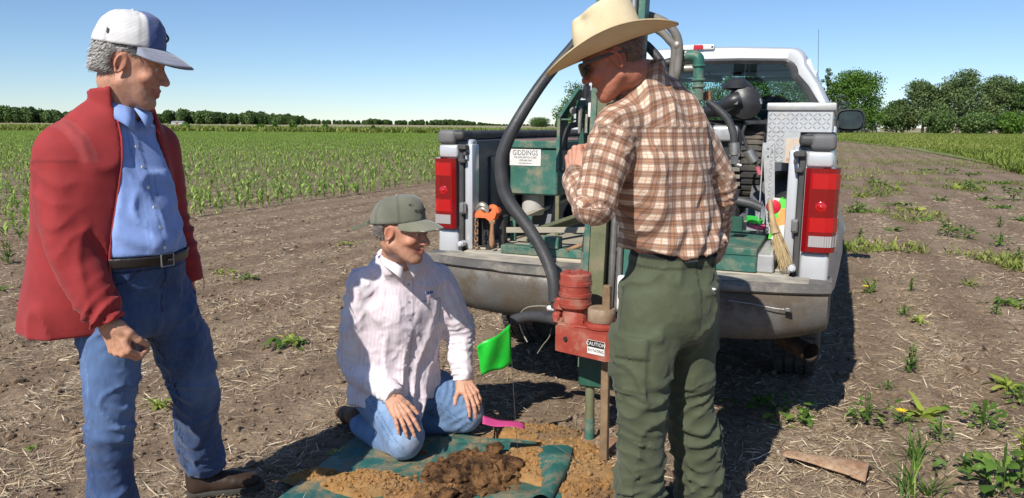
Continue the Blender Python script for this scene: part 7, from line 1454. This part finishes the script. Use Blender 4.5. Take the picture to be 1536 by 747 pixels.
    V = np.array(V); UV = np.array(UV); ho_ = link('straw_hat', npmesh('straw_hat', V, np.array(idx), True, {'cloth': ('FLOAT_VECTOR', UV)}), sm.m, root); m_ = ho_.modifiers.new('s', 'SOLIDIFY'); m_.thickness = .0035; m_.offset = 0
    b = MB(); b.tube([tuple(v) for v in list(V[:nu])+[V[0]]], .0028, 6); b.build('brim_edge', worn('straw_edge', (.62, .48, .28), rough=.8), ho_)
    # shirt
    sp = [A(1018, 398, 2.53)+[0, 0, -.0], waist+[0, 0, .03], lerp(waist, chest, .5)+[.0, 0, 0], chest, upc+[0, 0, -.02], nb+[0, 0, -.02]]
    def parts(P):
        d, U = chain(P, sp, np.array([.152, .155, .162, .180, .144, .072]), np.array([.128, .126, .124, .126, .102, .070]), [lh, lh, l, l, l, l], 2.3, .02, True, n=3)
        a1, U1 = chain(P, [sL, lerp(sL, eL, .5)+[-.005, 0, 0], eL+[-.004, 0, -.012]], [.073, .070, .062], None, l, 2, .012, True, n=3); a1b, U1b = chain(P, [eL+[-.004, 0, -.010], lerp(eL, wL, .5), wL], [.062, .053, .044], None, l, 2, .012, True, n=3); U1b[:, 1] += .30
        w_ = a1b < a1; U1 = np.where(w_[:, None], U1b, U1); a1 = smin(a1, a1b, .015)
        a2, U2 = chain(P, [sR, lerp(sR, eR, .5)+[.006, 0, 0], eR, lerp(eR, wR, .5), wR], [.072, .066, .056, .049, .042], None, l, 2, .012, True, n=3); return d, a1, a2, U, U1, U2
    def shirt(P):
        d, a1, a2, U, U1, U2 = parts(P); a1 = a1+folds(P, U1, .28, .012, .055, .08, 1.4, 61)+folds(P, U1, .05, .010, .07, .09, 1.6, 62); a2 = a2+folds(P, U2, .30, .014, .06, .12, 1.6, 63)
        d = smin(d, cap(P, sL, sR, .069), .045); zz = np.clip((waist[2]+.18-P[:, 2])/.18, 0, 1.2); d = d-.010*zz*np.sin((P@lh)*70+(P[:, 2])*40+3*vnoise(P, 6, 64))-.010*zz+.006*np.sin((P@l)*34-(P[:, 2])*22+2*vnoise(P, 4, 65))*(1-zz*.6)
        d = smax(d, waist[2]+.022-.02*np.sin((P@lh)*14)-P[:, 2], .008); r_ = smin(smin(d, a1, .022), a2, .022)-.005*fbm(P, (8, 8, 5), 2, 66)-.010*crum(P, (9, 9, 5), 67)-.003*crum(P, 22, 68)+.003
        r_ = smax(r_, -smax(-(P-wL-nrm(wL-eL)*.004)@nrm(wL-eL), sph(P, wL+nrm(wL-eL)*.05, .08), .004), .003)
        col_ = ring_sdf(P, nb+[0, 0, .022]+(nb-upc)*.12, nrm(nb-upc+[0, 0, .10]), .072, .072, .034, .0062, l); r_ = smax(r_, -cap(P, nb+f*.03, nb+f*.10+[0, 0, .2], .055, .07), .008); return smin(r_, smax(col_, (P-nb)@f-.055, .01), .008)
    al = np.array([sp[0], nb, sL, sR, eL, wL, eR, wR]); V, F_ = surface(shirt, al.min(0)-.21, al.max(0)+.19, .0070)
    d, a1, a2, U, U1, U2 = parts(V); w1 = (a1 < .006) & (a1 <= a2) & (U1[:, 1] > .03); w2 = (a2 < .006) & (a2 < a1) & (U2[:, 1] > .03); s_ = (V-upc)@l; fr = (V-upc)@f
    Ut = np.stack([s_*1.02+.02*fr, V[:, 2]+.05*s_*0, s_], 1); yoke = (V[:, 2] > upc[2]-.055+.10*np.abs(s_)*0) & (fr < .05) & ~w1 & ~w2; Ut[yoke] = np.stack([s_[yoke]+.012, V[yoke][:, 2]*.6+fr[yoke]*.8+.02, s_[yoke]], 1)
    UU = Ut.copy(); UU[w1] = np.stack([U1[w1][:, 0], U1[w1][:, 1], s_[w1]], 1); UU[w2] = np.stack([U2[w2][:, 0], U2[w2][:, 1], s_[w2]], 1); c_ = np.ones((len(V), 3))
    ye = (np.abs(V[:, 2]-upc[2]+.055+.0) < .004) & (fr < .05) & ~w1 & ~w2; c_[ye] *= .55; c_[((np.abs(a1-.006) < .004) | (np.abs(a2-.006) < .004)) & (V[:, 2] > chest[2]-.02)] *= .7; cf = (a1 < .01) & (np.abs((V-wL)@nrm(wL-eL)+.055) < .003); c_[cf] *= .5
    pmn = plaid_mat(); sh = put('shirt', V, F_, c_, pmn, root, R0, {'cloth': ('FLOAT_VECTOR', UU)})
    # trousers
    og = np.array([.072, .083, .048]); bz = waist[2]+.012
    def tp(P):
        hip, U0 = chain(P, [pel+[0, 0, -.05], pel+[0, 0, .02], waist+[0, 0, -.02], waist+[0, 0, .01]], [.156, .155, .146, .144], [.122, .124, .119, .117], lh, 2.3, .02, True); hip = smin(hip, ell(P, pel-fh*.055+[0, 0, -.03], (.10, .135, .12), frame(fh)), .04)
        r1, U1 = chain(P, [hL+[0, 0, -.02], lerp(hL, kL, .5), kL, lerp(kL, aL, .45)-fh*.01, aL], [.098, .094, .080, .080, .080], [.102, .096, .084, .084, .082], lh, 2, .012, True, n=3); r2, U2 = chain(P, [hR+[0, 0, -.02], lerp(hR, kR, .5), kR, lerp(kR, aR, .45)-fh*.01, aR], [.096, .090, .080, .082, .080], [.100, .094, .084, .084, .082], lh, 2, .012, True, n=3); return hip, r1, r2, U1, U2
    K1, K2 = np.linalg.norm(kL-hL), np.linalg.norm(kR-hR)
    pc = lerp(hL, kL, .66)+lh*.08; pn = nrm(lh*.95-fh*.35); pu = nrm(np.cross(pn, (0, 0, 1)))
    def trs(P):
        hip, r1, r2, U1, U2 = tp(P)
        for c0, am in ((K1-.03, .016), (K1+.14, .018), (K1*2-.02, .018), (K1+.27, .016)): r1 = r1+folds(P, U1, c0, am, .075, .08, 1.5, int(c0*50))
        for c0, am in ((K2-.02, .016), (K2+.12, .018), (K2+.27, .016), (K2*2-.02, .018)): r2 = r2+folds(P, U2, c0, am, .07, .08, 1.7, int(c0*57))
        q = P-pc; pk = smax(smax(np.abs(q@pu)-.085, np.abs(q[:, 2])-.095, .004), r1-.011-.004*np.sin(q@pu*30), .004); fp = smax(smax(np.abs(q@pu)-.088, np.abs(q[:, 2]-.068)-.036, .004), r1-.017, .003)
        d = smin(smin(hip, r1, .03), smin(hip, r2, .03), .003); d = smin(smin(d, pk, .003), fp, .002); d = d-.006*fbm(P, (6, 6, 4), 2, 72)-.012*crum(P, (9, 9, 7), 73)-.003*crum(P, 22, 76)+.004; q2 = P-pel; 
        bp = smax(smax(np.abs(q2@lh+.070)-.058, np.abs(q2[:, 2]-.03)-.014, .003), smax(d-.005, q2@fh, .01), .003); d = smin(d, bp, .002); return smax(d, P[:, 2]-bz, .004)
    al = np.array([pel, waist, kR, aR, kL, aL]); V, F_ = surface(trs, al.min(0)-.2, al.max(0)+.2, .0075); hip, r1, r2, U1, U2 = tp(V); c_ = og*(1+.10*fbm(V, 12, 3, 74))[:, None]; q = V-pc
    c_[(r1 < .02) & (np.abs(q[:, 2]-.030) < .003) & (np.abs(q@pu) < .088) & (q@pn > -.05)] *= .5; q2 = V-pel; c_[(np.abs(q2[:, 2]-.014) < .003) & (np.abs(q2@lh+.07) < .058) & (q2@fh < 0)] *= .35; c_[(np.abs(V[:, 2]-bz+.045) < .003)] *= .5; c_[V[:, 2] > bz-.016] = (.012, .014, .014); c_[(np.abs(q2@lh) < .003) & (q2@fh < 0) & (V[:, 2] > pel[2]-.1)] *= .5
    for r_, U_, sg in ((r1, U1, 1), (r2, U2, 1)): c_[(r_ < .01) & (np.abs(U_[:, 2]-(.25)) < .02)] *= .6
    for c0 in (K1-.05, K1+.11): c_[(r1 < .02) & (np.abs(U1[:, 1]-c0) < .003)] *= .7
    tr_ = put('trousers', V, F_, c_, cmat('olive_trouser_cloth', weave=.1, bumpn=(24, .4), sheen=.1, rough=.8).m, root, R0)
    def onto(z, s):
        p = pel+[0, 0, z]-fh*.35+lh*s
        for it in range(40): p = p+fh*float(trs(p[None])[0])*.8
        return p
    p = onto(.036, -.055); b = MB(); b.sphere(p-R0, (.010, .005, .005), 10, 6); b.build('white_tag', white_, tr_); p = onto(bz-pel[2]-.020, .022); p2 = p-R0-fh*.004; text_obj('Columbia', .014, 'waist_lettering', worn('letter_grey', (.55, .56, .55), rough=.8), tr_, plane_M(p2, -lh, (0, 0, 1), 1.), .0004)
    bk = cmat('shoe_dark_c', base=(.02, .02, .022), rough=.6, sheen=0).m
    for a_ in (aL, aR): h_ = np.array([a_[0], a_[1], 0])-fh*.07; shoe(root, h_+fh*.30, h_, R0, bk, bk)
person_right()
# ============================================================ TARP, SOIL HEAPS, FLAGS, SCRAP
tarpm = NT('green_tarp'); g = tarpm.co(); n1 = tarpm.ramp(tarpm.noise(5, 6, g), [(.35, 0.), (.7, 1.)]); dd = tarpm.ramp(tarpm.noise(9, 9, g, .75), [(.46, 0.), (.62, 1.)]); wv = tarpm.new('ShaderNodeTexChecker'); wv.inputs['Scale'].default_value = 420; tarpm.L(g, wv.inputs[0])
tarpm.base(tarpm.mix(dd, tarpm.mix(n1, (.018, .098, .084), (.035, .140, .120)), (.24, .17, .09))); tarpm.rough(tarpm.mix(dd, (.42,)*3, (.9,)*3)); nb_ = tarpm.bump(tarpm.noise(16, 5, g), .35, .02); tarpm.bump(wv.outputs[1], .12, .001, nb_)
c4 = [atZ(408, 762, .0), atZ(838, 762, .0), atZ(868, 676, .0), atZ(560, 642, .0)]     # near left, near right, far right, far left
TRo = np.array([*((c4[0]+c4[2])/2)[:2], 0]); V = []; nu, nv = 90, 60
def tarp_h(x, y):
    P_ = np.column_stack([np.atleast_1d(x), np.atleast_1d(y), np.zeros(np.size(x))]); return .012+.010*vnoise(P_, 5, 80)+.010*np.abs(vnoise(P_, (3, 14, 1), 81))+.006*np.abs(vnoise(P_, (17, 9, 1), 82))
for j in range(nv):
    for i in range(nu):
        s_, t = i/(nu-1), j/(nv-1); p = c4[0]*(1-s_)*(1-t)+c4[1]*s_*(1-t)+c4[2]*s_*t+c4[3]*(1-s_)*t; e_ = min(s_, t, 1-s_, 1-t); p = p+.02*np.array([vnoise(p[None], 4, 84)[0], vnoise(p[None], 4, 85)[0], 0])*(1 if e_ < .05 else .3)
        V.append((p[0]-TRo[0], p[1]-TRo[1], float(tarp_h(p[0], p[1])[0])+.004))
b = MB(); b.grid(V, nu, nv); tp_ = b.build('tarp', tarpm.m, None, TRo, fixn=False); tag(tp_, 'green woven tarp spread on the ground under the kneeling man with soil on it', 'tarp')
# turned-over hem along the right edge
fl_ = [(842, 690, .02), (858, 674, .05), (855, 700, .05), (846, 722, .045), (834, 752, .04)]; b = MB(); V = []
outer = crom([atZ(x, y, z) for x, y, z in ((858, 673, .055), (856, 688, .06), (850, 706, .05), (838, 728, .045), (826, 752, .04))], 8); inner = crom([atZ(x, y, z) for x, y, z in ((790, 678, .02), (800, 690, .03), (806, 706, .03), (812, 728, .03), (795, 752, .03))], 8)
for o_, i_ in zip(outer, inner):
    for t in np.linspace(0, 1, 14): p = i_*(1-t)+o_*t; p = p+[0, 0, .028*math.sin(t*math.pi)**.7+.006*float(vnoise(p[None], 14, 88)[0])]; V.append(p-TRo)
    V.append(o_-TRo+[0.004, 0, -.022]); V.append(o_-TRo+[-.01, 0, -.05])
b.grid(V, 16, len(outer)); fo = b.build('folded_hem', tarpm.m, tp_, fixn=False); b = MB(); b.tube([o_-TRo+[0, 0, .002] for o_ in outer], .0035, 6); b.build('hem_cord', worn('hem_cord', (.012, .05, .045), rough=.8), tp_)
def heap(px, py, rx, ry, h_, c1, c2, c3, n, label, seed, cs=(.004, .016), rot=0.):
    cc = atZ(px, py); root = empty('soil_heap', (cc[0], cc[1], 0), label=label, cat='soil'); m = NT('heap_soil_%d' % seed); g = m.co()
    m.base(m.mix(m.ramp(m.noise(9, 6, g, .7), [(.42, 0.), (.58, 1.)]), m.mix(m.ramp(m.noise(40, 6, g, .7), [(.35, 0.), (.65, 1.)]), c1, c2), c3)); m.rough(.95); m.b.inputs['Specular IOR Level'].default_value = .1; m.bump(m.noise(60, 8, g, .75), .8, .01)
    nr, na = 30, 72; V = []; cr, sr = math.cos(rot), math.sin(rot)
    def hh(x, y):   # local
        P_ = np.column_stack([np.atleast_1d(x), np.atleast_1d(y), np.zeros(np.size(x))])+[cc[0], cc[1], seed]; xr, yr = np.asarray(x)*cr+np.asarray(y)*sr, -np.asarray(x)*sr+np.asarray(y)*cr; q = np.sqrt((xr/rx)**2+(yr/ry)**2); ed = 1+.35*vnoise(P_, 7, seed)+.15*vnoise(P_, 19, seed+1); q = q/ed
        return np.where(q < 1, (1-q**2.2)*h_*(.75+.35*vnoise(P_, 9, seed+2))+.014*np.abs(vnoise(P_, 26, seed+3))+.010*np.abs(vnoise(P_, 55, seed+4))+.012, -.02*(q-1))+.006
    for j in range(nr):
        for i in range(na): r_ = 1.35*j/(nr-1); a_ = 2*math.pi*i/na; V.append((r_*(rx*math.cos(a_)*cr-ry*math.sin(a_)*sr), r_*(rx*math.cos(a_)*sr+ry*math.sin(a_)*cr), 0))
    V = np.array(V); V[:, 2] = hh(V[:, 0], V[:, 1]); b = MB(); b.grid(V, na, nr, True); b.build('mound', m.m, root, fixn=False)
    r_ = np.abs(rng.normal(0, .52, n)); a_ = rng.random(n)*6.28; x = rx*r_*np.cos(a_)*cr-ry*r_*np.sin(a_)*sr; y = rx*r_*np.cos(a_)*sr+ry*r_*np.sin(a_)*cr; s_ = cs[0]+(cs[1]-cs[0])*rng.random(n)**3; z = np.maximum(hh(x, y), .006)
    W_ = iv[None]*(s_[:, None, None]*(.55+.8*rng.random((n, len(iv), 1))))*np.array([1.1, 1, .8])+np.column_stack([x, y, z+s_*.2])[:, None]; link('clods', npmesh('clods', W_.reshape(-1, 3), (np.arange(n)[:, None, None]*len(iv)+jf[None]).reshape(-1, 3)), m.m, root, kind='stuff')
tan1, tan2, dk1, dk2 = (.27, .135, .045), (.38, .215, .085), (.018, .010, .007), (.062, .034, .020)
heap(712, 718, .205, .17, .055, dk1, dk2, (.17, .09, .04), 1700, 'dark brown crumbly soil heap in the middle of the green tarp', 301, (.005, .034))
heap(838, 700, .24, .22, .035, tan1, tan2, (.33, .20, .09), 1500, 'tan orange soil heap around the foot of the drill, right of the tarp', 302, (.003, .014))
heap(805, 655, .20, .07, .025, tan1, tan2, (.20, .13, .07), 800, 'tan soil spread along the far edge of the tarp towards the drill plate', 303, (.003, .013))
heap(560, 732, .20, .095, .035, tan1, tan2, (.30, .18, .08), 900, 'tan soil heap at the front of the tarp, left of the dark heap', 304, (.003, .013))
heap(480, 720, .12, .045, .022, tan1, tan2, (.33, .20, .09), 450, 'small flat tan soil heap at the left edge of the tarp', 305, (.003, .010))
heap(650, 748, .20, .075, .03, tan1, (.30, .18, .09), dk2, 700, 'tan and brown soil heap cut by the bottom edge of the photo', 306, (.003, .014))
heap(880, 745, .16, .10, .03, tan1, tan2, (.20, .12, .06), 700, 'tan soil beside the boots of the man in the straw hat', 307, (.003, .014))
for px, py, s_ in ((742, 668, .05), (738, 700, .06), (690, 690, .05), (770, 690, .05), (672, 735, .05)):
    p = atZ(px, py, .07); b = bmesh.new(); bmesh.ops.create_icosphere(b, subdivisions=3, radius=1); V = np.array([v.co[:] for v in b.verts]); Fc = [[v.index for v in f.verts] for f in b.faces]; b.free()
    V = V*(1+.35*vnoise(V+px, 1.6, 5)+.16*vnoise(V+px, 4., 6)+.08*vnoise(V+px, 9., 7))[:, None]*s_*np.array([.75, .55, .5]); lb = {742: 'dark soil lump at the far side of the dark heap', 738: 'large dark clod on top of the dark heap', 690: 'brown clod at the left of the dark heap', 770: 'dark clod at the right of the dark heap', 672: 'brown clod at the front left of the dark heap'}[px]
    link('soil_clod', npmesh('soil_clod', V, np.array(Fc), True), bpy.data.materials['heap_soil_301'], None, p-[0, 0, .015], label=lb, cat='soil clod')
# flags on wires
wirem = worn('flag_wire', (.18, .17, .16), rough=.5, metal=.6)
gf = atZ(779, 692, 0); gr_ = empty('marking_flag', gf, label='bright green plastic marking flag on a wire between the kneeling man and the drill', cat='flag'); Yg = gf[1]
def plastic(name, c):
    m = NT(name); m.base(c); m.rough(.22); m.b.inputs['Coat Weight'].default_value = .5; m.bump(m.noise(35, 4), .3, .006); t = m.new('ShaderNodeBsdfTranslucent'); t.inputs[0].default_value = (*c, 1); mx_ = m.new('ShaderNodeMixShader'); mx_.inputs[0].default_value = .35; m.L(m.b.outputs[0], mx_.inputs[1]); m.L(t.outputs[0], mx_.inputs[2]); m.L(mx_.outputs[0], m.n['Material Output'].inputs[0]); return m.m
q00, q10, q11, q01 = [A(x, y, Yy)-gf for x, y, Yy in ((715, 520, Yg-.10), (765, 487, Yg), (768, 545, Yg), (722, 563, Yg-.07))]; V = []
for j in range(12):
    for i in range(16): s_, t = i/15, j/11; p = q00*(1-s_)*(1-t)+q10*s_*(1-t)+q11*s_*t+q01*(1-s_)*t; V.append(p+[0, -.018*math.sin(s_*3.1)*(1+.3*math.sin(t*5))+.006*math.sin(s_*9+t*4), .004*math.sin(s_*7)])
b = MB(); b.grid(V, 16, 12); fo = b.build('flag', plastic('flag_green', (.03, .72, .06)), gr_, fixn=False); m_ = fo.modifiers.new('s', 'SOLIDIFY'); m_.thickness = .0006
b = MB(); b.tube([(0, 0, -.05), q11*[.6, 1, .5], q11, q10+[0, 0, .006]], .0012, 6, n=3); b.build('wire', wirem, gr_)
pf0 = atZ(886, 708, .02); pf1 = A(787, 639, 3.16); pr = empty('marking_flag', pf0, label='pink plastic marking flag on a bent wire lying over the tarp by his knee', cat='flag'); e1 = pf1-pf0; d_ = A(724, 630, 3.13)-pf0-e1; V = []
for j in range(6):
    for i in range(16): s_, t = i/15, j/5; V.append(e1+d_*s_+np.array([0, -.055*(t-.5), .004*math.sin(s_*7.)+.006*(t-.5)*math.sin(s_*5)-.010*(t-.5)]))
b = MB(); b.grid(V, 16, 6); fo = b.build('flag', plastic('flag_pink', (.75, .10, .32)), pr, fixn=False); m_ = fo.modifiers.new('s', 'SOLIDIFY'); m_.thickness = .0006
b = MB(); b.tube([(.01, 0, -.05), (0, 0, 0), e1*.5+[0, 0, .01], e1, e1+d_*.1], .0012, 6, n=3); b.build('wire', wirem, pr)
# rusty curved blade
a0, a1 = atZ(1176, 682, .02), atZ(1312, 716, .02); root = empty('rusty_blade', a0, label='rusty curved steel blade lying on the bare soil at the lower right', cat='scrap metal'); ax_d = nrm(a1-a0); pw_ = np.cross((0, 0, 1), ax_d); L_ = np.linalg.norm(a1-a0); V = []
for i in range(30):
    t = i/29; wd = .022+.085*t**.8; nt = -.03*max(0, t-.9)/.1
    for j in range(11):
        s_ = (j/10-.5)*2; p = ax_d*(L_*t*(1+(.05*s_*(t > .8))))+pw_*wd*s_+np.array([0, 0, .004+.030*(1-s_*s_)*(.4+.6*t)*(.8)+.004*float(vnoise(np.array([[t*5, s_, 3]]), 2, 4)[0])]); p = p+pw_*(.03*math.sin(t*2.6)); V.append(p+(ax_d*-.03*(t > .93)*(s_+1)))
b = MB(); b.grid(V, 11, 30); fo = b.build('blade', worn('rusty_blade_steel', (.30, .155, .075), (.42, .30, .20), 16, .85, .1, .6, 90, dirt=(.20, .10, .05), dlo=.5, dhi=.65, dscale=30), root, fixn=False); m_ = fo.modifiers.new('s', 'SOLIDIFY'); m_.thickness = .004
b = MB(); b.obox(atZ(1332-12, 726, .02)-a0, (ax_d, pw_, np.array([0, 0, 1.])), (.002, .002, .002)) if False else None
p = atZ(1186, 517+117, .01)
